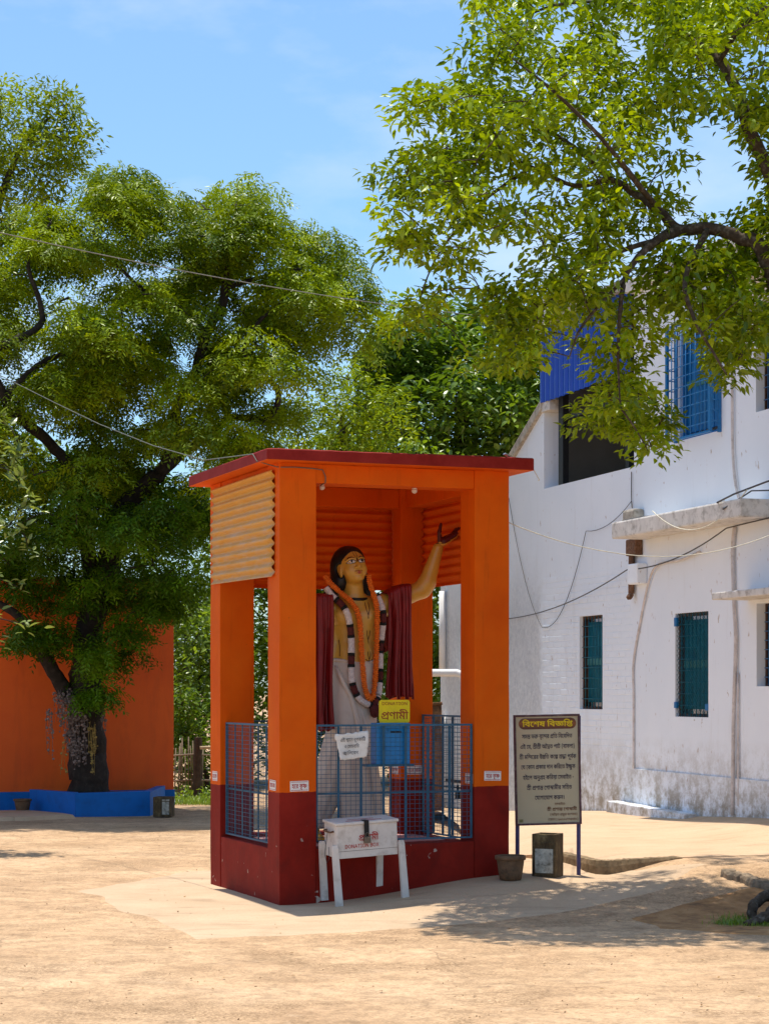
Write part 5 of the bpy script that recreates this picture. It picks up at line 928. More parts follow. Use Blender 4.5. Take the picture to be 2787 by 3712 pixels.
def pav_paint():
    m, nt, b, out = new_mat('orange_and_red_paint')
    p = pos(nt); xyz = sepxyz(nt, p)
    org = ramp(nt, noise(nt, 2.2, 5, 0.6, p), [(0.3, (0.61, 0.080, 0.0004)), (0.7, (0.73, 0.112, 0.0006))])
    fade = ramp(nt, noise(nt, 1.6, 7, 0.7, pos(nt, (1, 1, 0.5)), 0.6), [(0.42, g1(0)), (0.75, g1(1))])
    org = mixc(nt, math_(nt, 'MULTIPLY', fade, 0.35), org, (0.60, 0.165, 0.012))
    drip = ramp(nt, noise(nt, 6, 6, 0.7, pos(nt, (2.4, 2.4, 0.16)), 0.2), [(0.57, g1(0)), (0.75, g1(1))])
    org = mixc(nt, math_(nt, 'MULTIPLY', drip, 0.5), org, (0.33, 0.045, 0.001))
    spot = ramp(nt, noise(nt, 30, 3, 0.5, p), [(0.73, g1(0)), (0.76, g1(1))])
    org = mixc(nt, math_(nt, 'MULTIPLY', spot, 0.5), org, (0.25, 0.06, 0.01))
    red = ramp(nt, noise(nt, 3.0, 6, 0.65, p), [(0.3, (0.175, 0.008, 0.004)), (0.7, (0.26, 0.017, 0.009))])
    grime = ramp(nt, noise(nt, 6, 8, 0.75, pos(nt, (1, 1, 0.6)), 0.5), [(0.48, g1(0)), (0.70, g1(1))])
    red = mixc(nt, math_(nt, 'MULTIPLY', grime, 0.40), red, (0.075, 0.012, 0.009))
    chip = ramp(nt, noise(nt, 9.5, 4, 0.55, p, 0.8), [(0.685, g1(0)), (0.695, g1(1))])
    low = nt.nodes.new('ShaderNodeMapRange'); low.inputs['From Min'].default_value = 0.75; low.inputs['From Max'].default_value = 0.35
    nt.links.new(xyz['Z'], low.inputs['Value'])
    red = mixc(nt, math_(nt, 'MULTIPLY', chip, low.outputs[0]), red, (0.45, 0.36, 0.30))
    # paint line: rises a little to the right as it was brushed
    line = math_(nt, 'ADD', math_(nt, 'MULTIPLY', xyz['X'], 0.014), Z_PAINT + 0.008)
    line = math_(nt, 'ADD', line, math_(nt, 'MULTIPLY', math_(nt, 'SUBTRACT', noise(nt, 14, 3, 0.5, p), 0.5), 0.018))
    up = math_(nt, 'GREATER_THAN', xyz['Z'], line)
    c = mixc(nt, up, red, org)
    # top of the roof slab edge is red again
    top = math_(nt, 'GREATER_THAN', xyz['Z'], Z_ROOF + 0.0035)
    rred = ramp(nt, noise(nt, 5, 6, 0.7, p), [(0.3, (0.20, 0.011, 0.009)), (0.7, (0.30, 0.026, 0.022))])
    c = mixc(nt, top, c, rred)
    nt.links.new(c, b.inputs['Base Color'])
    b.inputs['Roughness'].default_value = 0.7; b.inputs['Specular IOR Level'].default_value = 0.12
    h = math_(nt, 'ADD', noise(nt, 5, 4, 0.5, p), math_(nt, 'MULTIPLY', noise(nt, 70, 3, 0.5, p), 0.12))
    bump(nt, b, h, 0.22, 0.02)
    return m
M_PAV = pav_paint()
M_FLOOR = basic('pink_oxide_floor', (0.42, 0.20, 0.19), 0.55, 0.2, 3, dirt=(0.5, 0.42, 0.38, 1), dirt_amt=0.6, bmp=0.1)
def sheet_paint():
    m, nt, b, out = new_mat('weathered_corrugated_sheet')
    p = pos(nt)
    c = ramp(nt, noise(nt, 3.5, 6, 0.65, pos(nt, (1, 1, 3))), [(0.3, (0.56, 0.25, 0.018)), (0.7, (0.63, 0.31, 0.035))])
    w = ramp(nt, noise(nt, 5, 7, 0.7, pos(nt, (0.7, 0.7, 6)), 0.4), [(0.42, g1(0)), (0.65, g1(1))])
    z = sepxyz(nt, p)['Z']
    lowm = nt.nodes.new('ShaderNodeMapRange'); lowm.inputs['From Min'].default_value = 3.35; lowm.inputs['From Max'].default_value = 3.1
    nt.links.new(z, lowm.inputs['Value'])
    c = mixc(nt, math_(nt, 'MULTIPLY', math_(nt, 'MULTIPLY', w, lowm.outputs[0]), 0.75), c, (0.55, 0.36, 0.22))
    nt.links.new(c, b.inputs['Base Color']); b.inputs['Roughness'].default_value = 0.6
    bump(nt, b, noise(nt, 60, 3, 0.5, p), 0.08, 0.004)
    return m
M_SHEET = sheet_paint()
M_GRILL = basic('blue_grille_paint', srgb(50, 94, 120), 0.5, 0.2, 15, dirt=(0.03, 0.05, 0.08, 1), dirt_amt=0.4, bmp=0.05)
M_PAPER = basic('white_paper', (0.74, 0.72, 0.68), 0.8, 0.06, 20, dirt=(0.5, 0.42, 0.34, 1), dirt_amt=0.4, bmp=0.1)
M_INKRED = basic('red_ink', (0.42, 0.02, 0.02), 0.7, 0.1, 30, bmp=0)
M_INKBLK = basic('black_ink', (0.015, 0.013, 0.02), 0.7, 0.1, 30, bmp=0)
M_INKBRN = basic('brown_ink', (0.14, 0.05, 0.02), 0.7, 0.1, 30, bmp=0)

def wavy(o, amp=0.0035):
    """hand-plastered faces: cut the long edges and push the points about a little"""
    from mathutils import noise as mn
    bm = bmesh.new(); bm.from_mesh(o.data)
    for _ in range(4):
        es = [e for e in bm.edges if e.calc_length() > 0.16]
        if not es: break
        bmesh.ops.subdivide_edges(bm, edges=es, cuts=1, use_grid_fill=True)
    bmesh.ops.triangulate(bm, faces=[f for f in bm.faces if len(f.verts) > 4])
    for v in bm.verts:
        p = v.co
        v.co = p + mn.noise_vector(p * 3.1) * amp + mn.noise_vector(p * 9.0) * amp * 0.35
    bm.to_mesh(o.data); bm.free()
    return o
pav = thing('shrine_pavilion', 'open orange pavilion with red base and red roof slab sheltering a statue', 'pavilion', PP(S / 2, S / 2, 0.05))
def zb(a, b_):
    q = PC + PU * a + PVv * b_
    return gzz(q[0], q[1]) - 0.12
for (a, b_) in ((0, 0), (S - PW, 0), (0, S - PW), (S - PW, S - PW)):
    mb = MB()
    pbox(mb, a, a + PW, b_, b_ + PW, (zb(a, b_), zb(a + PW, b_), zb(a + PW, b_ + PW), zb(a, b_ + PW)), Z_ROOF - 0.0005)
    wavy(mb.build('pillar', M_PAV, pav, bevel=0.006))
# low walls between the pillars
mb = MB(); pbox(mb, PW + 0.001, S - PW - 0.001, 0.004, 0.20, -0.12, (Z_SILL, Z_SILL + 0.028, Z_SILL + 0.034, Z_SILL + 0.006)); wavy(mb.build('low_wall', M_PAV, pav, bevel=0.008))
mb = MB(); pbox(mb, 0.006, 0.20, PW + 0.001, S - PW - 0.001, -0.12, (Z_SILL - 0.004, Z_SILL + 0.002, Z_SILL + 0.002, Z_SILL - 0.002)); wavy(mb.build('low_wall', M_PAV, pav, bevel=0.008))
mb = MB(); pbox(mb, PW + 0.001, S - PW - 0.001, S - 0.20, S - 0.006, -0.1, Z_SILL + 0.01); wavy(mb.build('low_wall', M_PAV, pav, bevel=0.008))
mb = MB(); pbox(mb, S - 0.20, S - 0.006, PW + 0.001, S - PW - 0.001, -0.1, 0.415); wavy(mb.build('low_wall', M_PAV, pav, bevel=0.008))
mb = MB(); pbox(mb, 0.201, S - 0.201, 0.201, S - 0.201, 0.0, 0.425); FLOOR_Z = 0.425; mb.build('floor', M_FLOOR, pav)
# beams, slightly recessed from the pillar faces
zt = Z_ROOF - 0.001
mb = MB(); pbox(mb, PW + 0.001, S - PW - 0.001, 0.010, 0.26, Z_BEAM, zt); wavy(mb.build('beam', M_PAV, pav, bevel=0.005), 0.0025)
mb = MB(); pbox(mb, PW + 0.001, S - PW - 0.001, S - 0.26, S - 0.010, Z_BEAM - 0.02, zt); wavy(mb.build('beam', M_PAV, pav, bevel=0.005), 0.0025)
mb = MB(); pbox(mb, 0.010, 0.26, PW + 0.001, S - PW - 0.001, Z_BEAM, zt); wavy(mb.build('beam', M_PAV, pav, bevel=0.005), 0.0025)
mb = MB(); pbox(mb, S - 0.26, S - 0.010, PW + 0.001, S - PW - 0.001, Z_BEAM - 0.02, zt); wavy(mb.build('beam', M_PAV, pav, bevel=0.005), 0.0025)
# roof slab with an uneven hand-cast rim
def roof():
    n = 26; ring = []
    c4 = [(-OV, -OV), (S + OV, -OV), (S + OV, S + OV), (-OV, S + OV)]
    for i in range(4):
        for k in range(n):
            t = k / n
            ring.append((c4[i][0] * (1 - t) + c4[(i + 1) % 4][0] * t, c4[i][1] * (1 - t) + c4[(i + 1) % 4][1] * t))
    def thick(a, b_):
        return 0.090 + 0.014 * (a + OV) / (S + 2 * OV) + 0.002 * math.sin(a * 31 + b_ * 23) + 0.0015 * math.sin(a * 67 + b_ * 41)
    V = []; m = len(ring)
    for (a, b_) in ring: V.append(PP(a, b_, Z_ROOF))
    for (a, b_) in ring: V.append(PP(a, b_, Z_ROOF + thick(a, b_) - 0.008))
    for (a, b_) in ring:
        ca, cb = S / 2, S / 2
        V.append(PP(ca + (a - ca) * 0.992, cb + (b_ - cb) * 0.992, Z_ROOF + thick(a, b_)))
    Fc = [tuple(reversed(range(m)))]
    for r in (0, 1):
        for k in range(m): Fc.append((r * m + k, r * m + (k + 1) % m, (r + 1) * m + (k + 1) % m, (r + 1) * m + k))
    Fc.append(tuple(2 * m + k for k in range(m)))
    mb = MB(); mb.add(V, Fc)
    return mb.build('roof_slab', M_PAV, pav)
roof()

def corrugated(P0, P1, z0, z1, nrm, sag=0.0, pitch=0.0755, amp=0.013, mat=None):
    """sheet with level ridges between two plan points"""
    P0, P1, nrm = Vector(P0), Vector(P1), Vector(nrm); V = []; Fc = []
    nz = int((z1 - z0) / pitch * 12); nl = 14
    for i in range(nl + 1):
        t = i / nl; base = P0.lerp(P1, t)
        for j in range(nz + 1):
            z = z0 + (z1 - z0) * j / nz
            o_ = amp * math.cos(2 * math.pi * (z - z0) / pitch) + 0.004 * math.sin(t * 5 + j * 0.05)
            V.append(Vector((base.x, base.y, z + sag * (t - 0.5) * (1 - j / nz))) + nrm * o_)
    w = nz + 1
    for i in range(nl):
        for j in range(nz): Fc.append((i * w + j, (i + 1) * w + j, (i + 1) * w + j + 1, i * w + j + 1))
    k = len(V)
    V2 = [p - nrm * 0.004 for p in V]
    mb = MB(); mb.add(V, Fc, 0, True); mb.add(V2, [tuple(reversed(f)) for f in Fc], 0, True)
    rim = []
    for i in range(nl): rim += [(i * w, (i + 1) * w), ((i + 1) * w + nz, i * w + nz)]
    for j in range(nz): rim += [(j + 1, j), (nl * w + j, nl * w + j + 1)]
    for (a, b_) in rim: mb.f.append([a, k + a, k + b_, b_]); mb.m.append(0); mb.smooth.append(False)
    return mb.build('corrugated_sheet', mat or M_SHEET, pav)
corrugated(PP(-0.017, 0.115, 0), PP(-0.017, S - 0.10, 0), 2.632, 3.475, -U3, 0.02)
corrugated(PP(PW + 0.002, S - 0.10, 0), PP(S - PW - 0.002, S - 0.10, 0), 2.62, 3.365, -V3, mat=M_PAV)
corrugated(PP(S - 0.10, PW + 0.002, 0), PP(S - 0.10, S - PW - 0.002, 0), 2.63, 3.365, -U3, mat=M_PAV)

# grilles: frame, flat bars, mid rail and every wire
def grille(name, A, B, z0, z1, n_bar, nrm, gate=False):
    """A, B: plan points of the two ends"""
    A, B, nrm = Vector(A), Vector(B), Vector(nrm); L = (B - A).length; d = (B - A).normalized()
    ang = math.atan2(d.y, d.x); R = Matrix.Rotation(ang, 3, 'Z')
    def bar(mb, s0, s1, za, zb_, t=0.012, off=0.0):
        c = A + d * ((s0 + s1) / 2) + nrm * off; c.z = (za + zb_) / 2
        mb.box(c, (s1 - s0, t, zb_ - za), R)
    fr = MB(); w = 0.013
    bar(fr, 0, w, z0, z1, 0.02); bar(fr, L - w, L, z0, z1, 0.02); bar(fr, w, L - w, z0, z0 + w, 0.02); bar(fr, w, L - w, z1 - 0.016, z1, 0.02)
    g = fr.build(name, M_GRILL, pav)
    for i in range(1, n_bar + 1):
        s = L * i / (n_bar + 1); m_ = MB(); hw = 0.024 if gate else 0.010
        bar(m_, s - hw, s + hw, z0 + w + 0.001, z1 - 0.017, 0.006, -0.009); m_.build('flat_bar', M_GRILL, g)
    m_ = MB(); zm = z0 + (z1 - z0) * 0.40; bar(m_, w + 0.001, L - w - 0.001, zm, zm + 0.016, 0.006, -0.016); m_.build('mid_rail', M_GRILL, g)
    rw = 0.0018; nv = int(round(L / 0.042)); nh = int(round((z1 - z0) / 0.0365))
    rnd = random.Random(int(L * 1000) + n_bar)
    for i in range(1, nv):
        s = L * i / nv + rnd.uniform(-0.003, 0.003); p = A + d * s + nrm * 0.004; m_ = MB()
        m_.tube([(p.x, p.y, z0 + 0.01), (p.x, p.y, z1 - 0.01)], rw, 4, smooth=False); m_.build('wire', M_GRILL, g)
    for i in range(1, nh):
        z = z0 + (z1 - z0) * i / nh + rnd.uniform(-0.002, 0.002); p = A + nrm * 0.0085; q = B + nrm * 0.0085; m_ = MB(); dz = rnd.uniform(-0.002, 0.002)
        m_.tube([(p.x, p.y, z), (q.x, q.y, z + dz)], rw, 4, smooth=False); m_.build('wire', M_GRILL, g)
    return g
GF = grille('front_grille', PP(PW + 0.012, 0.045, 0), PP(S - PW - 0.008, 0.045, 0), 0.500, 1.440, 6, -V3)
grille('side_grille', PP(0.055, S - PW - 0.012, 0), PP(0.055, PW + 0.012, 0), 0.468, 1.438, 5, -U3)
grille('back_grille', PP(PW + 0.012, S - 0.10, 0), PP(S - PW - 0.012, S - 0.10, 0), 0.480, 1.45, 6, -V3)
GATE = grille('gate', PP(S - 0.10, PW + 0.012, 0), PP(S - 0.10, S - PW - 0.012, 0), 0.44, 1.50, 5, -U3, True)
mb = MB(); pbox(mb, S - 0.135, S - 0.122, PW + 0.25, PW + 0.75, 0.92, 0.945); mb.build('latch', M_DARK, GATE)
mb = MB(); pbox(mb, S - 0.150, S - 0.122, PW + 0.44, PW + 0.50, 0.78, 0.85); mb.tube([PP(S - 0.136, PW + 0.455, 0.85), PP(S - 0.136, PW + 0.455, 0.89), PP(S - 0.136, PW + 0.47, 0.905), PP(S - 0.136, PW + 0.485, 0.89), PP(S - 0.136, PW + 0.485, 0.85)], 0.005, 6); mb.build('padlock', M_DARK, GATE)

# stickers with the chant, on the pillars
def sticker(a, b_, z, w, h, face, key, tilt=0.0):
    if face == 'f': ex, en = U3, -V3; o_ = PP(a, b_ - 0.001, z)
    else: ex, en = -V3, -U3; o_ = PP(a - 0.001, b_, z)
    ey = (Z3 + ex * tilt).normalized(); ex = (ex - Z3 * tilt).normalized()
    mb = MB()
    mb.hexa([o_ - ex * w / 2 - ey * h / 2 + en * 0.0015, o_ + ex * w / 2 - ey * h / 2 + en * 0.0015, o_ + ex * w / 2 - ey * h / 2, o_ - ex * w / 2 - ey * h / 2,
             o_ - ex * w / 2 + ey * h / 2 + en * 0.0015, o_ + ex * w / 2 + ey * h / 2 + en * 0.0015, o_ + ex * w / 2 + ey * h / 2, o_ - ex * w / 2 + ey * h / 2])
    s = mb.build('sticker', M_PAPER, pav)
    lettering('lettering', key, M_INKRED, s, o_ - ey * h * 0.20 + en * 0.0016, ex, ey, en, h * 0.40, w * 0.80, bold=3)
    r = MB()
    for sg in (-1, 1):
        c = o_ + ey * h * 0.40 * sg + en * 0.0028
        r.hexa([c - ex * w * 0.46 - ey * h * 0.02, c + ex * w * 0.46 - ey * h * 0.02, c + ex * w * 0.46 - ey * h * 0.02 - en * 0.0008, c - ex * w * 0.46 - ey * h * 0.02 - en * 0.0008,
                c - ex * w * 0.46 + ey * h * 0.02, c + ex * w * 0.46 + ey * h * 0.02, c + ex * w * 0.46 + ey * h * 0.02 - en * 0.0008, c - ex * w * 0.46 + ey * h * 0.02 - en * 0.0008])
    r.build('border', M_INKRED, s)
sticker(0.165, 0, 0.952, 0.155, 0.082, 'f', 'hk', -0.02)
sticker(S - 0.150, 0, 1.010, 0.150, 0.078, 'f', 'hk', 0.02)
sticker(0, 0.170, 0.955, 0.155, 0.082, 'l', 'hr', 0.02)
sticker(0, S - 0.150, 0.965, 0.155, 0.082, 'l', 'hr')
sticker(S - PW + 0.13, S - PW, 1.00, 0.155, 0.082, 'f', 'hr')
sticker(S - PW, S - PW + 0.14, 1.00, 0.155, 0.082, 'l', 'hk')
sticker(S - PW, 0.12, 0.985, 0.155, 0.082, 'l', 'hr')

# globe lamps under the front beam
M_GLASS = basic('milky_lamp_glass', (0.62, 0.50, 0.42), 0.25, 0.05, 5, bmp=0, spec=0.6)
for i, (a, lab) in enumerate(((0.40, 'small unlit globe lamp under the beam, nearer the left pillar'), (1.20, 'small unlit globe lamp under the beam, nearer the right pillar'))):
    c = PP(a, 0.13, Z_BEAM)
    t = thing('globe_lamp', lab, 'lamp', c, 'globe lamps under the front beam')
    mb = MB(); mb.lathe(c, [(0.020, 0.0), (0.020, -0.008), (0.016, -0.012)], 14); mb.build('holder', M_PVC, t)
    mb = MB(); mb.lathe(c, [(0.022, -0.010), (0.025, -0.020), (0.023, -0.032), (0.015, -0.041), (0.005, -0.045)], 14); mb.build('globe', M_GLASS, t)
# small metal lamp on the roof edge
rl = at(1895, 1648, PP(S - 0.0, -0.05, 0).y)
t = thing('roof_lamp', 'small tilted metal lamp fixed on the right corner of the red roof', 'lamp', PP(S - 0.0, 0.0, 3.62))
mb = MB(); mb.box(PP(S + 0.0, 0.0, 3.650), (0.10, 0.05, 0.014), Matrix.Rotation(PTH, 3, 'Z') @ Matrix.Rotation(0.42, 3, 'Y')); mb.build('lamp_head', basic('bare_metal', (0.55, 0.55, 0.55), 0.35, 0.1, 10, metal=0.8, bmp=0), t, bevel=0.004)
mb = MB(); mb.tube([PP(S + 0.0, 0.0, 3.60), PP(S + 0.0, 0.0, 3.648)], 0.008, 6); mb.build('stem', M_DARK, t)

# supply cable to the pavilion, and the wire along its front
Yr = PP(-OV, 0.6, 0).y
cable('cable', 'grey supply cable sagging from the trees to the pavilion front', [at(-700, 960, 28), at(-60, 1330, 24), at(100, 1410, 23), at(200, 1460, 22.2), at(360, 1537, 21), at(555, 1615, 19.4), at(740, 1668, 17.9)] + [PP(-OV - 0.012, 0.18, 3.60), PP(-OV - 0.008, 0.09, 3.535), PP(-0.012, 0.03, 3.488), PP(0.02, -0.010, 3.483), PP(0.12, -0.008, 3.488), PP(0.28, -0.006, 3.483), PP(0.36, -0.004, 3.475), PP(0.385, -0.004, 3.42), PP(0.386, 0.006, 3.375), PP(0.38, 0.10, 3.363)], 0.0045, basic('cable_grey_green', (0.11, 0.12, 0.10), 0.6, 0.2, 20, bmp=0))
cable('cable', 'thin white wire hanging from the roof corner down the white wall', [PP(S + OV, -0.05, 3.60), PP(S + OV + 0.05, -0.02, 3.56), at(1955, 1740, 18.5), at(1950, 1742, 19.5)], 0.004, M_CABLEW)
# ------------------------------------------------------------------ statue
S0 = PP(S / 2, S / 2 + 0.02, FLOOR_Z)
def SP(r, f, z):
    """statue frame: r to the viewer's right, f to the front, z up from the floor"""
    return S0 + U3 * r - V3 * f + Z3 * z

class SDF:
    def __init__(s, lo, hi, h):
        s.lo = np.array(lo, float); s.h = h
        s.n = np.ceil((np.array(hi) - s.lo) / h).astype(int) + 1
        s.D = np.full(s.n, 1.0, np.float32)
    def block(s, lo, hi):
        a = np.clip(np.floor((np.array(lo) - s.lo) / s.h).astype(int), 0, s.n - 1)
        b = np.clip(np.ceil((np.array(hi) - s.lo) / s.h).astype(int) + 1, 1, s.n)
        sl = tuple(slice(i, j) for i, j in zip(a, b))
        g = np.meshgrid(*[s.lo[k] + s.h * np.arange(a[k], b[k]) for k in range(3)], indexing='ij')
        return sl, np.stack(g, -1).astype(np.float32)
    def put(s, sl, d, k, sub=False):
        A = s.D[sl]
        if sub: A = -A
        t = np.clip(0.5 + 0.5 * (A - d) / k, 0, 1)
        R = A * (1 - t) + d * t - k * t * (1 - t)
        s.D[sl] = -R if sub else R
    def cone(s, a, b, ra, rb, k=0.03, sub=False):
        a, b = np.array(a, float), np.array(b, float); m = max(ra, rb) + k + 0.03
        sl, P = s.block(np.minimum(a, b) - m, np.maximum(a, b) + m)
        ab = b - a; t = np.clip(((P - a) @ ab) / max(ab @ ab, 1e-9), 0, 1)
        d = np.linalg.norm(P - a - t[..., None] * ab, axis=-1) - (ra + (rb - ra) * t)
        s.put(sl, d, k, sub)
    def ell(s, c, r, k=0.03, R=None, sub=False):
        c, r = np.array(c, float), np.array(r, float); m = r.max() + k + 0.03
        sl, P = s.block(c - m, c + m)
        Q = P - c
        if R is not None: Q = Q @ np.array(R)
        k0 = np.linalg.norm(Q / r, axis=-1); k1 = np.linalg.norm(Q / (r * r), axis=-1)
        d = np.where(k1 > 1e-6, k0 * (k0 - 1) / np.maximum(k1, 1e-6), -r.min())
        s.put(sl, d, k, sub)
    def mesh(s):
        D = s.D; I = D < 0; nx, ny, nz = D.shape
        cnt = np.zeros((nx - 1, ny - 1, nz - 1), np.int32); acc = np.zeros((nx - 1, ny - 1, nz - 1, 3), np.float32)
        for ax in range(3):
            o1, o2 = [k for k in range(3) if k != ax]
            sa = [slice(None)] * 3; sb = [slice(None)] * 3; sa[ax] = slice(0, -1); sb[ax] = slice(1, None)
            A, B = D[tuple(sa)], D[tuple(sb)]; cr = (A < 0) != (B < 0)
            t = np.where(cr, A / np.where(cr, A - B, 1), 0)
            for d1 in (0, 1):
                for d2 in (0, 1):
                    sl = [slice(None)] * 3
                    sl[o1] = slice(d1, D.shape[o1] - 1 + d1); sl[o2] = slice(d2, D.shape[o2] - 1 + d2)
                    c = cr[tuple(sl)]; cnt += c
                    acc[..., ax] += np.where(c, t[tuple(sl)], 0); acc[..., o1] += c * d1; acc[..., o2] += c * d2
        act = cnt > 0; idx = -np.ones(cnt.shape, np.int64); idx[act] = np.arange(act.sum())
        ijk = np.argwhere(act); V = s.lo + s.h * (ijk + acc[act] / cnt[act][:, None])
        Q = []
        for ax in range(3):
            o1, o2 = [(1, 2), (2, 0), (0, 1)][ax]
            sa = [slice(1, -1)] * 3; sb = [slice(1, -1)] * 3; sa[ax] = slice(0, -1); sb[ax] = slice(1, None)
            A, B = I[tuple(sa)], I[tuple(sb)]
            for sgn, mk in ((0, A & ~B), (1, ~A & B)):
                e = np.argwhere(mk)
                if len(e) == 0: continue
                off = np.ones(3, int); off[ax] = 0; e = e + off
                def cell(d1, d2):
                    c = e.copy(); c[:, o1] -= d1; c[:, o2] -= d2
                    return idx[c[:, 0], c[:, 1], c[:, 2]]
                q = np.stack([cell(1, 1), cell(0, 1), cell(0, 0), cell(1, 0)], -1)
                Q.append(q if sgn == 0 else q[:, ::-1])
        return V, np.concatenate(Q)

def stat_world(V):
    V = np.asarray(V, float)
    return np.array(S0) + V[:, :1] * np.array(U3) - V[:, 1:2] * np.array(V3) + V[:, 2:3] * np.array(Z3)

M_SKIN = basic('ochre_enamel_skin', (0.56, 0.30, 0.042), 0.32, 0.06, 4, bmp=0.02, spec=0.5)
M_ALTA = basic('dark_red_palm_paint', (0.085, 0.010, 0.010), 0.45, 0.15, 12, bmp=0.02)
M_HAIR = basic('black_enamel_hair', (0.010, 0.009, 0.009), 0.4, 0.2, 10, bmp=0.15, bscale=40)
M_DHOTI = basic('off_white_dhoti', (0.60, 0.51, 0.42), 0.55, 0.06, 4, dirt=(0.36, 0.28, 0.20, 1), dirt_amt=0.4, bmp=0.06)
M_SHAWL = basic('crimson_shawl', (0.20, 0.008, 0.007), 0.5, 0.2, 7, bmp=0.08, spec=0.4)
M_EYEW = basic('eye_white', (0.75, 0.72, 0.68), 0.4, 0.02, 5, bmp=0)
M_LIP = basic('lip_red', (0.30, 0.035, 0.02), 0.4, 0.1, 5, bmp=0)
M_LINE = basic('maroon_line', (0.07, 0.012, 0.008), 0.5, 0.1, 5, bmp=0)

stat = thing('statue', 'tall painted statue with raised arms, black hair, white dhoti and red shawl inside the pavilion', 'statue', S0)
# head frame: turned to the viewer's right, tilted up and leaning
HC = Vector((-0.035, 0.045, 2.335))
HR = Matrix.Rotation(math.radians(7), 3, Vector((0, -1, 0))) @ Matrix.Rotation(math.radians(-4), 3, 'Z') @ Matrix.Rotation(math.radians(9), 3, 'X')
HRn = np.array(HR)
def hp(x, y, z): return np.array(HC) + HRn @ np.array((x, y, z))

sd = SDF((-0.95, -0.30, 1.18), (0.98, 0.36, 2.86), 0.0062)
# trunk
sd.ell((0.015, 0, 1.86), (0.245, 0.135, 0.23), 0.02)
sd.ell((0.0, 0.0, 1.60), (0.215, 0.13, 0.22), 0.06)
sd.ell((-0.01, 0.0, 1.38), (0.225, 0.135, 0.20), 0.06)
sd.ell((-0.10, 0.085, 1.93), (0.115, 0.065, 0.085), 0.05); sd.ell((0.125, 0.085, 1.93), (0.115, 0.065, 0.085), 0.05)
sd.ell((0.0, 0.10, 1.56), (0.12, 0.05, 0.14), 0.06)
sd.cone((-0.24, -0.01, 2.01), (0.27, -0.01, 2.02), 0.085, 0.085, 0.06)
sd.cone((0.0, -0.01, 2.02), tuple(hp(0.0, -0.035, -0.05)), 0.098, 0.088, 0.05)
# arms: shoulder, elbow, wrist
sd.cone((0.27, -0.01, 2.02), (0.615, 0.03, 2.165), 0.090, 0.074, 0.05)
sd.cone((0.615, 0.03, 2.165), (0.65, 0.05, 2.22), 0.076, 0.074, 0.03)
sd.cone((0.65, 0.05, 2.22), (0.735, 0.10, 2.52), 0.074, 0.046, 0.03)
sd.cone((-0.25, -0.01, 2.00), (-0.56, 0.05, 1.93), 0.088, 0.068, 0.05)
sd.cone((-0.56, 0.05, 1.93), (-0.70, 0.09, 2.30), 0.068, 0.044, 0.03)
# open hands, palms up and in
def hand(w, side):
    w = np.array(w); G = 1.25
    v = lambda *p: np.array(p) * G
    # palm as a shallow bowl rising outwards
    p0 = w + v(0.035 * side, 0.0, 0.045); p1 = w + v(0.105 * side, 0.005, 0.085)
    ax = v(0.0, 1.0, 0.0)
    for t in (-0.036, -0.012, 0.012, 0.036):
        sd.cone(p0 + ax * t * 0.8, p1 + ax * t, 0.027 * G, 0.021 * G, 0.018)
    ln = (0.115, 0.135, 0.130, 0.100)
    for i, t in enumerate((0.045, 0.016, -0.014, -0.044)):
        a = p1 + ax * t; b = a + v(0.040 * side, 0.006, 0.045 + 0.2 * (ln[i] - 0.1)); c = b + v(0.012 * side, -0.004, ln[i] * 0.36); e = c + v(-0.006 * side, -0.006, ln[i] * 0.28)
        sd.cone(a, b, 0.0135 * G, 0.0125 * G, 0.008); sd.cone(b, c, 0.0125 * G, 0.0115 * G, 0.004); sd.cone(c, e, 0.0115 * G, 0.009 * G, 0.004)
    a = w + v(0.0, 0.03, 0.05); b = a + v(-0.012 * side, 0.02, 0.055); c = b + v(0.012 * side, 0.0, 0.055)
    sd.cone(a, b, 0.018 * G, 0.015 * G, 0.015); sd.cone(b, c, 0.015 * G, 0.0105 * G, 0.005)
hand((0.735, 0.10, 2.52), 1)
hand((-0.70, 0.09, 2.30), -1)
# head
def hell(c, r, k=0.02, sub=False): sd.ell(hp(*c), r, k, HRn, sub)
hell((0, -0.045, 0.055), (0.118, 0.140, 0.135), 0.02)
hell((0, 0.020, 0.02), (0.108, 0.105, 0.125), 0.03)
hell((0, 0.040, -0.06), (0.088, 0.078, 0.085), 0.03)
hell((0, 0.085, -0.105), (0.036, 0.032, 0.028), 0.03)
hell((-0.055, 0.075, -0.035), (0.042, 0.035, 0.045), 0.03); hell((0.055, 0.075, -0.035), (0.042, 0.035, 0.045), 0.03)
hell((0, 0.103, 0.055), (0.085, 0.022, 0.016), 0.025)
sd.cone(hp(0, 0.120, 0.045), hp(0, 0.148, -0.018), 0.012, 0.018, 0.012)
hell((-0.020, 0.128, -0.024), (0.014, 0.014, 0.012), 0.008); hell((0.020, 0.128, -0.024), (0.014, 0.014, 0.012), 0.008)
hell((0, 0.121, -0.058), (0.036, 0.015, 0.009), 0.007); hell((0, 0.117, -0.073), (0.030, 0.015, 0.010), 0.007)
hell((-0.045, 0.118, 0.030), (0.030, 0.014, 0.014), 0.012, True); hell((0.045, 0.118, 0.030), (0.030, 0.014, 0.014), 0.012, True)
hell((-0.045, 0.098, 0.030), (0.027, 0.020, 0.017), 0.004); hell((0.045, 0.098, 0.030), (0.027, 0.020, 0.017), 0.004)
for sx in (-1, 1):
    hell((0.116 * sx, -0.005, -0.005), (0.018, 0.034, 0.050), 0.012); hell((0.113 * sx, 0.0, -0.055), (0.012, 0.018, 0.026), 0.012)
    hell((0.132 * sx, 0.006, 0.002), (0.010, 0.018, 0.030), 0.006, True)
BV, BF = sd.mesh()
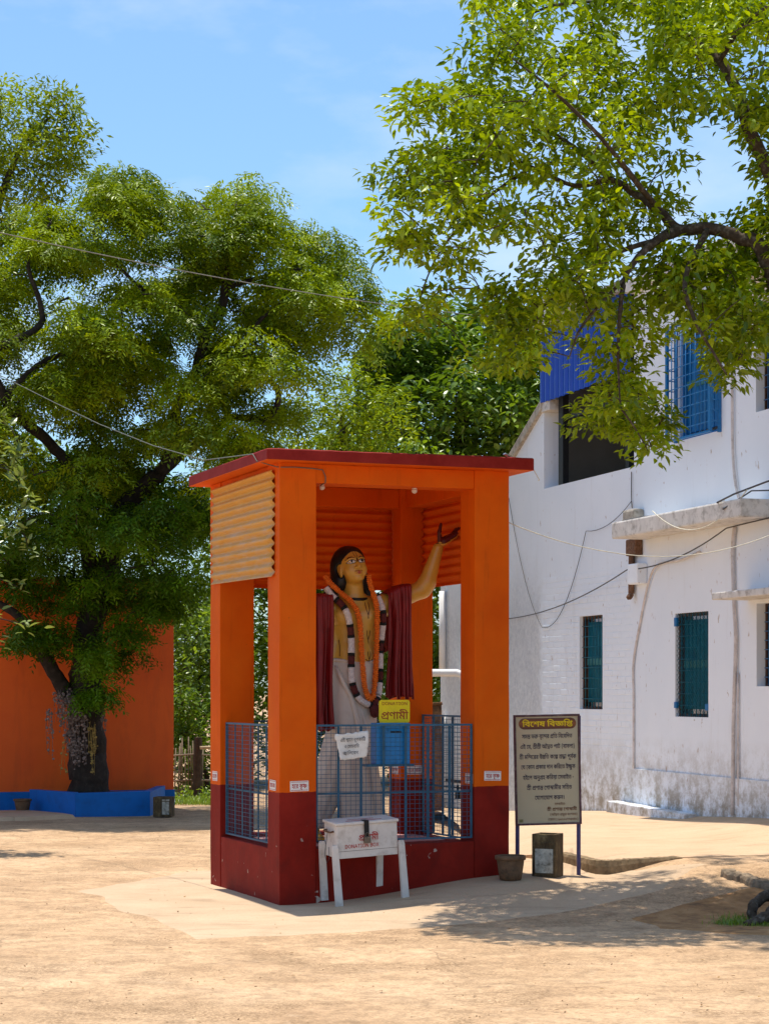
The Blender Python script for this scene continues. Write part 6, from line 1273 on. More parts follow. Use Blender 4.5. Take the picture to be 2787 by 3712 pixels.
BODY = np_mesh('body', stat_world(BV), BF, M_SKIN, stat, None, True)
BODY.data.materials.append(M_ALTA)
_pw = np.array([0.735, 0.10, 2.52]); _pw2 = np.array([-0.70, 0.09, 2.30])
cen = BV[BF].mean(1); e1 = BV[BF[:, 1]] - BV[BF[:, 0]]; e2 = BV[BF[:, 3]] - BV[BF[:, 0]]; nr = np.cross(e1, e2); nr /= np.linalg.norm(nr, axis=1)[:, None] + 1e-12
mi = np.zeros(len(BF), np.int32)
for w_, sg in ((_pw, 1), (_pw2, -1)):
    near = (cen[:, 2] > w_[2] + 0.035) & (np.abs(cen[:, 0] - w_[0]) < 0.3)
    inward = (nr @ np.array((-0.55 * sg, 0.25, 0.8))) > -0.25
    mi[near & inward] = 1
BODY.data.polygons.foreach_set('material_index', mi)
BVH = BVHTree.FromPolygons([Vector(p) for p in BV], [tuple(int(i) for i in q) for q in BF])

# hair
hs = SDF((-0.42, -0.36, 1.90), (0.34, 0.25, 2.60), 0.008)
def hh(c, r, k=0.02, sub=False): hs.ell(hp(*c), r, k, HRn, sub)
hh((0, -0.055, 0.075), (0.140, 0.155, 0.128), 0.02)
hh((-0.110, -0.060, -0.04), (0.062, 0.085, 0.14), 0.05); hh((0.095, -0.075, -0.03), (0.050, 0.080, 0.14), 0.05)
hh((0, -0.12, -0.06), (0.135, 0.08, 0.18), 0.06)
hs.cone(hp(-0.13, -0.05, -0.10), (-0.255, -0.02, 2.055), 0.055, 0.045, 0.05)
hs.cone((-0.255, -0.02, 2.06), (-0.30, -0.05, 2.0), 0.042, 0.02, 0.04)
hs.cone(hp(0.115, -0.06, -0.10), (0.15, -0.03, 2.10), 0.045, 0.042, 0.05)
hs.cone((0.15, -0.03, 2.10), (0.20, -0.06, 2.02), 0.04, 0.018, 0.03)
hs.cone((0.0, -0.13, 2.2), (-0.05, -0.16, 1.97), 0.12, 0.09, 0.05)
# cut away the face: a pointed arch of forehead
hh((0, 0.10, -0.03), (0.100, 0.16, 0.150), 0.01, True)
hs.cone(hp(0, 0.13, 0.0), hp(0, 0.13, 0.125), 0.075, 0.010, 0.02, True)
for sx in (-1, 1): hh((0.125 * sx, 0.02, -0.02), (0.03, 0.045, 0.06), 0.008, True)
V_, F_ = hs.mesh()
np_mesh('hair', stat_world(V_), F_, M_HAIR, stat, None, True)

# painted features, laid on the face
HRt = HR.copy()
fdir = Vector(HRn @ np.array((0, 1, 0)))
def fpt(x, z, lift=0.0022):
    o_ = Vector(hp(x, 0.30, z)); h = BVH.ray_cast(o_, -fdir)
    p = h[0] if h[0] is not None else Vector(hp(x, 0.1, z))
    return p + fdir * lift
def to_w(p): return SP(p.x, p.y, p.z)
def fstroke(mb, pts, w, lift=0.0022):
    P = []
    for i in range(len(pts) - 1):
        for k in range(4): t = k / 4; P.append((pts[i][0] * (1 - t) + pts[i + 1][0] * t, pts[i][1] * (1 - t) + pts[i + 1][1] * t))
    P.append(pts[-1]); V = []
    for i, (x, z) in enumerate(P):
        a = P[max(i - 1, 0)]; b = P[min(i + 1, len(P) - 1)]; dx, dz = b[0] - a[0], b[1] - a[1]; l = math.hypot(dx, dz) or 1
        ww = w * (0.45 + 0.55 * math.sin(math.pi * min(1, max(0, (i + 1) / (len(P) + 1)))))
        nx_, nz_ = -dz / l * ww / 2, dx / l * ww / 2
        V += [to_w(fpt(x + nx_, z + nz_, lift)), to_w(fpt(x - nx_, z - nz_, lift))]
    mb.add(V, [(2 * i, 2 * i + 2, 2 * i + 3, 2 * i + 1) for i in range(len(P) - 1)])
def fblob(mb, c, pts, lift=0.0022):
    V = [to_w(fpt(c[0], c[1], lift))] + [to_w(fpt(c[0] + x, c[1] + z, lift)) for x, z in pts]
    mb.add(V, [(0, i + 1, (i + 1) % len(pts) + 1) for i in range(len(pts))])
for sx in (-1, 1):
    ex_, ez_ = 0.047 * sx, 0.030
    al = [(0.034 * math.cos(t), 0.0145 * math.sin(t) * (1 if math.sin(t) > 0 else 0.75)) for t in np.linspace(0, 2 * math.pi, 18)[:-1]]
    mb = MB(); fblob(mb, (ex_, ez_), al, 0.003); ew = mb.build('eye', M_EYEW, stat)
    mb = MB(); fblob(mb, (ex_ + 0.004, ez_ + 0.004), [(0.0125 * math.cos(t), 0.0115 * math.sin(t)) for t in np.linspace(0, 2 * math.pi, 13)[:-1]], 0.0055); mb.build('iris', M_HAIR, ew)
    mb = MB(); fstroke(mb, [(ex_ - 0.040, ez_ - 0.004), (ex_ - 0.02, ez_ + 0.013), (ex_, ez_ + 0.017), (ex_ + 0.02, ez_ + 0.013), (ex_ + 0.040, ez_ - 0.003)], 0.006, 0.006); fstroke(mb, [(ex_ - 0.042, ez_ - 0.006), (ex_ - 0.012, ez_ - 0.013), (ex_ + 0.015, ez_ - 0.012), (ex_ + 0.040, ez_ - 0.004)], 0.004, 0.006); mb.build('eyeliner', M_LINE, ew)
    mb = MB(); fstroke(mb, [(0.018 * sx, 0.058), (0.040 * sx, 0.072), (0.065 * sx, 0.070), (0.088 * sx, 0.050)], 0.0075, 0.003); mb.build('eyebrow', M_LINE, stat)
mb = MB(); fblob(mb, (0, -0.057), [(0.036 * math.cos(t), 0.009 * math.sin(t) + (0.004 * abs(math.cos(t)))) for t in np.linspace(0, 2 * math.pi, 15)[:-1]], 0.002); fblob(mb, (0, -0.073), [(0.028 * math.cos(t), 0.0075 * math.sin(t)) for t in np.linspace(0, 2 * math.pi, 15)[:-1]], 0.002); mb.build('lips', M_LIP, stat)
mb = MB(); fstroke(mb, [(-0.013, 0.125), (-0.012, 0.09), (-0.007, 0.066), (0, 0.058)], 0.004, 0.003); fstroke(mb, [(0.013, 0.125), (0.012, 0.09), (0.007, 0.066), (0, 0.058)], 0.004, 0.003); fblob(mb, (0, 0.042), [(0.008 * math.cos(t), 0.018 * math.sin(t)) for t in np.linspace(0, 2 * math.pi, 9)[:-1]], 0.003); mb.build('forehead_mark', M_LINE, stat)
# marks on the chest and flank
def cpt(x, z, lift=0.004):
    h = BVH.ray_cast(Vector((x, 0.5, z)), Vector((0, -1, 0)))
    return (h[0] if h[0] is not None else Vector((x, 0.12, z))) + Vector((0, lift, 0))
def cstroke(mb, pts, w=0.006):
    V = []
    for i, (x, z) in enumerate(pts):
        a = pts[max(i - 1, 0)]; b = pts[min(i + 1, len(pts) - 1)]; dx, dz = b[0] - a[0], b[1] - a[1]; l = math.hypot(dx, dz) or 1
        V += [to_w(cpt(x - dz / l * w / 2, z + dx / l * w / 2)), to_w(cpt(x + dz / l * w / 2, z - dx / l * w / 2))]
    mb.add(V, [(2 * i, 2 * i + 2, 2 * i + 3, 2 * i + 1) for i in range(len(pts) - 1)])
mb = MB()
for (cx_, z1_, z0_, hw) in ((0.075, 2.04, 1.93, 0.016), (0.085, 1.80, 1.72, 0.013), (0.085, 1.62, 1.55, 0.013)):
    cstroke(mb, [(cx_ - hw, z1_), (cx_ - hw * 0.9, (z1_ + z0_) / 2), (cx_, z0_)]); cstroke(mb, [(cx_ + hw, z1_), (cx_ + hw * 0.9, (z1_ + z0_) / 2), (cx_, z0_)]); cstroke(mb, [(cx_, z0_), (cx_, z0_ - 0.03)])
cstroke(mb, [(cx_ - 0.035, 1.555), (cx_ - 0.01, 1.535), (cx_, 1.55), (cx_ + 0.01, 1.535), (cx_ + 0.035, 1.555)], 0.008)
cstroke(mb, [(-0.165, 1.72), (-0.16, 1.66), (-0.163, 1.58)], 0.005)
mb.build('chest_mark', M_LINE, stat)
# black neck cord
mb = MB(); ring = [(0.105 * math.cos(t), 0.108 * math.sin(t), 2.085 - 0.02 * math.sin(t)) for t in np.linspace(0, 2 * math.pi, 28)]
mb.tube([SP(x + 0.005, y - 0.005, z) for x, y, z in ring], 0.013, 7, caps=False); mb.build('neck_cord', M_HAIR, stat)

# dhoti: front fall plus the trailing leg
def loft(rings, nth, fold, name, mat, parent, cap=True):
    """rings: (cx, cy, z, half_r, half_f, fold strength)"""
    V = []; Fc = []; R = []
    for i in range(len(rings) - 1):
        for k in range(6):
            t = k / 6; R.append(tuple(np.array(rings[i]) * (1 - t) + np.array(rings[i + 1]) * t))
    R.append(rings[-1])
    for (cx_, cy_, z, a, b_, fo) in R:
        for k in range(nth):
            th = 2 * math.pi * k / nth
            q = 1 + fo * fold(th, z)
            V.append(SP(cx_ + a * q * math.cos(th), cy_ + b_ * q * math.sin(th), z))
    for i in range(len(R) - 1):
        for k in range(nth): Fc.append((i * nth + k, i * nth + (k + 1) % nth, (i + 1) * nth + (k + 1) % nth, (i + 1) * nth + k))
    if cap: Fc.append(tuple(reversed(range(nth)))); Fc.append(tuple((len(R) - 1) * nth + k for k in range(nth)))
    mb = MB(); mb.add(V, Fc, 0, True); return mb
fold1 = lambda th, z: 0.55 * math.sin(9 * th + 2.2 * z) + 0.45 * math.sin(17 * th - 3.5 * z) + 0.5 * math.sin(5 * th + 4 * z)
d1 = loft([(0.0, 0.0, 1.545, 0.222, 0.142, 0.0), (0.0, 0.0, 1.52, 0.236, 0.155, 0.01), (-0.015, 0.005, 1.30, 0.240, 0.168, 0.02), (-0.03, 0.01, 1.05, 0.228, 0.170, 0.035), (-0.01, 0.02, 0.75, 0.205, 0.165, 0.05), (0.03, 0.03, 0.45, 0.190, 0.160, 0.06), (0.06, 0.04, 0.20, 0.190, 0.160, 0.07), (0.08, 0.05, 0.03, 0.195, 0.165, 0.08)], 72, fold1, '', None, None)
fold2 = lambda th, z: 0.6 * math.sin(7 * th + 5 * z) + 0.4 * math.sin(13 * th - 4 * z)
d2 = loft([(-0.08, -0.02, 1.05, 0.13, 0.13, 0.03), (-0.13, -0.03, 0.80, 0.145, 0.14, 0.05), (-0.20, -0.05, 0.50, 0.15, 0.13, 0.06), (-0.27, -0.07, 0.28, 0.125, 0.11, 0.07), (-0.31, -0.08, 0.12, 0.075, 0.08, 0.05)], 48, fold2, '', None, None)
n0 = len(d1.v); d1.v += d2.v; d1.f += [[i + n0 for i in f] for f in d2.f]; d1.m += d2.m; d1.smooth += d2.smooth
# diagonal pleat and waist roll
pl = [(-0.21, 0.11, 1.50), (-0.16, 0.145, 1.38), (-0.09, 0.17, 1.24), (-0.04, 0.185, 1.05), (0.0, 0.19, 0.80), (0.04, 0.195, 0.5), (0.07, 0.20, 0.2), (0.08, 0.205, 0.05)]
d1.tube([SP(*p) for p in pl], [0.012, 0.02, 0.024, 0.024, 0.024, 0.026, 0.03, 0.03], 8)
d1.tube([SP(p[0] + 0.07, p[1] - 0.012, p[2] - 0.02) for p in pl[2:]], [0.012, 0.02, 0.022, 0.024, 0.026, 0.026], 8)
d1.tube([SP(0.225 * math.cos(t) - 0.002, 0.143 * math.sin(t), 1.535 + 0.012 * math.sin(3 * t)) for t in np.linspace(0, 2 * math.pi, 40)], 0.016, 7, caps=False)
DH = d1.build('dhoti', M_DHOTI, stat)
# feet
ft = SDF((-0.5, -0.3, -0.02), (0.3, 0.42, 0.22), 0.009)
for (x, y) in ((0.09, 0.10), (-0.34, -0.06)):
    ft.cone((x, y - 0.02, 0.11), (x, y, 0.06), 0.05, 0.055, 0.03); ft.cone((x, y, 0.045), (x + 0.01, y + 0.14, 0.034), 0.045, 0.036, 0.03)
    for k in range(5): ft.cone((x - 0.034 + 0.018 * k, y + 0.15, 0.028), (x - 0.036 + 0.019 * k, y + 0.20 - 0.012 * abs(k - 1.2), 0.020), 0.014, 0.011, 0.006)
V_, F_ = ft.mesh(); np_mesh('foot', stat_world(V_), F_, M_SKIN, stat, None, True)

# shawl: folded cloth laid over each upper arm
def shawl(r0, r1, ztop0, zbot, f0, drop_out, seed, f_hang, slope):
    rnd = random.Random(seed); nu, nv = 40, 46; V = []; Fc = []
    ph = [rnd.uniform(0, 6.28) for _ in range(4)]
    for j in range(nv + 1):
        s = j / nv
        for i in range(nu + 1):
          x = i / nu; ztop = ztop0 + slope * (r1 - r0) * x        # follows the slope of the arm
          # path: up the back, over the arm, down the front
          if s < 0.22: t = s / 0.22; f = f0 - 0.115; z = ztop - 0.50 * (1 - t) - 0.02
          elif s < 0.34: t = (s - 0.22) / 0.12; a = math.pi * (1 - t); f = f0 + 0.112 * math.cos(a); z = ztop + 0.02 * math.sin(a) - 0.0
          else: t = (s - 0.34) / 0.66; f = f0 + 0.112 + (f_hang - 0.112) * min(1, t * 2.5); z = ztop - t * (ztop - zbot)
          if True:
            amp = 0.006 + 0.024 * min(1, abs(s - 0.28) * 2.2)
            xw = x + 0.10 * math.sin(3.1 * x + ph[2] + s) + 0.04 * math.sin(7 * s + ph[1]); fo = amp * (math.sin(xw * 19 + ph[0] + s * 1.5) * (0.6 + 0.6 * math.sin(x * 4 + ph[3])) + 0.55 * math.sin(xw * 37 + ph[1] - s * 2) + 0.25 * math.sin(x * 63 + s * 9))
            r = r0 + (r1 - r0) * x + drop_out * max(0, s - 0.34) * (x - 0.3) + 0.006 * math.sin(s * 9 + ph[2] + x * 3)
            arch = 0.022 * math.sin(math.pi * x) * (1 if s < 0.4 else 0.2)
            V.append(SP(r, f + fo, z + arch + 0.012 * math.sin(x * 22 + ph[3]) * (1 if j == nv else 0)))
    w = nu + 1
    for j in range(nv):
        for i in range(nu): Fc.append((j * w + i, j * w + i + 1, (j + 1) * w + i + 1, (j + 1) * w + i))
    mb = MB(); mb.add(V, Fc, 0, True); o = mb.build('shawl', M_SHAWL, stat)
    so = o.modifiers.new('thick', 'SOLIDIFY'); so.thickness = 0.008; so.offset = -1
    return o
shawl(0.270, 0.475, 2.100, 1.22, 0.0, 0.06, 4, 0.10, 0.42)
shawl(-0.47, -0.245, 2.035, 0.95, 0.02, 0.03, 9, 0.10, 0.22)

# garlands, each laid over the chest
DB = BVHTree.FromPolygons([v.co.copy() for v in DH.data.vertices], [tuple(p.vertices) for p in DH.data.polygons])
def surf_f(r, z):
    """how far forward the figure reaches at (r, z)"""
    best = 0.06
    h = BVH.ray_cast(Vector((r, 0.6, z)), Vector((0, -1, 0)))
    if h[0] is not None: best = max(best, h[0].y)
    h = DB.ray_cast(SP(r, 0.6, z), V3)
    if h[0] is not None: best = max(best, (h[0] - S0).dot(-V3))
    return best
def px_rz(px, py, f=0.17):
    k = (px - CX_PX) / F_PX; y0 = S0.y - V3.y * f
    r = (k * y0 - S0.x + V3.x * f) / (U3.x - k * U3.y); y = y0 + U3.y * r
    return r, EYE + (H_PX - py) / F_PX * y - S0.z
def smooth_path(pts, step):
    P = [Vector(p) for p in pts]; out = []
    for i in range(len(P) - 1):
        p0, p1, p2, p3 = P[max(i - 1, 0)], P[i], P[i + 1], P[min(i + 2, len(P) - 1)]
        for k in range(12):
            t = k / 12; out.append(0.5 * ((2 * p1) + (p2 - p0) * t + (2 * p0 - 5 * p1 + 4 * p2 - p3) * t * t + (3 * p1 - p0 - 3 * p2 + p3) * t ** 3))
    out.append(P[-1]); res = [out[0]]; acc = 0
    for i in range(1, len(out)):
        seg = out[i] - out[i - 1]; L = seg.length; d = 0
        while acc + (L - d) >= step:
            d += step - acc; res.append(out[i - 1] + seg * (d / L)); acc = 0
        acc += L - d
    return res
def garland_path(pix, rad, step):
    P = []
    for (px, py) in pix:
        r, z = px_rz(px, py); P.append((r, surf_f(r, z) + rad, z))
    # keep it hanging: smooth the depth
    fs = [p[1] for p in P]; fs = [max(fs[max(0, i - 1)], fs[i], fs[min(len(fs) - 1, i + 1)]) * 0.5 + fs[i] * 0.5 for i in range(len(fs))]
    return [SP(p.x, p.y, p.z) for p in smooth_path([(P[i][0], fs[i], P[i][2]) for i in range(len(P))], step)]
wp = [(1192, 2128), (1212, 2158), (1240, 2190), (1257, 2224), (1270, 2272), (1275, 2320), (1273, 2362), (1271, 2420), (1273, 2476), (1291, 2524), (1318, 2549), (1350, 2553), (1372, 2523), (1380, 2468), (1384, 2410), (1388, 2350), (1390, 2290), (1390, 2232), (1383, 2185), (1366, 2142)]
gp = garland_path(wp, 0.030, 0.012)
M_GWHITE = basic('white_flower_rope', (0.62, 0.56, 0.52), 0.8, 0.3, 70, dirt=(0.35, 0.28, 0.25, 1), dirt_amt=0.7, bmp=0.8, bscale=120)
M_GMAR = basic('maroon_flower_rope', (0.085, 0.014, 0.012), 0.8, 0.4, 60, bmp=0.7, bscale=120)
M_GBLK = basic('black_band', (0.008, 0.009, 0.008), 0.8, 0.2, 60, bmp=0.5)
wg = thing('flower_garland', 'long white garland with maroon and black bands round the neck of the statue', 'garland', gp[len(gp) // 2], 'garlands on the statue')
i = 0; seq = [('white_section', 11, M_GWHITE, 0.029), ('black_band', 2, M_GBLK, 0.031), ('maroon_section', 6, M_GMAR, 0.029), ('black_band', 2, M_GBLK, 0.031)]; k = 0
while i < len(gp) - 3:
    nm, ln, mt, rd = seq[k % 4]; j = min(len(gp) - 1, i + ln); k += 1
    mb = MB(); pts = gp[i:j + 1]
    rr = [rd * (0.93 + 0.10 * random.random()) for _ in pts]
    mb.tube(pts, rr, 10); mb.build(nm, mt, wg); i = j
c = gp[int(len(gp) * 0.545)]
mb = MB(); mb.lathe(c + Vector((0, -0.02, -0.07)), [(0.012, -0.055), (0.030, -0.04), (0.042, 0.0), (0.046, 0.025), (0.030, 0.06)], 12, wob=0.15); mb.build('tassel', M_GMAR, wg)
op = [(1187, 2088), (1206, 2114), (1230, 2136), (1252, 2158), (1270, 2178), (1291, 2213), (1300, 2250), (1304, 2290), (1305, 2350), (1308, 2420), (1314, 2488), (1326, 2526), (1336, 2534), (1346, 2526), (1355, 2468), (1362, 2390), (1365, 2291), (1363, 2213), (1358, 2160), (1350, 2118), (1345, 2084)]
gp2 = garland_path(op, 0.052, 0.0165)
M_MARI = basic('orange_marigold', (0.72, 0.16, 0.012), 0.75, 0.25, 60, bmp=0.6, bscale=150)
og = thing('marigold_garland', 'orange marigold garland hanging down the chest of the statue', 'garland', gp2[len(gp2) // 2], 'garlands on the statue')
fm = MB(); fm.lathe((0, 0, 0), [(0.006, -0.010), (0.019, -0.0075), (0.0245, -0.001), (0.0245, 0.002), (0.018, 0.007), (0.006, 0.009)], 11, wob=0.16)
fme = bpy.data.meshes.new('marigold'); fme.from_pydata(fm.v, [], fm.f); fme.materials.append(M_MARI)
for i, p in enumerate(gp2):
    d = gp2[min(i + 1, len(gp2) - 1)] - gp2[max(i - 1, 0)]
    o = bpy.data.objects.new('marigold', fme); COL.objects.link(o); o.parent = og
    o.matrix_parent_inverse = Matrix.Translation(-Vector(og.location))
    q = d.to_track_quat('Z', 'Y').to_matrix().to_4x4() @ Matrix.Rotation(i * 1.1, 4, 'Z')
    o.matrix_basis = Matrix.Translation(p) @ q @ Matrix.Scale(0.9 + 0.2 * random.random(), 4)
# ------------------------------------------------------------------ donation box on legs, in front of the grille
M_WBOX = basic('chalky_white_paint', (0.66, 0.61, 0.56), 0.6, 0.08, 6, dirt=(0.30, 0.24, 0.19, 1), dirt_amt=0.55, bmp=0.15)
def donation_box():
    o_ = at(1229.5, 3279, 16.22); o_.z = gzz(o_.x, o_.y) + 0.008
    o_ = Vector((o_.x, o_.y, o_.z))
    ex = (U3 + Z3 * 0.052).normalized(); ey0 = (V3 + Z3 * 0.05).normalized(); ez = ex.cross(ey0).normalized(); ey = ez.cross(ex)
    def L(x, y, z): return o_ + ex * x + ey * y + ez * z
    t = thing('donation_box', 'white wooden donation box on four legs standing before the grille', 'donation box', o_)
    def bx(mb, x0, x1, y0, y1, z0, z1):
        mb.hexa([L(x0, y0, z0), L(x1, y0, z0), L(x1, y1, z0), L(x0, y1, z0), L(x0, y0, z1), L(x1, y0, z1), L(x1, y1, z1), L(x0, y1, z1)])
    W_, D_ = 0.505, 0.30
    mb = MB(); bx(mb, 0.0, W_, 0.0, D_, 0.365, 0.625); box = mb.build('box', M_WBOX, t, bevel=0.004)
    mb = MB(); bx(mb, -0.012, W_ + 0.012, -0.014, D_ + 0.01, 0.627, 0.648); lid = mb.build('lid', M_WBOX, t, bevel=0.005)
    mb = MB(); bx(mb, 0.10, 0.40, 0.06, 0.075, 0.6485, 0.650); bx(mb, 0.14, 0.36, 0.14, 0.152, 0.6485, 0.650); mb.build('lid_brushwork', M_INKRED, lid)
    # legs splay outwards
    def leg(x, y, dx, dy, top):
        mb = MB(); w = 0.058; d = 0.032
        P = [L(x + dx, y + dy, -0.004), L(x + dx + w, y + dy, -0.004), L(x + dx + w, y + dy + d, -0.004), L(x + dx, y + dy + d, -0.004),
             L(x, y, top), L(x + w * 0.8, y, top), L(x + w * 0.8, y + d, top), L(x, y + d, top)]
        mb.hexa(P); q = [L(x + 0.006, y + 0.004, top + 0.022), L(x + w * 0.7, y + 0.004, top + 0.022), L(x + w * 0.7, y + d - 0.004, top + 0.022), L(x + 0.006, y + d - 0.004, top + 0.022)]
        mb.hexa(P[4:] + q); mb.build('leg', M_WBOX, t)
    leg(-0.050, -0.034, 0.012, -0.008, 0.455); leg(W_ + 0.001, -0.034, 0.012, -0.008, 0.455)
    leg(-0.052, D_ - 0.03, 0.012, 0.035, 0.455); leg(W_ - 0.05, D_ + 0.002, -0.02, 0.035, 0.455)
    mb = MB(); bx(mb, 0.222, 0.262, -0.022, -0.015, 0.53, 0.6485); bx(mb, 0.222, 0.262, -0.022, 0.06, 0.6486, 0.655); h = mb.build('hasp', M_DARK, t, bevel=0.002)
    mb = MB(); bx(mb, 0.215, 0.268, -0.040, -0.016, 0.478, 0.528); mb.tube([L(0.228, -0.028, 0.528), L(0.228, -0.028, 0.552), L(0.242, -0.028, 0.562), L(0.256, -0.028, 0.552), L(0.256, -0.028, 0.528)], 0.004, 6)
    mb.build('padlock', basic('worn_brass', (0.16, 0.13, 0.10), 0.5, 0.3, 30, metal=0.5, bmp=0.1), t, bevel=0.003)
    mb = MB(); mb.tube([L(-0.002, 0.07, 0.575), L(-0.03, 0.07, 0.57), L(-0.032, 0.10, 0.57), L(-0.032, 0.20, 0.57), L(-0.03, 0.23, 0.57), L(-0.002, 0.23, 0.575)], 0.008, 7); mb.build('handle', M_RUST, t)
    mb = MB(); mb.tube([L(-0.034, 0.12, 0.57), L(-0.055, 0.10, 0.50), L(-0.075, 0.09, 0.40), L(-0.06, 0.09, 0.33), L(-0.035, 0.1, 0.36), L(-0.03, 0.12, 0.45)], 0.0025, 5); mb.build('tie_string', M_CABLE, t)
    mb = MB(); bx(mb, 0.001, W_ - 0.001, -0.0012, -0.0002, 0.420, 0.4225); mb.build('board_joint', M_BROWNWOOD, box)
    en = -ey
    lettering('lettering', 'pron', M_INKRED, t, L(0.262, -0.001, 0.497), ex, ez, en, 0.046, 0.165, bold=3)
    lettering('lettering', 'donbox', M_INKRED, t, L(0.205, -0.001, 0.443), ex, ez, en, 0.026, 0.285, bold=3)
donation_box()

# ------------------------------------------------------------------ blue metal box, yellow board and paper on the grille
M_BOXBLUE = basic('bright_blue_enamel', srgb(0, 124, 192), 0.4, 0.10, 7, dirt=(0.01, 0.05, 0.09, 1), dirt_amt=0.3, bmp=0.03, spec=0.5)
M_YELLOW = basic('yellow_board', srgb(222, 200, 20), 0.55, 0.06, 8, dirt=(0.35, 0.30, 0.03, 1), dirt_amt=0.35, bmp=0.04)
def on_front(px, py, b_):
    """a (along the front) and z of the photograph pixel on the plane b_ behind the pavilion front"""
    q0 = PC + PVv * b_; k = (px - CX_PX) / F_PX
    a = (k * q0[1] - q0[0]) / (PU[0] - k * PU[1]); y = q0[1] + PU[1] * a
    return a, EYE + (H_PX - py) / F_PX * y
a0, z1 = on_front(1362, 2622, 0.10); a1, z0 = on_front(1484, 2770, 0.10)
t = thing('collection_box', 'blue metal collection box with a slot fixed inside the front grille', 'collection box', PP((a0 + a1) / 2, 0.15, z0))
mb = MB(); pbox(mb, a0, a1, 0.085, 0.22, z0, z1); bb = mb.build('body', M_BOXBLUE, t, bevel=0.004)
aw = a1 - a0; zh = z1 - z0
mb = MB(); pbox(mb, a0 + aw * 0.20, a1 - aw * 0.12, 0.079, 0.0845, z0 + zh * 0.44, z1 - zh * 0.07); mb.build('upper_door', M_BOXBLUE, t, bevel=0.002)
mb = MB(); pbox(mb, a0 + aw * 0.20, a1 - aw * 0.12, 0.079, 0.0845, z0 + zh * 0.05, z0 + zh * 0.39); mb.build('lower_door', M_BOXBLUE, t, bevel=0.002)
mb = MB(); mb.hexa([PP(a0 + aw * .33, 0.066, z1 - zh * .19), PP(a1 - aw * .22, 0.066, z1 - zh * .19), PP(a1 - aw * .22, 0.0785, z1 - zh * .19), PP(a0 + aw * .33, 0.0785, z1 - zh * .19), PP(a0 + aw * .30, 0.072, z1 - zh * .13), PP(a1 - aw * .18, 0.072, z1 - zh * .13), PP(a1 - aw * .18, 0.0785, z1 - zh * .13), PP(a0 + aw * .30, 0.0785, z1 - zh * .13)]); mb.build('slot_hood', M_BOXBLUE, t)
mb = MB(); pbox(mb, a0 + aw * .40, a1 - aw * .28, 0.0755, 0.0787, z1 - zh * .235, z1 - zh * .195); mb.build('slot', M_DARK, t)
mb = MB(); pbox(mb, a0 - 0.09, a1 + 0.03, 0.07, 0.235, z0 - 0.018, z0 - 0.001); mb.build('shelf', M_GRILL, t)
# yellow board
b0, y1 = on_front(1374, 2538, 0.12); b1, y0 = on_front(1485, 2621, 0.12)
t = thing('yellow_board', 'small yellow board with red lettering standing on the blue metal box', 'board', PP((b0 + b1) / 2, 0.125, y0))
def rounded(a0, a1, z0, z1, b0_, b1_, r, n=6):
    pts = []
    for (cx_, cz_, s0) in ((a1 - r, z0 + r, -90), (a1 - r, z1 - r, 0), (a0 + r, z1 - r, 90), (a0 + r, z0 + r, 180)):
        for k in range(n + 1):
            t_ = math.radians(s0 + 90 * k / n); pts.append((cx_ + r * math.cos(t_), cz_ + r * math.sin(t_)))
    m = len(pts); mb = MB()
    mb.add([PP(x, b0_, z) for x, z in pts] + [PP(x, b1_, z) for x, z in pts], [tuple(range(m)), tuple(reversed(range(m, 2 * m)))] + [(k, m + k, m + (k + 1) % m, (k + 1) % m) for k in range(m)])
    return mb
YB = rounded(b0, b1, y0 + 0.001, y1, 0.118, 0.126, 0.022).build('panel', M_YELLOW, t)
M_INKOR = basic('red_brown_paint', (0.30, 0.045, 0.012), 0.6, 0.1, 30, bmp=0)
lettering('lettering', 'don', M_INKOR, t, PP((b0 + b1) / 2, 0.1178, y1 - 0.042), U3, Z3, -V3, 0.022, (b1 - b0) * 0.84, bold=2)
lettering('lettering', 'pron', M_INKOR, t, PP((b0 + b1) / 2, 0.1178, y0 + 0.032), U3, Z3, -V3, 0.058, (b1 - b0) * 0.88, bold=3)
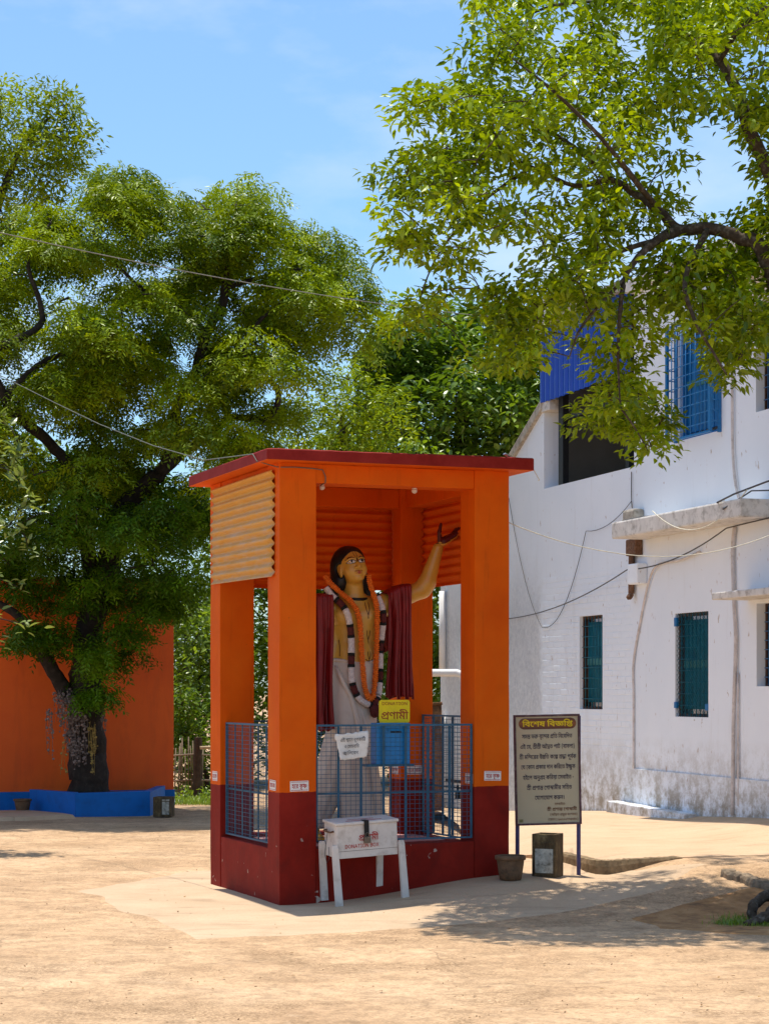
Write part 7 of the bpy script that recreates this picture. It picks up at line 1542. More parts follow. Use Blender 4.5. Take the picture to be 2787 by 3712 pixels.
# paper
def paper():
    c = [on_front(1213, 2664, 0.02), on_front(1336, 2651, 0.02), on_front(1330, 2746, 0.02), on_front(1233, 2757, 0.02)]
    t = thing('paper_notice', 'torn white paper notice tied on the front grille', 'notice', PP(c[3][0], 0.02, c[3][1]))
    n, m = 16, 12; V = []; Fc = []; rnd = random.Random(2)
    for i in range(n + 1):
        for j in range(m + 1):
            s, r = i / n, j / m
            a = (c[0][0] * (1 - s) + c[1][0] * s) * (1 - r) + (c[3][0] * (1 - s) + c[2][0] * s) * r
            z = (c[0][1] * (1 - s) + c[1][1] * s) * (1 - r) + (c[3][1] * (1 - s) + c[2][1] * s) * r
            if i in (0, n): a += rnd.uniform(-0.006, 0.006)
            if j in (0, m): z += rnd.uniform(-0.006, 0.006)
            b_ = 0.024 - 0.006 * math.sin(s * 7 + r * 2) - 0.005 * math.sin(s * 3.2 - r * 5) - (0.012 * (s - 0.5) ** 2)
            V.append(PP(a, b_, z))
    for i in range(n):
        for j in range(m): Fc.append((i * (m + 1) + j, (i + 1) * (m + 1) + j, (i + 1) * (m + 1) + j + 1, i * (m + 1) + j + 1))
    mb = MB(); mb.add(V, Fc, 0, True); o = mb.build('sheet', M_PAPER, t)
    so = o.modifiers.new('thick', 'SOLIDIFY'); so.thickness = 0.0008; so.offset = 1
    ex = (U3 + Z3 * 0.045).normalized(); ac = (c[0][0] + c[1][0]) / 2
    for k, (key, fr, w) in enumerate((('p1', 0.30, 0.215), ('p2', 0.56, 0.125), ('p3', 0.82, 0.13))):
        z = c[0][1] * (1 - fr) + c[3][1] * fr
        lettering('lettering', key, M_INKBLK, t, PP(ac + 0.006 - (0.01 * k), 0.008, z + 0.008), ex, Z3, -V3, 0.026, w, bold=1.2, lift=0.001)
paper()

# ------------------------------------------------------------------ notice board on two posts
def notice_board():
    Yb = 17.30
    TL, TR, BL, BR = at(1860, 2593, Yb), at(2102, 2588.5, Yb), at(1868, 2994, Yb), at(2108.5, 2985, Yb)
    TL.y -= 0.03; BL.y -= 0.03; TR.y += 0.05; BR.y += 0.05
    ex = (TR - TL).normalized(); ez = (TL - BL).normalized(); en = ez.cross(ex).normalized()
    if en.y > 0: en = -en
    W_ = (TR - TL).length; H_ = (TL - BL).length
    foot = (BL + BR) / 2; foot.z = gzz(foot.x, foot.y)
    t = thing('notice_board', 'cream notice board with printed text on two purple posts', 'notice board', foot)
    M_POST = basic('purple_blue_post', (0.075, 0.06, 0.16), 0.5, 0.2, 10, bmp=0.05)
    M_FRAME = basic('brown_violet_frame', (0.085, 0.035, 0.045), 0.55, 0.35, 12, dirt=(0.35, 0.27, 0.25, 1), dirt_amt=0.4, bmp=0.1)
    def cream():
        m, nt, b, out = new_mat('printed_cream_flex')
        p = pos(nt); c = ramp(nt, noise(nt, 3, 4, 0.5, p), [(0.3, (0.46, 0.385, 0.24)), (0.7, (0.52, 0.44, 0.29))])
        st = ramp(nt, noise(nt, 7, 6, 0.7, p), [(0.62, g1(0)), (0.75, g1(1))]); c = mixc(nt, math_(nt, 'MULTIPLY', st, 0.35), c, (0.42, 0.32, 0.10))
        nt.links.new(c, b.inputs['Base Color']); b.inputs['Roughness'].default_value = 0.5; return m
    M_CREAM = cream()
    def P(x, z, n): return BL + ex * x + ez * z + en * n
    def slab(mb, x0, x1, z0, z1, n0, n1):
        mb.hexa([P(x0, z0, n1), P(x1, z0, n1), P(x1, z0, n0), P(x0, z0, n0), P(x0, z1, n1), P(x1, z1, n1), P(x1, z1, n0), P(x0, z1, n0)])
    fw = 0.017
    mb = MB(); slab(mb, fw, W_ - fw, fw, H_ - fw, -0.012, 0.0); mb.build('panel', M_CREAM, t)
    for (x0, x1, z0, z1) in ((0, fw, 0, H_), (W_ - fw, W_, 0, H_), (fw + 0.0005, W_ - fw - 0.0005, 0, fw), (fw + 0.0005, W_ - fw - 0.0005, H_ - fw, H_)):
        mb = MB(); slab(mb, x0, x1, z0, z1, -0.02, 0.012); mb.build('frame_bar', M_FRAME, t, bevel=0.002)
    mb = MB(); slab(mb, 0.12, W_ - 0.03, H_ + 0.0005, H_ + 0.005, -0.018, 0.010); mb.build('top_strip', M_PVC, t)
    for x in (0.006, W_ - 0.034):
        base = P(x + 0.015, 0, -0.03); g = gzz(base.x, base.y)
        mb = MB(); mb.box(((base.x), base.y, (g - 0.05 + TL.z) / 2), (0.030, 0.030, TL.z - g + 0.04), Matrix.Rotation(math.atan2(ex.y, ex.x), 3, 'Z')); mb.build('post', M_POST, t, bevel=0.002)
    # header lozenge
    m_ = MB(); x0, x1, z0, z1, r = W_ * 0.075, W_ * 0.945, H_ * 0.868, H_ * 0.968, H_ * 0.05; pts = []
    for (cx_, s0) in ((x1 - r, -90), (x0 + r, 90)):
        for k in range(11): a = math.radians(s0 + 18 * k); pts.append((cx_ + r * math.cos(a), (z0 + z1) / 2 + r * math.sin(a)))
    n = len(pts); m_.add([P(x, z, 0.0022) for x, z in pts] + [P(x, z, 0.0003) for x, z in pts], [tuple(range(n))] + [(k, n + k, n + (k + 1) % n, (k + 1) % n) for k in range(n)])
    def lozenge():
        m, nt, b, out = new_mat('brown_header_print'); tc = nt.nodes.new('ShaderNodeTexCoord')
        z = sepxyz(nt, tc.outputs['Generated'])['Z']
        c = ramp(nt, z, [(0.1, (0.10, 0.025, 0.008)), (0.5, (0.26, 0.075, 0.012)), (0.9, (0.11, 0.03, 0.01))])
        nt.links.new(c, b.inputs['Base Color']); b.inputs['Roughness'].default_value = 0.5; return m
    m_.build('header', lozenge(), t)
    M_GOLD = basic('yellow_print', srgb(228, 196, 24), 0.5, 0.05, 20, bmp=0)
    lettering('heading', 'head', M_GOLD, t, P((x0 + x1) / 2, H_ * 0.893, 0.0023), ex, ez, en, H_ * 0.046, W_ * 0.76, bold=6)
    M_NAVY = basic('navy_print', (0.018, 0.012, 0.045), 0.5, 0.1, 20, bmp=0)
    rows = (('l1', 0.790, 0.50, 0.76), ('l2', 0.697, 0.505, 0.83), ('l3', 0.604, 0.505, 0.86), ('l4', 0.513, 0.51, 0.82), ('l5', 0.418, 0.51, 0.77), ('l6', 0.325, 0.52, 0.68), ('l7', 0.235, 0.525, 0.45))
    for key, fz, fx, fw_ in rows:
        lettering('text_line', key, M_NAVY, t, P(W_ * fx, H_ * fz - 0.004, 0.0005), ex, ez, en, H_ * 0.036, W_ * fw_, bold=3)
    lettering('text_line', 's1', M_INKBRN, t, P(W_ * 0.68, H_ * 0.178, 0.0005), ex, ez, en, H_ * 0.020, W_ * 0.17, bold=2)
    lettering('text_line', 's2', M_INKBRN, t, P(W_ * 0.705, H_ * 0.128, 0.0005), ex, ez, en, H_ * 0.026, W_ * 0.45, bold=5)
    lettering('text_line', 's3', M_INKBRN, t, P(W_ * 0.73, H_ * 0.083, 0.0005), ex, ez, en, H_ * 0.020, W_ * 0.42, bold=2)
    lettering('text_line', 's4', M_INKBRN, t, P(W_ * 0.72, H_ * 0.038, 0.0005), ex, ez, en, H_ * 0.021, W_ * 0.46, bold=2)
    mb = MB(); slab(mb, W_ * 0.055, W_ * 0.115, H_ * 0.028, H_ * 0.056, 0.0003, 0.0012); mb.build('printer_mark', basic('olive_print', (0.22, 0.20, 0.07), 0.5, 0.3, 80, bmp=0), t)
notice_board()

# ------------------------------------------------------------------ pots and bins
M_CLAY = basic('old_clay', (0.16, 0.09, 0.048), 0.9, 0.35, 14, dirt=(0.05, 0.04, 0.028, 1), dirt_amt=0.7, bmp=0.5, bscale=45)
M_SOIL = basic('dry_soil', (0.10, 0.075, 0.045), 0.95, 0.4, 40, bmp=0.8, bscale=50)
def pot(c, r, h, label):
    c = Vector(c); t = thing('flower_pot', label, 'flower pot', c, 'clay flower pots')
    mb = MB(); mb.lathe(c, [(r * 0.70, 0), (r * 0.78, h * 0.25), (r * 0.86, h * 0.60), (r * 0.90, h * 0.80), (r * 0.91, h * 0.82)], 30, wob=0.008); mb.build('bowl', M_CLAY, t)
    mb = MB(); mb.lathe(c, [(r * 0.92, h * 0.805), (r * 1.0, h * 0.83), (r * 1.02, h * 0.90), (r * 1.0, h * 0.985), (r * 0.93, h * 1.0), (r * 0.86, h * 0.96), (r * 0.84, h * 0.88)], 40, wob=0.03, cap=False); mb.build('rim', M_CLAY, t)
    mb = MB(); mb.lathe(c, [(r * 0.87, h * 0.86), (r * 0.85, h * 0.925), (r * 0.4, h * 0.945), (0.004, h * 0.95)], 24); mb.build('soil', M_SOIL, t)
p = at(1850, 3212, 16.78); pot((p.x, p.y, gzz(p.x, p.y) + 0.006), 0.124, 0.198, 'weathered clay flower pot beside the right pillar of the pavilion')
p = at(112, 2935, 29.0); pot((p.x - 0.09, p.y - 0.15, 0.045), 0.125, 0.165, 'dark clay pot in the shade against the blue skirting of the orange wall')

def bin_mat():
    m, nt, b, out = new_mat('mossy_cement')
    p = pos(nt)
    c = ramp(nt, noise(nt, 12, 8, 0.75, pos(nt, (1, 1, 0.45))), [(0.35, (0.035, 0.022, 0.012)), (0.52, (0.10, 0.065, 0.028)), (0.72, (0.26, 0.195, 0.09))])
    nt.links.new(c, b.inputs['Base Color']); b.inputs['Roughness'].default_value = 0.95
    bump(nt, b, noise(nt, 60, 5, 0.7, p), 0.6, 0.006); return m
M_BIN = bin_mat()
M_BINP = basic('flaked_limewash', (0.42, 0.40, 0.33), 0.9, 0.35, 16, dirt=(0.055, 0.045, 0.03, 1), dirt_amt=0.95, bmp=0.4)
def cement_bin(c, w, d, h, ang, label, panel_side=False):
    c = Vector(c); R = Matrix.Rotation(ang, 3, 'Z')
    t = thing('cement_bin', label, 'litter bin', c, 'square cement litter bins')
    def bx(mb, x0, x1, y0, y1, z0, z1): mb.box(c + R @ Vector(((x0 + x1) / 2, (y0 + y1) / 2, (z0 + z1) / 2)), (x1 - x0, y1 - y0, z1 - z0), R)
    wl = 0.03
    V = []; mb = MB()
    def q(x, y, z): return c + R @ Vector((x, y, z))
    for (x0, x1, y0, y1) in ((-w / 2, w / 2, -d / 2, -d / 2 + wl), (-w / 2, w / 2, d / 2 - wl, d / 2), (-w / 2, -w / 2 + wl, -d / 2 + wl, d / 2 - wl), (w / 2 - wl, w / 2, -d / 2 + wl, d / 2 - wl)):
        m1 = MB(); bx(m1, x0, x1, y0, y1, 0, h); m1.build('side_wall', M_BIN, t, bevel=0.006)
    m1 = MB(); bx(m1, -w / 2 + wl, w / 2 - wl, -d / 2 + wl, d / 2 - wl, 0.0, 0.10); m1.build('bottom', M_BIN, t)
    m1 = MB()
    if not panel_side:
        bx(m1, -w * 0.36, w * 0.40, -d / 2 - 0.003, -d / 2 - 0.0005, h * 0.10, h * 0.66)
    else:
        bx(m1, w * 0.02, w * 0.44, -d / 2 - 0.003, -d / 2 - 0.0005, h * 0.12, h * 0.88)
    pn = m1.build('limewashed_panel', M_BINP, t)
    m1 = MB()
    for (x0, x1, z0, z1) in ((-w * 0.42, -w * 0.38, 0.08, 0.82), (w * 0.42, w * 0.46, 0.08, 0.82), (-w * 0.38, w * 0.42, 0.77, 0.81)): bx(m1, x0, x1, -d / 2 - 0.006, -d / 2 - 0.0005, h * z0, h * z1)
    m1.build('raised_border', M_BIN, t)
p = at(1975, 3200, 16.95); cement_bin((p.x + 0.03, p.y + 0.10, gzz(p.x, p.y) + 0.004), 0.205, 0.20, 0.355, -0.42, 'square mossy cement bin with a flaked white panel under the notice board')
p = at(590, 2962, 28.1); cement_bin((p.x, p.y + 0.14, 0.002), 0.245, 0.25, 0.27, -0.12, 'small dark cement bin at the right end of the blue planter', True)

# ------------------------------------------------------------------ orange wall, blue planter
def wall2_mat():
    m, nt, b, out = new_mat('orange_wall_paint'); p = pos(nt)
    c = ramp(nt, noise(nt, 1.2, 5, 0.6, p), [(0.3, (0.78, 0.098, 0.002)), (0.7, (0.86, 0.13, 0.003))])
    st = ramp(nt, noise(nt, 2.2, 8, 0.75, pos(nt, (1.3, 1.3, 0.35)), 0.5), [(0.5, g1(0)), (0.7, g1(1))])
    c = mixc(nt, math_(nt, 'MULTIPLY', st, 0.3), c, (0.36, 0.045, 0.006))
    nt.links.new(c, b.inputs['Base Color']); b.inputs['Roughness'].default_value = 0.65
    bump(nt, b, noise(nt, 18, 4, 0.5, p), 0.15, 0.01); return m
M_OWALL = wall2_mat()
M_DADO = basic('royal_blue_paint', srgb(0, 104, 186), 0.6, 0.10, 4, dirt=(0.01, 0.04, 0.10, 1), dirt_amt=0.3, bmp=0.1, bscale=20)
M_COPE = basic('red_coping', (0.42, 0.10, 0.035), 0.7, 0.2, 8, bmp=0.2)
ow = thing('orange_wall', 'orange boundary wall with blue skirting behind the leaning tree', 'wall', (-5.0, 29.8, 0))
oa, ob = Vector((-9.6, 28.2, 0)), Vector((-3.09, 30.35, 0)); od = (ob - oa).normalized(); on = Vector((od.y, -od.x, 0)); oL = (ob - oa).length
def obox(mb, s0, s1, o0, o1, z0, z1):
    def q(s, o_, z): return oa + od * s + on * o_ + Z3 * z
    mb.hexa([q(s0, o1, z0), q(s1, o1, z0), q(s1, o0, z0), q(s0, o0, z0), q(s0, o1, z1), q(s1, o1, z1), q(s1, o0, z1), q(s0, o0, z1)])
mb = MB(); obox(mb, 0, oL, -0.22, 0, -0.1, 3.30); mb.build('wall_face', M_OWALL, ow, bevel=0.01)
mb = MB(); obox(mb, 0, oL + 0.01, 0.0005, 0.018, -0.1, 0.27); obox(mb, oL + 0.0005, oL + 0.016, -0.23, 0.0, -0.1, 0.27); mb.build('skirting', M_DADO, ow, bevel=0.004)
mb = MB(); obox(mb, -0.03, oL + 0.04, -0.26, 0.05, 3.301, 3.36); mb.build('coping', M_COPE, ow, bevel=0.01)
def planter():
    out = [(-5.02, 29.25), (-4.19, 28.06), (-3.23, 28.52), (-3.20, 30.2), (-4.9, 29.7)]
    H = 0.325; t = thing('tree_planter', 'low royal blue painted planter wall round the foot of the leaning tree', 'planter', (-4.0, 28.9, 0))
    c = np.array((-4.05, 29.1)); n = len(out)
    ins = [tuple(c + (np.array(p) - c) * 0.86) for p in out]
    for i in range(4):
        a, b_ = out[i], out[i + 1]; e, f = ins[i], ins[i + 1]
        if i == 3: continue
        mb = MB(); z = (0.30, 0.325, 0.345, 0.345)[i]; z2 = (0.30, 0.325, 0.345, 0.345)[i + 1]
        mb.hexa([(a[0], a[1], -0.1), (b_[0], b_[1], -0.1), (f[0], f[1], -0.1), (e[0], e[1], -0.1), (a[0], a[1], 0.325), (b_[0], b_[1], 0.335), (f[0], f[1], 0.335), (e[0], e[1], 0.325)])
        mb.build('side', M_DADO, t, bevel=0.008)
    mb = MB(); mb.add([(p[0], p[1], 0.27) for p in [tuple(c + (np.array(q) - c) * 0.865) for q in out]], [tuple(range(n))]); mb.build('soil', M_SOIL, t)
planter()
# low cement mound in the yard before the planter
o = fan_sheet('cement_mound', [(-6.2, 28.6), (-5.0, 28.9), (-4.35, 28.05), (-4.15, 27.7), (-4.6, 27.2), (-5.3, 26.9), (-6.4, 26.9)], (-5.2, 27.9), M_SLAB, 0.05, gzz, jitter=0.04)

# ------------------------------------------------------------------ stick fence beyond the wall
M_STICK = basic('grey_bamboo', (0.21, 0.165, 0.12), 0.9, 0.35, 16, bmp=0.4)
fe = thing('stick_fence', 'rough fence of thin bamboo sticks and one thick post beyond the wall', 'fence', (-2.9, 32.5, 0))
rnd = random.Random(8)
xs_ = np.linspace(624, 735, 12)
for i, px in enumerate(xs_):
    b_ = at(px, 2900, 32.5); x = b_.x; mb = MB(); l = rnd.uniform(-0.03, 0.03); hgt = rnd.uniform(0.80, 1.02)
    mb.tube([(x, 32.5, -0.05), (x + l * 0.5 + rnd.uniform(-.01, .01), 32.5, hgt * 0.5), (x + l, 32.5 + 0.02, hgt)], [0.014, 0.012, 0.010], 6); mb.build('stick', M_STICK, fe)
x = at(713, 2900, 32.45).x
mb = MB(); mb.tube([(x, 32.44, -0.05), (x + 0.01, 32.44, 0.5), (x + 0.025, 32.44, 0.99)], [0.075, 0.07, 0.062], 9, smooth=False); mb.build('post', basic('dark_old_post', (0.055, 0.04, 0.028), 0.95, 0.4, 12, bmp=0.5), fe)
for z in (0.30, 0.70):
    mb = MB(); mb.tube([at(618, 0, 32.47).xy.to_3d() + Z3 * z, at(690, 0, 32.47).xy.to_3d() + Z3 * (z + 0.02), at(790, 0, 32.47).xy.to_3d() + Z3 * (z + 0.01)], 0.014, 6); mb.build('rail', M_STICK, fe)
mb = MB(); mb.tube([at(725, 0, 32.3).xy.to_3d() + Z3 * 0.83, at(800, 0, 32.3).xy.to_3d() + Z3 * 0.84], 0.026, 6); mb.build('rail', basic('sunlit_pole', (0.45, 0.36, 0.22), 0.9, 0.2, 16, bmp=0.3), fe)
# old gate post seen through the pavilion
M_OLDPOST = basic('rust_brown_trunk', (0.16, 0.075, 0.03), 0.95, 0.55, 9, dirt=(0.03, 0.02, 0.012, 1), dirt_amt=0.8, bmp=0.7, bscale=30)
x0 = at(1580, 2500, 28.5).x
mb = MB(); mb.tube([(x0, 28.5, -0.1), (x0 + 0.01, 28.5, 0.8), (x0 - 0.01, 28.5, 1.52)], [0.10, 0.095, 0.088], 10); mb.tube([(x0 - 0.01, 28.5, 1.519), (x0 - 0.012, 28.5, 1.56)], [0.102, 0.10], 10)
o = mb.build('old_post', M_OLDPOST); tag(o, 'thick rust brown post behind the pavilion beside the far end of the white wall', 'post')
# ------------------------------------------------------------------ trees and plants
M_BARK = basic('dark_bark', (0.030, 0.023, 0.018), 0.95, 0.4, 10, dirt=(0.09, 0.075, 0.06, 1), dirt_amt=0.45, bmp=0.9, bscale=22)
M_BARK2 = basic('mottled_bark', (0.06, 0.042, 0.028), 0.95, 0.4, 14, dirt=(0.24, 0.21, 0.17, 1), dirt_amt=0.6, bmp=0.8, bscale=26)
LEAF_NEAR = leaf_mat('bright_leaf', (0.025, 0.075, 0.002, 1), (0.36, 0.48, 0.003, 1), 0.32, (1.55, 1.4, 0.3, 1), 0.03)  # dark tone lowered to put shade among the leaves into the colour
LEAF_LEFT = leaf_mat('feathery_leaf', (0.012, 0.042, 0.002, 1), (0.12, 0.235, 0.006, 1), 0.22, (1.6, 1.4, 0.4, 1), 0.02)  # dark tone stands in for shade inside the crown
LEAF_YEL = leaf_mat('yellow_green_leaf', (0.02, 0.06, 0.003, 1), (0.31, 0.41, 0.006, 1), 0.27, (1.5, 1.35, 0.35, 1), 0.02)  # its low dark tone imitates shade between the sprays
LEAF_DARK = leaf_mat('dark_glossy_leaf', (0.03, 0.075, 0.008, 1), (0.19, 0.30, 0.022, 1), 0.36, (1.5, 1.4, 0.45, 1), 0.035)
LEAF_BUSH = leaf_mat('sunlit_bush_leaf', (0.05, 0.11, 0.012, 1), (0.22, 0.32, 0.04, 1), 0.42, (1.5, 1.4, 0.4, 1), 0.03)
LEAF_BIG = leaf_mat('broad_pale_leaf', (0.07, 0.125, 0.03, 1), (0.24, 0.31, 0.07, 1), 0.34, (1.5, 1.4, 0.5, 1), 0.06)
GRASS = leaf_mat('grass_blade', (0.06, 0.13, 0.008, 1), (0.24, 0.36, 0.02, 1), 0.35, (1.4, 1.3, 0.4, 1))

from mathutils import noise as mnoise
def inpoly(P, x, y):
    r = False
    for i in range(len(P)):
        (x0, y0), (x1, y1) = P[i], P[i - 1]
        if (y0 > y) != (y1 > y) and x < (x1 - x0) * (y - y0) / (y1 - y0) + x0: r = not r
    return r
def edge_dist(P, x, y):
    best = 1e9
    for i in range(len(P)):
        (x0, y0), (x1, y1) = P[i], P[i - 1]; dx, dy = x1 - x0, y1 - y0
        t = max(0, min(1, ((x - x0) * dx + (y - y0) * dy) / (dx * dx + dy * dy + 1e-9))); best = min(best, math.hypot(x - x0 - t * dx, y - y0 - t * dy))
    return best
def rand_rot(n, droop=0.0, r=None):
    """random orientation matrices: column 0 along the leaf, column 2 its upper face"""
    r = r or rng
    az = r.uniform(0, 2 * math.pi, n); el = r.normal(-droop, 0.45, n)
    d = np.stack([np.cos(az) * np.cos(el), np.sin(az) * np.cos(el), np.sin(el)], -1)
    up = np.stack([r.normal(0, 0.45, n), r.normal(0, 0.45, n), np.ones(n)], -1)
    s = np.cross(up, d); s /= np.linalg.norm(s, axis=1)[:, None] + 1e-9
    u = np.cross(d, s)
    return np.stack([d, s, u], -1)
LEAF3 = (np.array([(0, 0, 0), (0.26, 0.20, 0.05), (0.58, 0.185, 0.04), (1.0, 0, -0.10), (0.58, -0.185, 0.04), (0.26, -0.20, 0.05), (0.45, 0, -0.02)]), np.array([(0, 6, 1), (1, 6, 2), (2, 6, 3), (3, 6, 4), (4, 6, 5), (5, 6, 0)]))
LEAFQ = (np.array([(0, 0, 0), (0.45, 0.17, 0.02), (1.0, 0, -0.06), (0.45, -0.17, 0.02)]), np.array([(0, 1, 2), (0, 2, 3)]))
def instance(tpl, C, R, sc):
    V0, F0 = tpl; n = len(C)
    V = np.einsum('nij,kj->nki', R, V0) * sc[:, None, None] + C[:, None, :]
    F = (F0[None] + (np.arange(n) * len(V0))[:, None, None]).reshape(-1, 3)
    return V.reshape(-1, 3), F
def foliage(name, tpl, C, R, sc, mat, parent, rnd=None):
    V, F = instance(tpl, C, R, sc)
    rv = rng.uniform(0, 1, len(C)) if rnd is None else rnd
    o = np_mesh(name, V, F, mat, parent, np.repeat(rv, len(tpl[0])))
    o['kind'] = 'stuff'
    return o
def spray_leaves(cent, axis, nleaf, length, leaf, r):
    """pinnate sprays: returns leaf centres, rotations, sizes"""
    n = len(cent); C = []; R = []; SC = []
    for k in range(nleaf):
        t = (k + 1) / (nleaf + 1); side = 1 if k % 2 else -1
        d = axis[:, :, 0]; s = axis[:, :, 1]; u = axis[:, :, 2]
        c = cent + d * (length * (t - 0.3))[:, None] - np.array((0, 0, 1)) * (0.35 * length * t * t)[:, None]
        ld = d * 0.55 + s * side * 0.83 + r.normal(0, 0.15, (n, 3)); ld[:, 2] -= 0.25; ld /= np.linalg.norm(ld, axis=1)[:, None]
        ls = np.cross(u, ld); ls /= np.linalg.norm(ls, axis=1)[:, None] + 1e-9; lu = np.cross(ld, ls)
        C.append(c); R.append(np.stack([ld, ls, lu], -1)); SC.append(leaf * r.uniform(0.7, 1.25, n))
    return np.concatenate(C), np.concatenate(R), np.concatenate(SC)
def clump_points(poly, n, Y0, thick, r, holes=(), gap=None, seed=0.0):
    """centres inside a crown outline given in photograph units, spread in depth by how deep inside the outline they are"""
    xs_ = [p[0] for p in poly]; ys_ = [p[1] for p in poly]; out = []; tries = 0
    while len(out) < n and tries < n * 60:
        tries += 1
        x = r.uniform(min(xs_), max(xs_)); y = r.uniform(min(ys_), max(ys_))
        if not inpoly(poly, x, y): continue
        if any(((x - h[0]) / h[2]) ** 2 + ((y - h[1]) / h[3]) ** 2 < 1 for h in holes): continue
        if gap is not None and mnoise.noise(Vector((x / 78.0, y / 62.0, seed))) + 0.35 * mnoise.noise(Vector((x / 30.0, y / 26.0, seed + 7))) < gap: continue
        d = min(1.0, edge_dist(poly, x, y) / 150.0); th = thick * (0.25 + 0.75 * math.sqrt(d))
        out.append(av(x, y, Y0 + r.uniform(-th, th) ))
    return out
def limb(mb, pts, radii, n=9, sub=5, wob=0.012, seed=0):
    P = [Vector(p) for p in pts]; path = []; rad = []; rnd = random.Random(seed + int(pts[0][2] * 100))
    for i in range(len(P) - 1):
        p0, p1, p2, p3 = P[max(i - 1, 0)], P[i], P[i + 1], P[min(i + 2, len(P) - 1)]
        for k in range(sub):
            t = k / sub; q = 0.5 * ((2 * p1) + (p2 - p0) * t + (2 * p0 - 5 * p1 + 4 * p2 - p3) * t * t + (3 * p1 - p0 - 3 * p2 + p3) * t ** 3)
            rr = radii[i] * (1 - t) + radii[i + 1] * t
            path.append(q + Vector((rnd.uniform(-1, 1), rnd.uniform(-1, 1), rnd.uniform(-1, 1))) * wob * min(1, rr * 8)); rad.append(rr * rnd.uniform(0.94, 1.08))
    path.append(P[-1]); rad.append(radii[-1]); mb.tube(path, rad, n)
    return path
def twigs(mb, skeleton, clumps, r0=0.010, maxd=3.0, sag_=0.10):
    """clumps join the branch work one after another, nearest first, so twigs fork from twigs"""
    K = [tuple(p) for p in skeleton]; C = np.array([tuple(c) for c in clumps]); KA = np.array(K)
    D = np.min(np.linalg.norm(C[:, None, :] - KA[None], axis=2), axis=1) if len(C) * len(KA) < 4e6 else np.array([np.linalg.norm(KA - c, axis=1).min() for c in C])
    for i in np.argsort(D):
        KA = np.array(K); d = np.linalg.norm(KA - C[i], axis=1); j = int((d + 0.25 * np.abs(KA[:, 2] - C[i][2])).argmin())
        if d[j] > maxd: continue
        a = Vector(KA[j]); b_ = Vector(C[i]); m = a.lerp(b_, 0.55) + Vector((random.uniform(-.12, .12), random.uniform(-.12, .12), random.uniform(0.02, sag_ + 0.05))) * min(1, d[j])
        mb.tube([a, a.lerp(m, 0.5) + Vector((0, 0, 0.02 * d[j])), m, b_], [r0 * (0.7 + 0.5 * D[i]), r0 * 0.85, r0 * 0.7, r0 * 0.35], 5, caps=False)
        K.append(tuple(m)); K.append(tuple(b_))

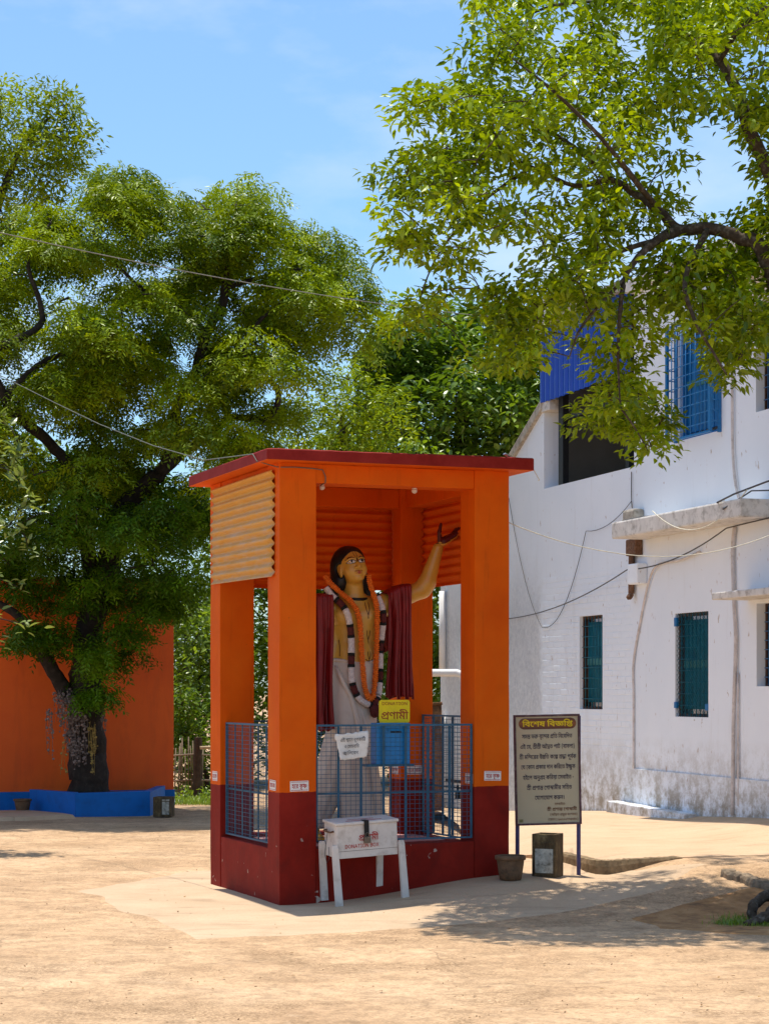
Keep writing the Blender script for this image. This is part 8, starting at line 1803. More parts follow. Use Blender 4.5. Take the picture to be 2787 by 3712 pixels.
# ---- near tree overhanging from the right
def near_tree():
    r = np.random.default_rng(21)
    base = Vector((3.42, 15.55, gzz(3.42, 15.55)))
    t = thing('overhanging_tree', 'bright green broad-leaved tree overhanging from the right with drooping branches', 'tree', base)
    sk = []; mb = MB()
    trunk = [base - Z3 * 0.1, base + Vector((0.0, 0, 0.5)), base + Vector((-0.04, 0.1, 1.8)), base + Vector((0.0, 0.25, 3.2)), base + Vector((0.1, 0.3, 4.6)), base + Vector((0.05, 0.2, 6.0)), base + Vector((0.2, 0.0, 7.6))]
    sk += limb(mb, trunk, [0.34, 0.25, 0.22, 0.20, 0.16, 0.11, 0.05], 14)
    mb.build('trunk', M_BARK2, t)
    L = []
    def lb(pts, rad, n=8): 
        m_ = MB(); p = limb(m_, pts, rad, n); sk.extend(p); m_.build('limb', M_BARK2, t)
    lb([trunk[3] + Z3 * 0.1, av(1661, 575, 15.75), av(1600, 515, 15.8), av(1530, 492, 15.9), av(1465, 495, 16.0), av(1425, 455, 16.1), av(1370, 418, 16.2), av(1320, 388, 16.3), av(1240, 400, 16.5), av(1150, 360, 16.6), av(1060, 330, 16.8), av(960, 320, 16.9)], [0.085, 0.062, 0.050, 0.046, 0.044, 0.036, 0.030, 0.024, 0.019, 0.014, 0.010, 0.005])
    lb([av(1465, 497, 16.0), av(1425, 515, 15.8), av(1385, 548, 15.7), av(1350, 600, 15.6), av(1338, 690, 15.5), av(1335, 780, 15.45), av(1340, 880, 15.4)], [0.05, 0.036, 0.028, 0.02, 0.015, 0.010, 0.005])
    lb([trunk[4], av(1640, 330, 15.7), av(1600, 215, 15.8), av(1555, 130, 15.9), av(1500, 90, 16.1), av(1420, 40, 16.3), av(1340, 5, 16.5), av(1200, 10, 16.7), av(1080, 60, 16.9)], [0.08, 0.05, 0.044, 0.036, 0.030, 0.024, 0.018, 0.012, 0.006])
    lb([av(1555, 130, 15.9), av(1600, 60, 15.5), av(1660, 10, 15.2)], [0.025, 0.018, 0.01])
    lb([av(1320, 388, 16.3), av(1230, 310, 16.4), av(1120, 250, 16.6), av(1020, 200, 16.8), av(930, 190, 16.9)], [0.022, 0.018, 0.014, 0.010, 0.005])
    lb([av(1150, 360, 16.6), av(1060, 420, 16.6), av(1000, 480, 16.7), av(940, 560, 16.8), av(905, 650, 16.9)], [0.016, 0.014, 0.010, 0.008, 0.005])
    lb([av(1425, 455, 16.1), av(1380, 400, 15.6), av(1300, 300, 15.3), av(1200, 200, 15.2), av(1100, 120, 15.3)], [0.026, 0.022, 0.016, 0.012, 0.006])
    lb([av(1530, 492, 15.9), av(1480, 600, 15.4), av(1500, 690, 15.2), av(1540, 760, 15.1), av(1570, 810, 15.1)], [0.026, 0.02, 0.014, 0.010, 0.005])
    lb([av(1425, 515, 15.8), av(1300, 560, 15.9), av(1200, 640, 16.0), av(1130, 720, 16.1), av(1070, 800, 16.2)], [0.022, 0.018, 0.014, 0.010, 0.005])
    lb([av(1350, 600, 15.6), av(1260, 700, 15.4), av(1230, 770, 15.4)], [0.014, 0.010, 0.005])
    lb([av(1340, 880, 15.4), av(1375, 930, 15.4), av(1400, 975, 15.4)], [0.008, 0.006, 0.003])
    crown = [(1045, -30), (1040, 40), (975, 90), (950, 160), (890, 215), (870, 245), (960, 270), (955, 300), (860, 350), (815, 400), (805, 470), (830, 545), (880, 575), (960, 560), (985, 590), (910, 640), (840, 700), (850, 715), (940, 690), (1030, 630), (1075, 610), (1070, 700), (1020, 780), (1050, 810), (1150, 790), (1190, 810), (1240, 850), (1260, 930), (1300, 920), (1320, 960), (1400, 1000), (1430, 990), (1400, 910), (1450, 900), (1370, 800), (1440, 740), (1530, 800), (1600, 840), (1590, 780), (1661, 720), (1740, 700), (1740, -30)]
    holes = [(1530, 340, 75, 115), (1400, 350, 40, 45), (1225, 65, 45, 28), (1060, 585, 60, 30), (1230, 440, 30, 22), (1240, 770, 46, 75), (1180, 500, 34, 20), (1120, 150, 30, 18)]
    cl = clump_points(crown, 400, 16.0, 1.15, r, holes, -0.16, 5.1) + clump_points([(1380, 520), (1560, 530), (1740, 420), (1740, 720), (1600, 700), (1480, 640), (1400, 620)], 46, 16.0, 0.7, r) + clump_points(crown, 120, 17.0, 0.5, r, holes, -0.16, 5.1)
    # the bough carries on out of view: unseen clumps added to shade the yard
    for _ in range(70):
        cl.append(Vector((r.uniform(0.9, 4.6), r.uniform(15.0, 19.6), r.uniform(7.9, 9.2))))
    for _ in range(34):
        cl.append(Vector((r.uniform(3.3, 5.4), r.uniform(14.2, 17.4), r.uniform(4.2, 8.0))))
    # leave the main bough bare enough to be seen
    bough = [(1661, 575), (1600, 515), (1530, 492), (1465, 495), (1425, 455), (1370, 418), (1320, 388)]
    def clear(c):
        vx, vy = (CX_PX + F_PX * c.x / c.y) / VS, (H_PX - F_PX * (c.z - EYE) / c.y) / VS
        return c.y > 16.15 or edge_dist(bough + bough[::-1], vx, vy) > 34
    cl = [c for c in cl if clear(c)]
    m_ = MB(); twigs(m_, sk, cl, 0.006, 2.2); m_.build('twigs', M_BARK2, t)['kind'] = 'stuff'
    C = []; R = []; SC = []; Q = []
    for c in cl:
        n = int(r.integers(50, 84)); rad = r.uniform(0.12, 0.22)
        d = r.normal(0, 1, (n, 3)); d /= np.linalg.norm(d, axis=1)[:, None]
        cc = np.array(c) + d * (rad * r.uniform(0.10, 1, n) ** 0.5)[:, None] * np.array((1.2, 1.2, 0.75))
        az = np.arctan2(d[:, 1], d[:, 0]) + r.normal(0, 0.7, n); el = r.normal(-0.30, 0.5, n)
        dr = np.stack([np.cos(az) * np.cos(el), np.sin(az) * np.cos(el), np.sin(el)], -1)
        up = np.stack([r.normal(0, 0.45, n), r.normal(0, 0.45, n), np.ones(n)], -1); s = np.cross(up, dr); s /= np.linalg.norm(s, axis=1)[:, None]
        C.append(cc); R.append(np.stack([dr, s, np.cross(dr, s)], -1)); SC.append(r.uniform(0.050, 0.104, n)); Q.append(np.clip(r.uniform(0, 0.55) + r.uniform(0, 0.45, n), 0, 1))
    C = np.concatenate(C); R = np.concatenate(R); SC = np.concatenate(SC); Q = np.concatenate(Q)
    # the 300 leaves that show largest are leaves of their own
    px = CX_PX + F_PX * C[:, 0] / C[:, 1]; py = H_PX - F_PX * (C[:, 2] - EYE) / C[:, 1]
    vis = (px > 1300) & (px < 2780) & (py > 5) & (py < 1750)
    facing = np.abs(R[:, 1, 2]) * SC / C[:, 1] + np.abs(R[:, 2, 2]) * 0.15 * SC / C[:, 1]
    score = np.where(vis, facing * (1 + 0.35 * (16.4 - C[:, 1])), -1); top = np.argsort(-score)[:300]
    mask = np.ones(len(C), bool); mask[top] = False
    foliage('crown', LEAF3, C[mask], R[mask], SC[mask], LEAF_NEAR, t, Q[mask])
    lme = []
    for k in range(6):
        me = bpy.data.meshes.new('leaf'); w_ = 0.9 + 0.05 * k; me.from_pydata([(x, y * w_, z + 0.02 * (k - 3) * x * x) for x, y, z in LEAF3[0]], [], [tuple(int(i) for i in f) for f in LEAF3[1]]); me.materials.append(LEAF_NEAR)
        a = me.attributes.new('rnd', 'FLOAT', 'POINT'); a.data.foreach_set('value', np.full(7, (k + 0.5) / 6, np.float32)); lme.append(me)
    for i in top:
        o = bpy.data.objects.new('leaf', lme[int(Q[i] * 5.99)]); COL.objects.link(o); o.parent = t; o.matrix_parent_inverse = Matrix.Translation(-Vector(t.location))
        M = Matrix([list(R[i][0]) + [0], list(R[i][1]) + [0], list(R[i][2]) + [0], [0, 0, 0, 1]]); M = M @ Matrix.Scale(float(SC[i]), 4); M.translation = Vector(C[i]); o.matrix_basis = M
    # surface roots
    for pts, rad in (([(3.25, 15.35, 0.22), (2.94, 15.15, 0.13), (2.79, 15.02, 0.07), (2.60, 14.92, 0.01)], [0.11, 0.06, 0.045, 0.025]),
                     ([(3.25, 15.5, 0.24), (2.96, 15.42, 0.19), (2.80, 15.36, 0.15), (2.71, 15.27, 0.08), (2.73, 15.20, -0.02)], [0.10, 0.05, 0.042, 0.038, 0.03]),
                     ([(3.1, 15.4, 0.16), (2.9, 15.3, 0.10), (2.82, 15.24, 0.05)], [0.07, 0.045, 0.03])):
        m_ = MB(); limb(m_, [(a, b_, z + gzz(a, b_)) for a, b_, z in pts], rad, 9, 5, 0.02); m_.build('root', M_BARK2, t)
near_tree()

# ---- big feathery tree in the blue planter
def left_tree():
    r = np.random.default_rng(5); Y = 28.6
    base = Vector((-4.08, 29.0, 0.25))
    t = thing('feathery_tree', 'old dark-trunked tree with feathery foliage growing from the blue planter', 'tree', base)
    sk = []
    def lb(name, pts, rad, n=9, wob=0.02):
        m_ = MB(); p = limb(m_, pts, rad, n, 5, wob); sk.extend(p); m_.build(name, M_BARK, t)
    lb('trunk', [base - Z3 * 0.3, av(193, 1690, 29.0), av(190, 1600, 29.0), av(185, 1500, 28.95), av(190, 1400, 28.9), av(205, 1300, 28.8), av(240, 1200, 28.7), av(262, 1110, 28.6), av(300, 1070, 28.6), av(345, 1020, 28.5)], [0.30, 0.27, 0.25, 0.25, 0.20, 0.19, 0.17, 0.16, 0.13, 0.10], 14, 0.03)
    lb('limb', [av(180, 1530, 28.95), av(140, 1490, 28.8), av(110, 1440, 28.7), av(70, 1370, 28.5), av(40, 1330, 28.4), av(-30, 1290, 28.2)], [0.15, 0.11, 0.095, 0.08, 0.06, 0.04])
    lb('limb', [av(205, 1320, 28.8), av(190, 1180, 28.6), av(170, 1080, 28.4), av(150, 1010, 28.2), av(110, 960, 28.0), av(40, 900, 27.6), av(10, 860, 27.4), av(-30, 760, 27.2)], [0.14, 0.11, 0.09, 0.08, 0.075, 0.07, 0.06, 0.05])
    lb('limb', [av(345, 1020, 28.5), av(378, 960, 28.4), av(382, 880, 28.4), av(425, 800, 28.3), av(445, 720, 28.2), av(480, 660, 28.2), av(488, 600, 28.1), av(500, 520, 28.0), av(510, 440, 28.0)], [0.10, 0.085, 0.075, 0.07, 0.075, 0.065, 0.045, 0.03, 0.015])
    lb('limb', [av(445, 720, 28.2), av(400, 680, 28.0), av(330, 640, 27.7), av(260, 580, 27.5), av(200, 500, 27.4)], [0.05, 0.04, 0.03, 0.022, 0.012])
    lb('limb', [av(345, 1020, 28.5), av(420, 960, 28.8), av(490, 900, 29.0), av(440, 830, 29.0)], [0.08, 0.06, 0.045, 0.03])
    lb('limb', [av(490, 900, 29.0), av(580, 900, 28.6), av(600, 840, 28.4), av(540, 790, 28.2), av(535, 730, 28.0), av(600, 660, 27.8), av(680, 640, 27.6)], [0.05, 0.045, 0.04, 0.035, 0.03, 0.02, 0.01])
    lb('limb', [av(488, 620, 28.1), av(560, 600, 28.3), av(640, 580, 28.5), av(720, 620, 28.6)], [0.04, 0.03, 0.02, 0.01])
    lb('limb', [av(10, 860, 27.4), av(70, 800, 27.6), av(120, 770, 27.8), av(165, 760, 28.0), av(220, 700, 28.2)], [0.05, 0.045, 0.04, 0.032, 0.02])
    lb('limb', [av(-60, 770, 27.0), av(30, 735, 27.2), av(88, 700, 27.4), av(85, 650, 27.4), av(60, 560, 27.4), av(110, 480, 27.6)], [0.06, 0.05, 0.045, 0.035, 0.028, 0.015])
    crown = [(-210, 560), (-70, 480), (60, 470), (130, 430), (200, 385), (260, 370), (350, 390), (365, 430), (400, 400), (480, 395), (540, 395), (575, 430), (590, 480), (640, 500), (700, 505), (735, 560), (770, 560), (795, 640), (785, 700), (760, 790), (745, 860), (690, 930), (640, 990), (540, 1010), (500, 1090), (460, 1190), (440, 1270), (385, 1290), (330, 1270), (300, 1300), (230, 1270), (150, 1300), (120, 1260), (60, 1230), (-70, 1200), (-210, 1100)]
    holes = [(25, 790, 62, 55), (130, 765, 50, 26), (420, 770, 40, 34), (470, 680, 30, 36), (600, 830, 40, 26), (200, 590, 30, 34), (350, 870, 40, 36), (370, 990, 26, 40), (90, 930, 40, 30), (260, 1085, 30, 22), (60, 1110, 30, 30), (75, 590, 26, 20), (330, 470, 26, 24), (150, 880, 26, 18), (275, 1255, 30, 18), (390, 560, 20, 14)]
    cl = clump_points(crown, 400, Y, 2.0, r, holes, -0.17, 2.3)
    # skirts of foliage hanging about the lower trunk
    low = clump_points([(20, 1230), (200, 1220), (385, 1250), (380, 1340), (330, 1400), (300, 1460), (255, 1430), (240, 1500), (190, 1525), (120, 1505), (70, 1430), (30, 1370)], 58, 28.5, 0.9, r, (), -0.12, 8.8)
    back = clump_points([(-70, 600), (300, 480), (560, 520), (700, 640), (650, 850), (450, 1150), (100, 1200), (-70, 1100)], 45, Y + 2.3, 1.0, r, holes)
    m_ = MB(); twigs(m_, sk, cl + low, 0.010, 2.4, 0.2); m_.build('twigs', M_BARK, t)['kind'] = 'stuff'
    def mk(cls, nmin, nmax, rad, mat, name):
        C = []; A = []; Qv = []
        for c in cls:
            n = int(r.integers(nmin, nmax)); d = r.normal(0, 1, (n, 3)); d /= np.linalg.norm(d, axis=1)[:, None]
            rr = r.uniform(0.1, 1, n) ** 0.5; off = d * (r.uniform(rad * 0.75, rad * 1.3) * rr)[:, None] * np.array((1.1, 1.1, 0.62)); off[:, 2] -= 0.55 * (off[:, 0] ** 2 + off[:, 1] ** 2); C.append(np.array(c) + off)
            az = np.arctan2(d[:, 1], d[:, 0]) + r.normal(0, 0.7, n); el = r.normal(-0.35, 0.35, n)
            dr = np.stack([np.cos(az) * np.cos(el), np.sin(az) * np.cos(el), np.sin(el)], -1)
            up = np.stack([r.normal(0, 0.4, n), r.normal(0, 0.4, n), np.ones(n)], -1); s = np.cross(up, dr); s /= np.linalg.norm(s, axis=1)[:, None]
            A.append(np.stack([dr, s, np.cross(dr, s)], -1)); Qv.append(np.clip(r.uniform(0, 0.7) + r.uniform(0, 0.3, n), 0, 1))
        C = np.concatenate(C); A = np.concatenate(A); Qv = np.concatenate(Qv)
        lc, lr, ls = spray_leaves(C, A, 8, r.uniform(0.18, 0.30, len(C)), 0.072, r)
        foliage(name, LEAFQ, lc, lr, ls * 1.15, mat, t, np.tile(Qv, 8))
    hi = [c for c in cl if c.z > 4.6]; lo = [c for c in cl if c.z <= 4.6]  # lower clumps take the darker leaves, painting in the crown's shade
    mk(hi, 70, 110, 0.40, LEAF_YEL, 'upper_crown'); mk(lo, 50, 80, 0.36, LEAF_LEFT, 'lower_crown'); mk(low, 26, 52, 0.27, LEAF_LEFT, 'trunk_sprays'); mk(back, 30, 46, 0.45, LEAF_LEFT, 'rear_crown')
left_tree()

# ---- generic tree made of an outline, limbs and leaves
def plain_tree(name, label, base, crown, n, Y, thick, mat, leaf, per, rad, seed, limbs=(), tpl=LEAFQ, holes=(), trunk_r=0.16, group=None, top=None, bark=None):
    r = np.random.default_rng(seed); t = thing(name, label, 'tree', base, group); sk = []
    bark = bark or M_BARK
    m_ = MB(); b_ = Vector(base); tp = top or av(sum(p[0] for p in crown) / len(crown), sum(p[1] for p in crown) / len(crown), Y)
    sk += limb(m_, [b_ - Z3 * 0.2, b_.lerp(tp, 0.35) + Vector((0.1, 0, 0)), b_.lerp(tp, 0.7), tp], [trunk_r, trunk_r * 0.8, trunk_r * 0.55, trunk_r * 0.25], 10); m_.build('trunk', bark, t)
    for pts, rd in limbs:
        m_ = MB(); sk += limb(m_, pts, rd, 7); m_.build('limb', bark, t)
    cl = clump_points(crown, n, Y, thick, r, holes)
    m_ = MB(); twigs(m_, sk, cl, 0.012, 4.0, 0.2); m_.build('twigs', bark, t)['kind'] = 'stuff'
    C = []; D = []; Q = []
    for c in cl:
        k = int(r.integers(per * 0.7, per * 1.3)); d = r.normal(0, 1, (k, 3)); d /= np.linalg.norm(d, axis=1)[:, None]
        C.append(np.array(c) + d * (rad * r.uniform(0.7, 1.2) * r.uniform(0.1, 1, k) ** 0.45)[:, None]); D.append(d); Q.append(np.clip(r.uniform(0, .6) + r.uniform(0, .4, k), 0, 1))
    C = np.concatenate(C); D = np.concatenate(D); Q = np.concatenate(Q); k = len(C)
    az = np.arctan2(D[:, 1], D[:, 0]) + r.normal(0, 0.7, k); el = r.normal(-0.15, 0.5, k); dr = np.stack([np.cos(az) * np.cos(el), np.sin(az) * np.cos(el), np.sin(el)], -1)
    up = np.stack([r.normal(0, .5, k), r.normal(0, .5, k), np.ones(k)], -1); s = np.cross(up, dr); s /= np.linalg.norm(s, axis=1)[:, None]
    foliage('crown', tpl, C, np.stack([dr, s, np.cross(dr, s)], -1), leaf * r.uniform(0.7, 1.3, k), mat, t, Q)
    return t
# tall thin tree behind at far left
plain_tree('tall_tree', 'tall thin-leaved tree rising behind at the left edge', (-7.6, 38, 0), [(-120, 180), (20, 195), (70, 195), (100, 185), (135, 225), (175, 225), (185, 300), (190, 355), (150, 400), (120, 450), (60, 520), (-120, 560)], 120, 38, 1.5, LEAF_YEL, 0.125, 120, 0.36, 31, [([av(-60, 700, 38), av(-20, 500, 38), av(40, 330, 38), av(110, 250, 38)], [0.12, 0.09, 0.05, 0.02])], holes=[(95, 330, 40, 25), (30, 420, 30, 25)], top=av(-40, 350, 38))
# mango-like tree behind the pavilion
plain_tree('round_tree', 'dense dark green tree standing behind the pavilion', (1.2, 41, 0), [(790, 800), (820, 730), (860, 690), (920, 665), (1000, 660), (1080, 680), (1180, 690), (1240, 760), (1260, 900), (1200, 1000), (1000, 1060), (800, 1060), (740, 980)], 210, 41, 2.6, LEAF_DARK, 0.20, 95, 0.55, 32, trunk_r=0.25, top=av(1000, 820, 41), tpl=LEAF3)
plain_tree('pale_tree', 'pale yellowish feathery tree between the leaning tree and the dark one', (-0.7, 35.5, 0), [(640, 850), (700, 800), (790, 790), (850, 850), (880, 920), (880, 1000), (780, 1080), (620, 1080), (560, 990)], 110, 35.5, 1.5, LEAF_YEL, 0.11, 90, 0.42, 33, top=av(740, 900, 35.5))
# foliage behind the pavilion at eye level
plain_tree('dark_tree', 'dark shaded tree seen through the pavilion openings', (-0.9, 38.5, 0), [(440, 1000), (640, 960), (900, 960), (1010, 1000), (1000, 1300), (990, 1500), (900, 1640), (700, 1660), (520, 1660), (470, 1500), (430, 1250)], 330, 38.5, 1.8, LEAF_DARK, 0.16, 80, 0.50, 34, tpl=LEAF3, trunk_r=0.2)
plain_tree('sunlit_bush', 'bright sunlit leafy bush between the orange wall and the pavilion', (-3.3, 36.0, 0), [(330, 1330), (380, 1310), (420, 1320), (470, 1300), (520, 1350), (520, 1560), (480, 1640), (400, 1660), (350, 1600)], 95, 36.0, 1.3, LEAF_BUSH, 0.12, 80, 0.36, 35, tpl=LEAF3, trunk_r=0.08)
plain_tree('dark_bush', 'dark low bush behind the stick fence', (-3.0, 34.4, 0), [(360, 1500), (420, 1480), (480, 1500), (490, 1700), (430, 1740), (360, 1730)], 45, 34.4, 0.6, LEAF_DARK, 0.11, 60, 0.30, 36, tpl=LEAF3, trunk_r=0.05)
# more greenery far off, closing the view low down
plain_tree('far_tree', 'far green tree low behind the orange wall', (-7.0, 46, 0), [(-150, 1000), (80, 960), (300, 1000), (420, 1050), (430, 1500), (200, 1650), (-150, 1650)], 150, 46, 2.0, LEAF_LEFT, 0.20, 70, 0.65, 37, tpl=LEAF3, trunk_r=0.2, holes=[(200, 1190, 90, 70), (60, 1130, 60, 50)])
plain_tree('far_tree', 'far green tree low behind the white stair wall', (3.0, 50, 0), [(800, 1000), (1000, 1000), (1300, 900), (1500, 1000), (1500, 1600), (800, 1650)], 150, 50, 2.0, LEAF_DARK, 0.22, 60, 0.7, 38, tpl=LEAF3, trunk_r=0.2)

# ---- broad-leaved shrub at the left edge, nearer than the wall
def broad_shrub():
    r = np.random.default_rng(44); base = Vector((-4.75, 22.3, 0.0))
    t = thing('broad_leaved_shrub', 'tall shrub with broad pale green leaves at the left edge', 'shrub', base)
    m_ = MB(); sk = limb(m_, [base - Z3 * 0.1, base + Vector((0.05, 0, 1.2)), base + Vector((0.15, 0, 2.6)), base + Vector((0.3, 0, 4.0))], [0.06, 0.05, 0.035, 0.015], 8); m_.build('stem', M_BARK, t)
    cl = clump_points([(-270, 950), (-110, 890), (20, 900), (55, 930), (50, 1000), (80, 1030), (95, 1080), (90, 1170), (60, 1230), (85, 1290), (75, 1350), (30, 1410), (-110, 1450), (-270, 1400)], 105, 22.3, 0.5, r)
    m_ = MB(); twigs(m_, sk, cl, 0.008, 3.0, 0.1); m_.build('twigs', M_BARK, t)['kind'] = 'stuff'
    C = []; R = []; SC = []
    for c in cl:
        n = int(r.integers(9, 14)); R_ = rand_rot(n, -0.25, r); C.append(np.array(c) + R_[:, :, 0] * 0.03 + r.normal(0, 0.045, (n, 3))); R.append(R_); SC.append(r.uniform(0.085, 0.145, n))
    C = np.concatenate(C); R = np.concatenate(R); SC = np.concatenate(SC)
    px = CX_PX + F_PX * C[:, 0] / C[:, 1]; top = np.where(px > -10)[0]; top = top[np.argsort(-SC[top])][:180]
    mask = np.ones(len(C), bool); mask[top] = False
    foliage('crown', LEAF3, C[mask], R[mask], SC[mask], LEAF_BIG, t)
    lme = []
    for k in range(5):
        me = bpy.data.meshes.new('leaf'); me.from_pydata([tuple(p) for p in LEAF3[0]], [], [tuple(int(i) for i in f) for f in LEAF3[1]]); me.materials.append(LEAF_BIG)
        a = me.attributes.new('rnd', 'FLOAT', 'POINT'); a.data.foreach_set('value', np.full(7, (k + 0.5) / 5, np.float32)); lme.append(me)
    for i in top:
        o = bpy.data.objects.new('leaf', lme[int(r.integers(0, 5))]); COL.objects.link(o); o.parent = t; o.matrix_parent_inverse = Matrix.Translation(-Vector(t.location))
        M = Matrix([list(R[i][0]) + [0], list(R[i][1]) + [0], list(R[i][2]) + [0], [0, 0, 0, 1]]) @ Matrix.Scale(float(SC[i]), 4); M.translation = Vector(C[i]); o.matrix_basis = M
broad_shrub()

# ---- weeds and grass
BLADE = (np.array([(0, -0.06, 0), (0, 0.06, 0), (0.55, 0.04, 0.12), (0.55, -0.04, 0.12), (1.0, 0, 0.02)]), np.array([(0, 1, 2), (0, 2, 3), (3, 2, 4)]))
def grass(name, label, n, fn, h0, h1, seed, mat=GRASS):
    r = np.random.default_rng(seed); C = []
    while len(C) < n:
        p = fn(r)
        if p is not None: C.append((p[0], p[1], gzz(p[0], p[1]) + 0.008))
    C = np.array(C); k = len(C); az = r.uniform(0, 6.28, k); el = r.uniform(0.5, 1.4, k)
    d = np.stack([np.cos(az) * np.cos(el), np.sin(az) * np.cos(el), np.sin(el)], -1); up = np.stack([-np.cos(az) * np.sin(el), -np.sin(az) * np.sin(el), np.cos(el)], -1); s = np.cross(up, d)
    o = foliage(name, BLADE, C, np.stack([d, s, up], -1), r.uniform(h0, h1, k), mat, None)
    tag(o, label, 'grass', kind='stuff')
def patch(cx_, cy_, rx, ry):
    def f(r):
        a = r.normal(0, 1, 2) * 0.55; return (cx_ + a[0] * rx, cy_ + a[1] * ry)
    return f
grass('grass', 'small green grass tufts on bare earth beside the tree roots', 1500, lambda r: patch(*[(2.62, 15.22, 0.16, 0.20), (2.74, 14.92, 0.28, 0.10), (2.95, 15.0, 0.25, 0.12), (2.50, 15.0, 0.10, 0.10)][int(r.integers(0, 4))])(r), 0.018, 0.05, 3)
grass('grass', 'low weeds and grass along the foot of the stick fence', 2600, lambda r: (r.uniform(-3.5, -2.3), r.uniform(30.9, 32.6)), 0.04, 0.13, 4)
def weeds():
    r = np.random.default_rng(9)
    for k in range(11):
        x, y = r.uniform(-3.3, -2.5), r.uniform(31.0, 32.2); n = 26; R = rand_rot(n, -0.5, r)
        t = thing('weed', 'small broad-leaved weed at the foot of the stick fence', 'plant', (x, y, 0), 'weeds by the stick fence')
        h = r.uniform(0.12, 0.28); C = np.stack([x + r.normal(0, 0.06, n), y + r.normal(0, 0.06, n), r.uniform(0.05, h, n)], -1)
        foliage('leaves', LEAF3, C, R, r.uniform(0.05, 0.09, n), LEAF_BUSH, t)
        m_ = MB()
        for i in range(4): m_.tube([(x, y, 0), (x + r.normal(0, .04), y + r.normal(0, .04), h * 0.8)], 0.004, 4)
        m_.build('stems', LEAF_BUSH, t)
weeds()

# ---- offerings tied on the old trunk
M_RAG = basic('faded_rag', (0.20, 0.15, 0.13), 0.95, 0.5, 25, dirt=(0.05, 0.035, 0.03, 1), dirt_amt=0.7, bmp=0.3)
M_YTH = basic('dry_yellow_thread', (0.34, 0.24, 0.07), 0.9, 0.4, 25, bmp=0.3)
M_STONE = basic('tied_pebble', (0.24, 0.19, 0.165), 0.9, 0.4, 12, bmp=0.3)
def offerings():
    rnd = random.Random(12)
    def strands(name, label, pts, n, ln, mat, spread, seed):
        rr = random.Random(seed); t = thing(name, label, 'offering', pts[0], 'offerings tied to the old trunk')
        cord = MB(); bits = MB()
        for k in range(n):
            s = rr.random() * (len(pts) - 1); i = int(s); p = Vector(pts[i]).lerp(Vector(pts[min(i + 1, len(pts) - 1)]), s - i) + Vector((rr.uniform(-spread, spread), rr.uniform(-0.10, 0.02), rr.uniform(-0.05, 0.05)))
            L_ = ln * rr.uniform(0.4, 1.1); q = p + Vector((rr.uniform(-.03, .03), 0, -L_))
            cord.tube([p, p.lerp(q, 0.5) + Vector((rr.uniform(-.02, .02), 0, 0)), q], 0.003, 4)
            for j in range(int(2 + L_ * 9)):
                b_ = p.lerp(q, rr.random()) + Vector((rr.uniform(-.02, .02), rr.uniform(-.02, .02), 0)); z = rr.uniform(0.012, 0.030)
                R = Matrix.Rotation(rr.uniform(0, 3), 3, 'X') @ Matrix.Rotation(rr.uniform(0, 3), 3, 'Z')
                V = [b_ + R @ Vector(v) * z for v in ((1, 0, 0), (-.8, .2, 0), (0, .9, .1), (0, -.8, 0), (.1, 0, .7), (0, .1, -.9))]
                bits.add(V, [(0, 2, 4), (2, 1, 4), (1, 3, 4), (3, 0, 4), (2, 0, 5), (1, 2, 5), (3, 1, 5), (0, 3, 5)])
        cord.build('cords', mat, t); b_ = bits.build('pebbles', M_STONE if mat is M_RAG else mat, t); b_['kind'] = 'stuff'
    strands('tied_offerings', 'thick mass of faded rags and pebbles tied along the low left limb', [av(135, 1490, 28.6), av(150, 1510, 28.6), av(172, 1545, 28.6)], 60, 0.42, M_RAG, 0.12, 1)
    strands('tied_offerings', 'long rag string hanging furthest left from the low limb', [av(105, 1530, 28.55), av(108, 1540, 28.55)], 8, 0.62, M_RAG, 0.04, 2)
    strands('tied_offerings', 'rags and pebbles wrapped down the middle of the old trunk', [av(150, 1570, 28.62), av(178, 1600, 28.62)], 34, 0.40, M_RAG, 0.10, 3)
    strands('tied_offerings', 'yellowish thread bundle hanging on the right of the old trunk', [av(199, 1560, 28.62), av(201, 1575, 28.62)], 12, 0.62, M_YTH, 0.04, 4)
    strands('tied_offerings', 'thin yellow string hanging alone beside the old trunk', [av(138, 1600, 28.5), av(139, 1602, 28.5)], 2, 0.55, M_YTH, 0.005, 5)
    strands('tied_offerings', 'dark rag knotted on the right edge of the old trunk', [av(222, 1540, 28.75), av(225, 1550, 28.75)], 6, 0.30, M_RAG, 0.03, 6)
offerings()

# ---- wire across the sky
cable('overhead_wire', 'pale overhead wire sagging across the sky from the left edge', sag(av(-420, 400, 19.0), av(1120, 690, 27.0), 0.16, 40), 0.0055, basic('dusty_wire', (0.22, 0.20, 0.16), 0.6, 0.2, 20, bmp=0), 'wire')

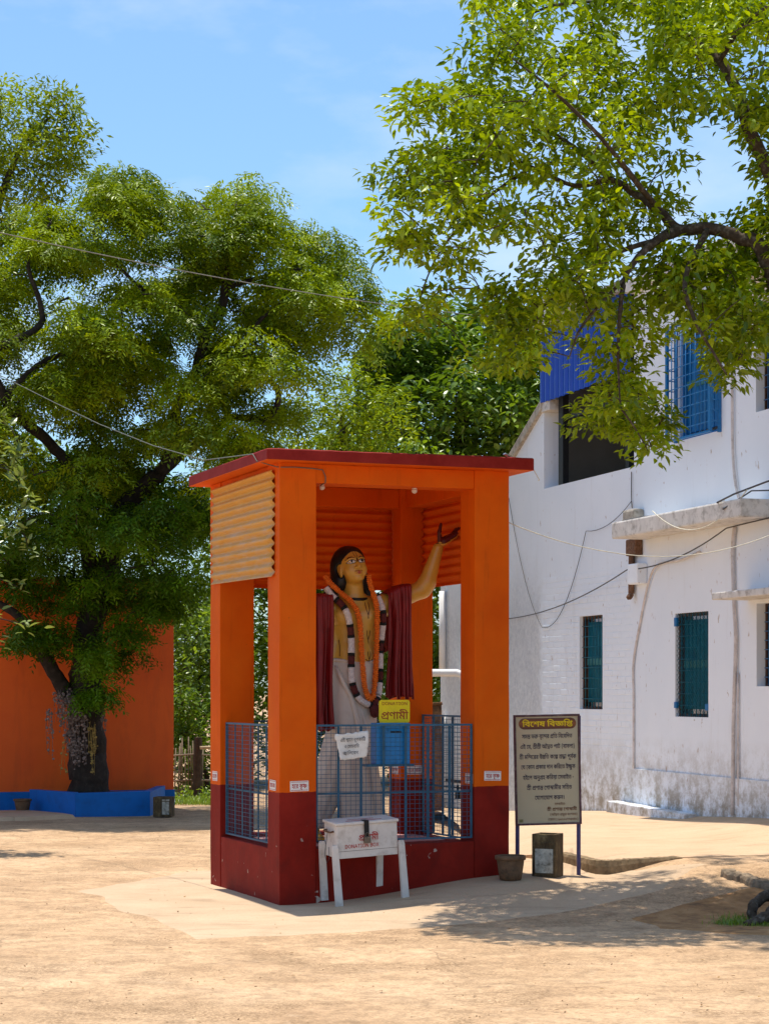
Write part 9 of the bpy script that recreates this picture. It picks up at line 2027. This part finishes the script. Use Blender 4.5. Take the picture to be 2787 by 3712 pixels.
# ---- dry leaves on the yard
M_DRY = leaf_mat('dry_leaf', (0.10, 0.05, 0.02, 1), (0.36, 0.22, 0.08, 1), 0.1, (1, 1, 1, 1), 0.02)
def litter():
    r = np.random.default_rng(77); n = 420
    x = r.uniform(-5.5, 4.0, n); y = 10.6 + 18 * r.random(n) ** 1.4
    C = np.array([(a, b_, gzz(a, b_) + 0.012) for a, b_ in zip(x, y)]); R = rand_rot(n, 0.0, r)
    az = r.uniform(0, 6.28, n); d = np.stack([np.cos(az), np.sin(az), r.normal(0, .12, n)], -1); d /= np.linalg.norm(d, axis=1)[:, None]; up = np.tile((0.0, 0.0, 1.0), (n, 1)) + r.normal(0, .15, (n, 3)); s = np.cross(up, d); s /= np.linalg.norm(s, axis=1)[:, None]
    ok = ~((np.abs(x + 0.2) < 1.4) & (np.abs(y - 17.6) < 1.5)) & ~((x > 1) & (y > 17.3))
    o = foliage('leaf_litter', LEAF3, C[ok], np.stack([d, s, np.cross(d, s)], -1)[ok], r.uniform(0.015, 0.04, n)[ok], M_DRY, None)
    tag(o, 'scattered small dry leaves on the cement yard', 'leaf litter', kind='stuff')
litter()
def pebbles():
    r = np.random.default_rng(15); n = 700
    x = r.uniform(-5.0, 3.6, n); y = 10.6 + 14 * r.random(n) ** 1.5
    ok = ~((np.abs(x + 0.2) < 1.5) & (np.abs(y - 17.6) < 1.6)) & ~((x > 1) & (y > 17.3)); x, y = x[ok], y[ok]; n = len(x)
    C = np.array([(a, b_, gzz(a, b_) + 0.004) for a, b_ in zip(x, y)])
    oct_ = (np.array([(1, 0, 0), (0, .8, 0), (-.9, 0.1, 0), (0, -.85, 0), (.1, 0, .6), (0, 0, -.5)]), np.array([(0, 1, 4), (1, 2, 4), (2, 3, 4), (3, 0, 4), (1, 0, 5), (2, 1, 5), (3, 2, 5), (0, 3, 5)]))
    o = foliage('pebbles', oct_, C, rand_rot(n, 0.0, r), r.uniform(0.0025, 0.007, n) * r.choice([1, 1, 1, 1.6], n), M_GROUND, None)
    tag(o, 'small pebbles and crumbs scattered on the cement yard', 'pebbles', kind='stuff')
pebbles()
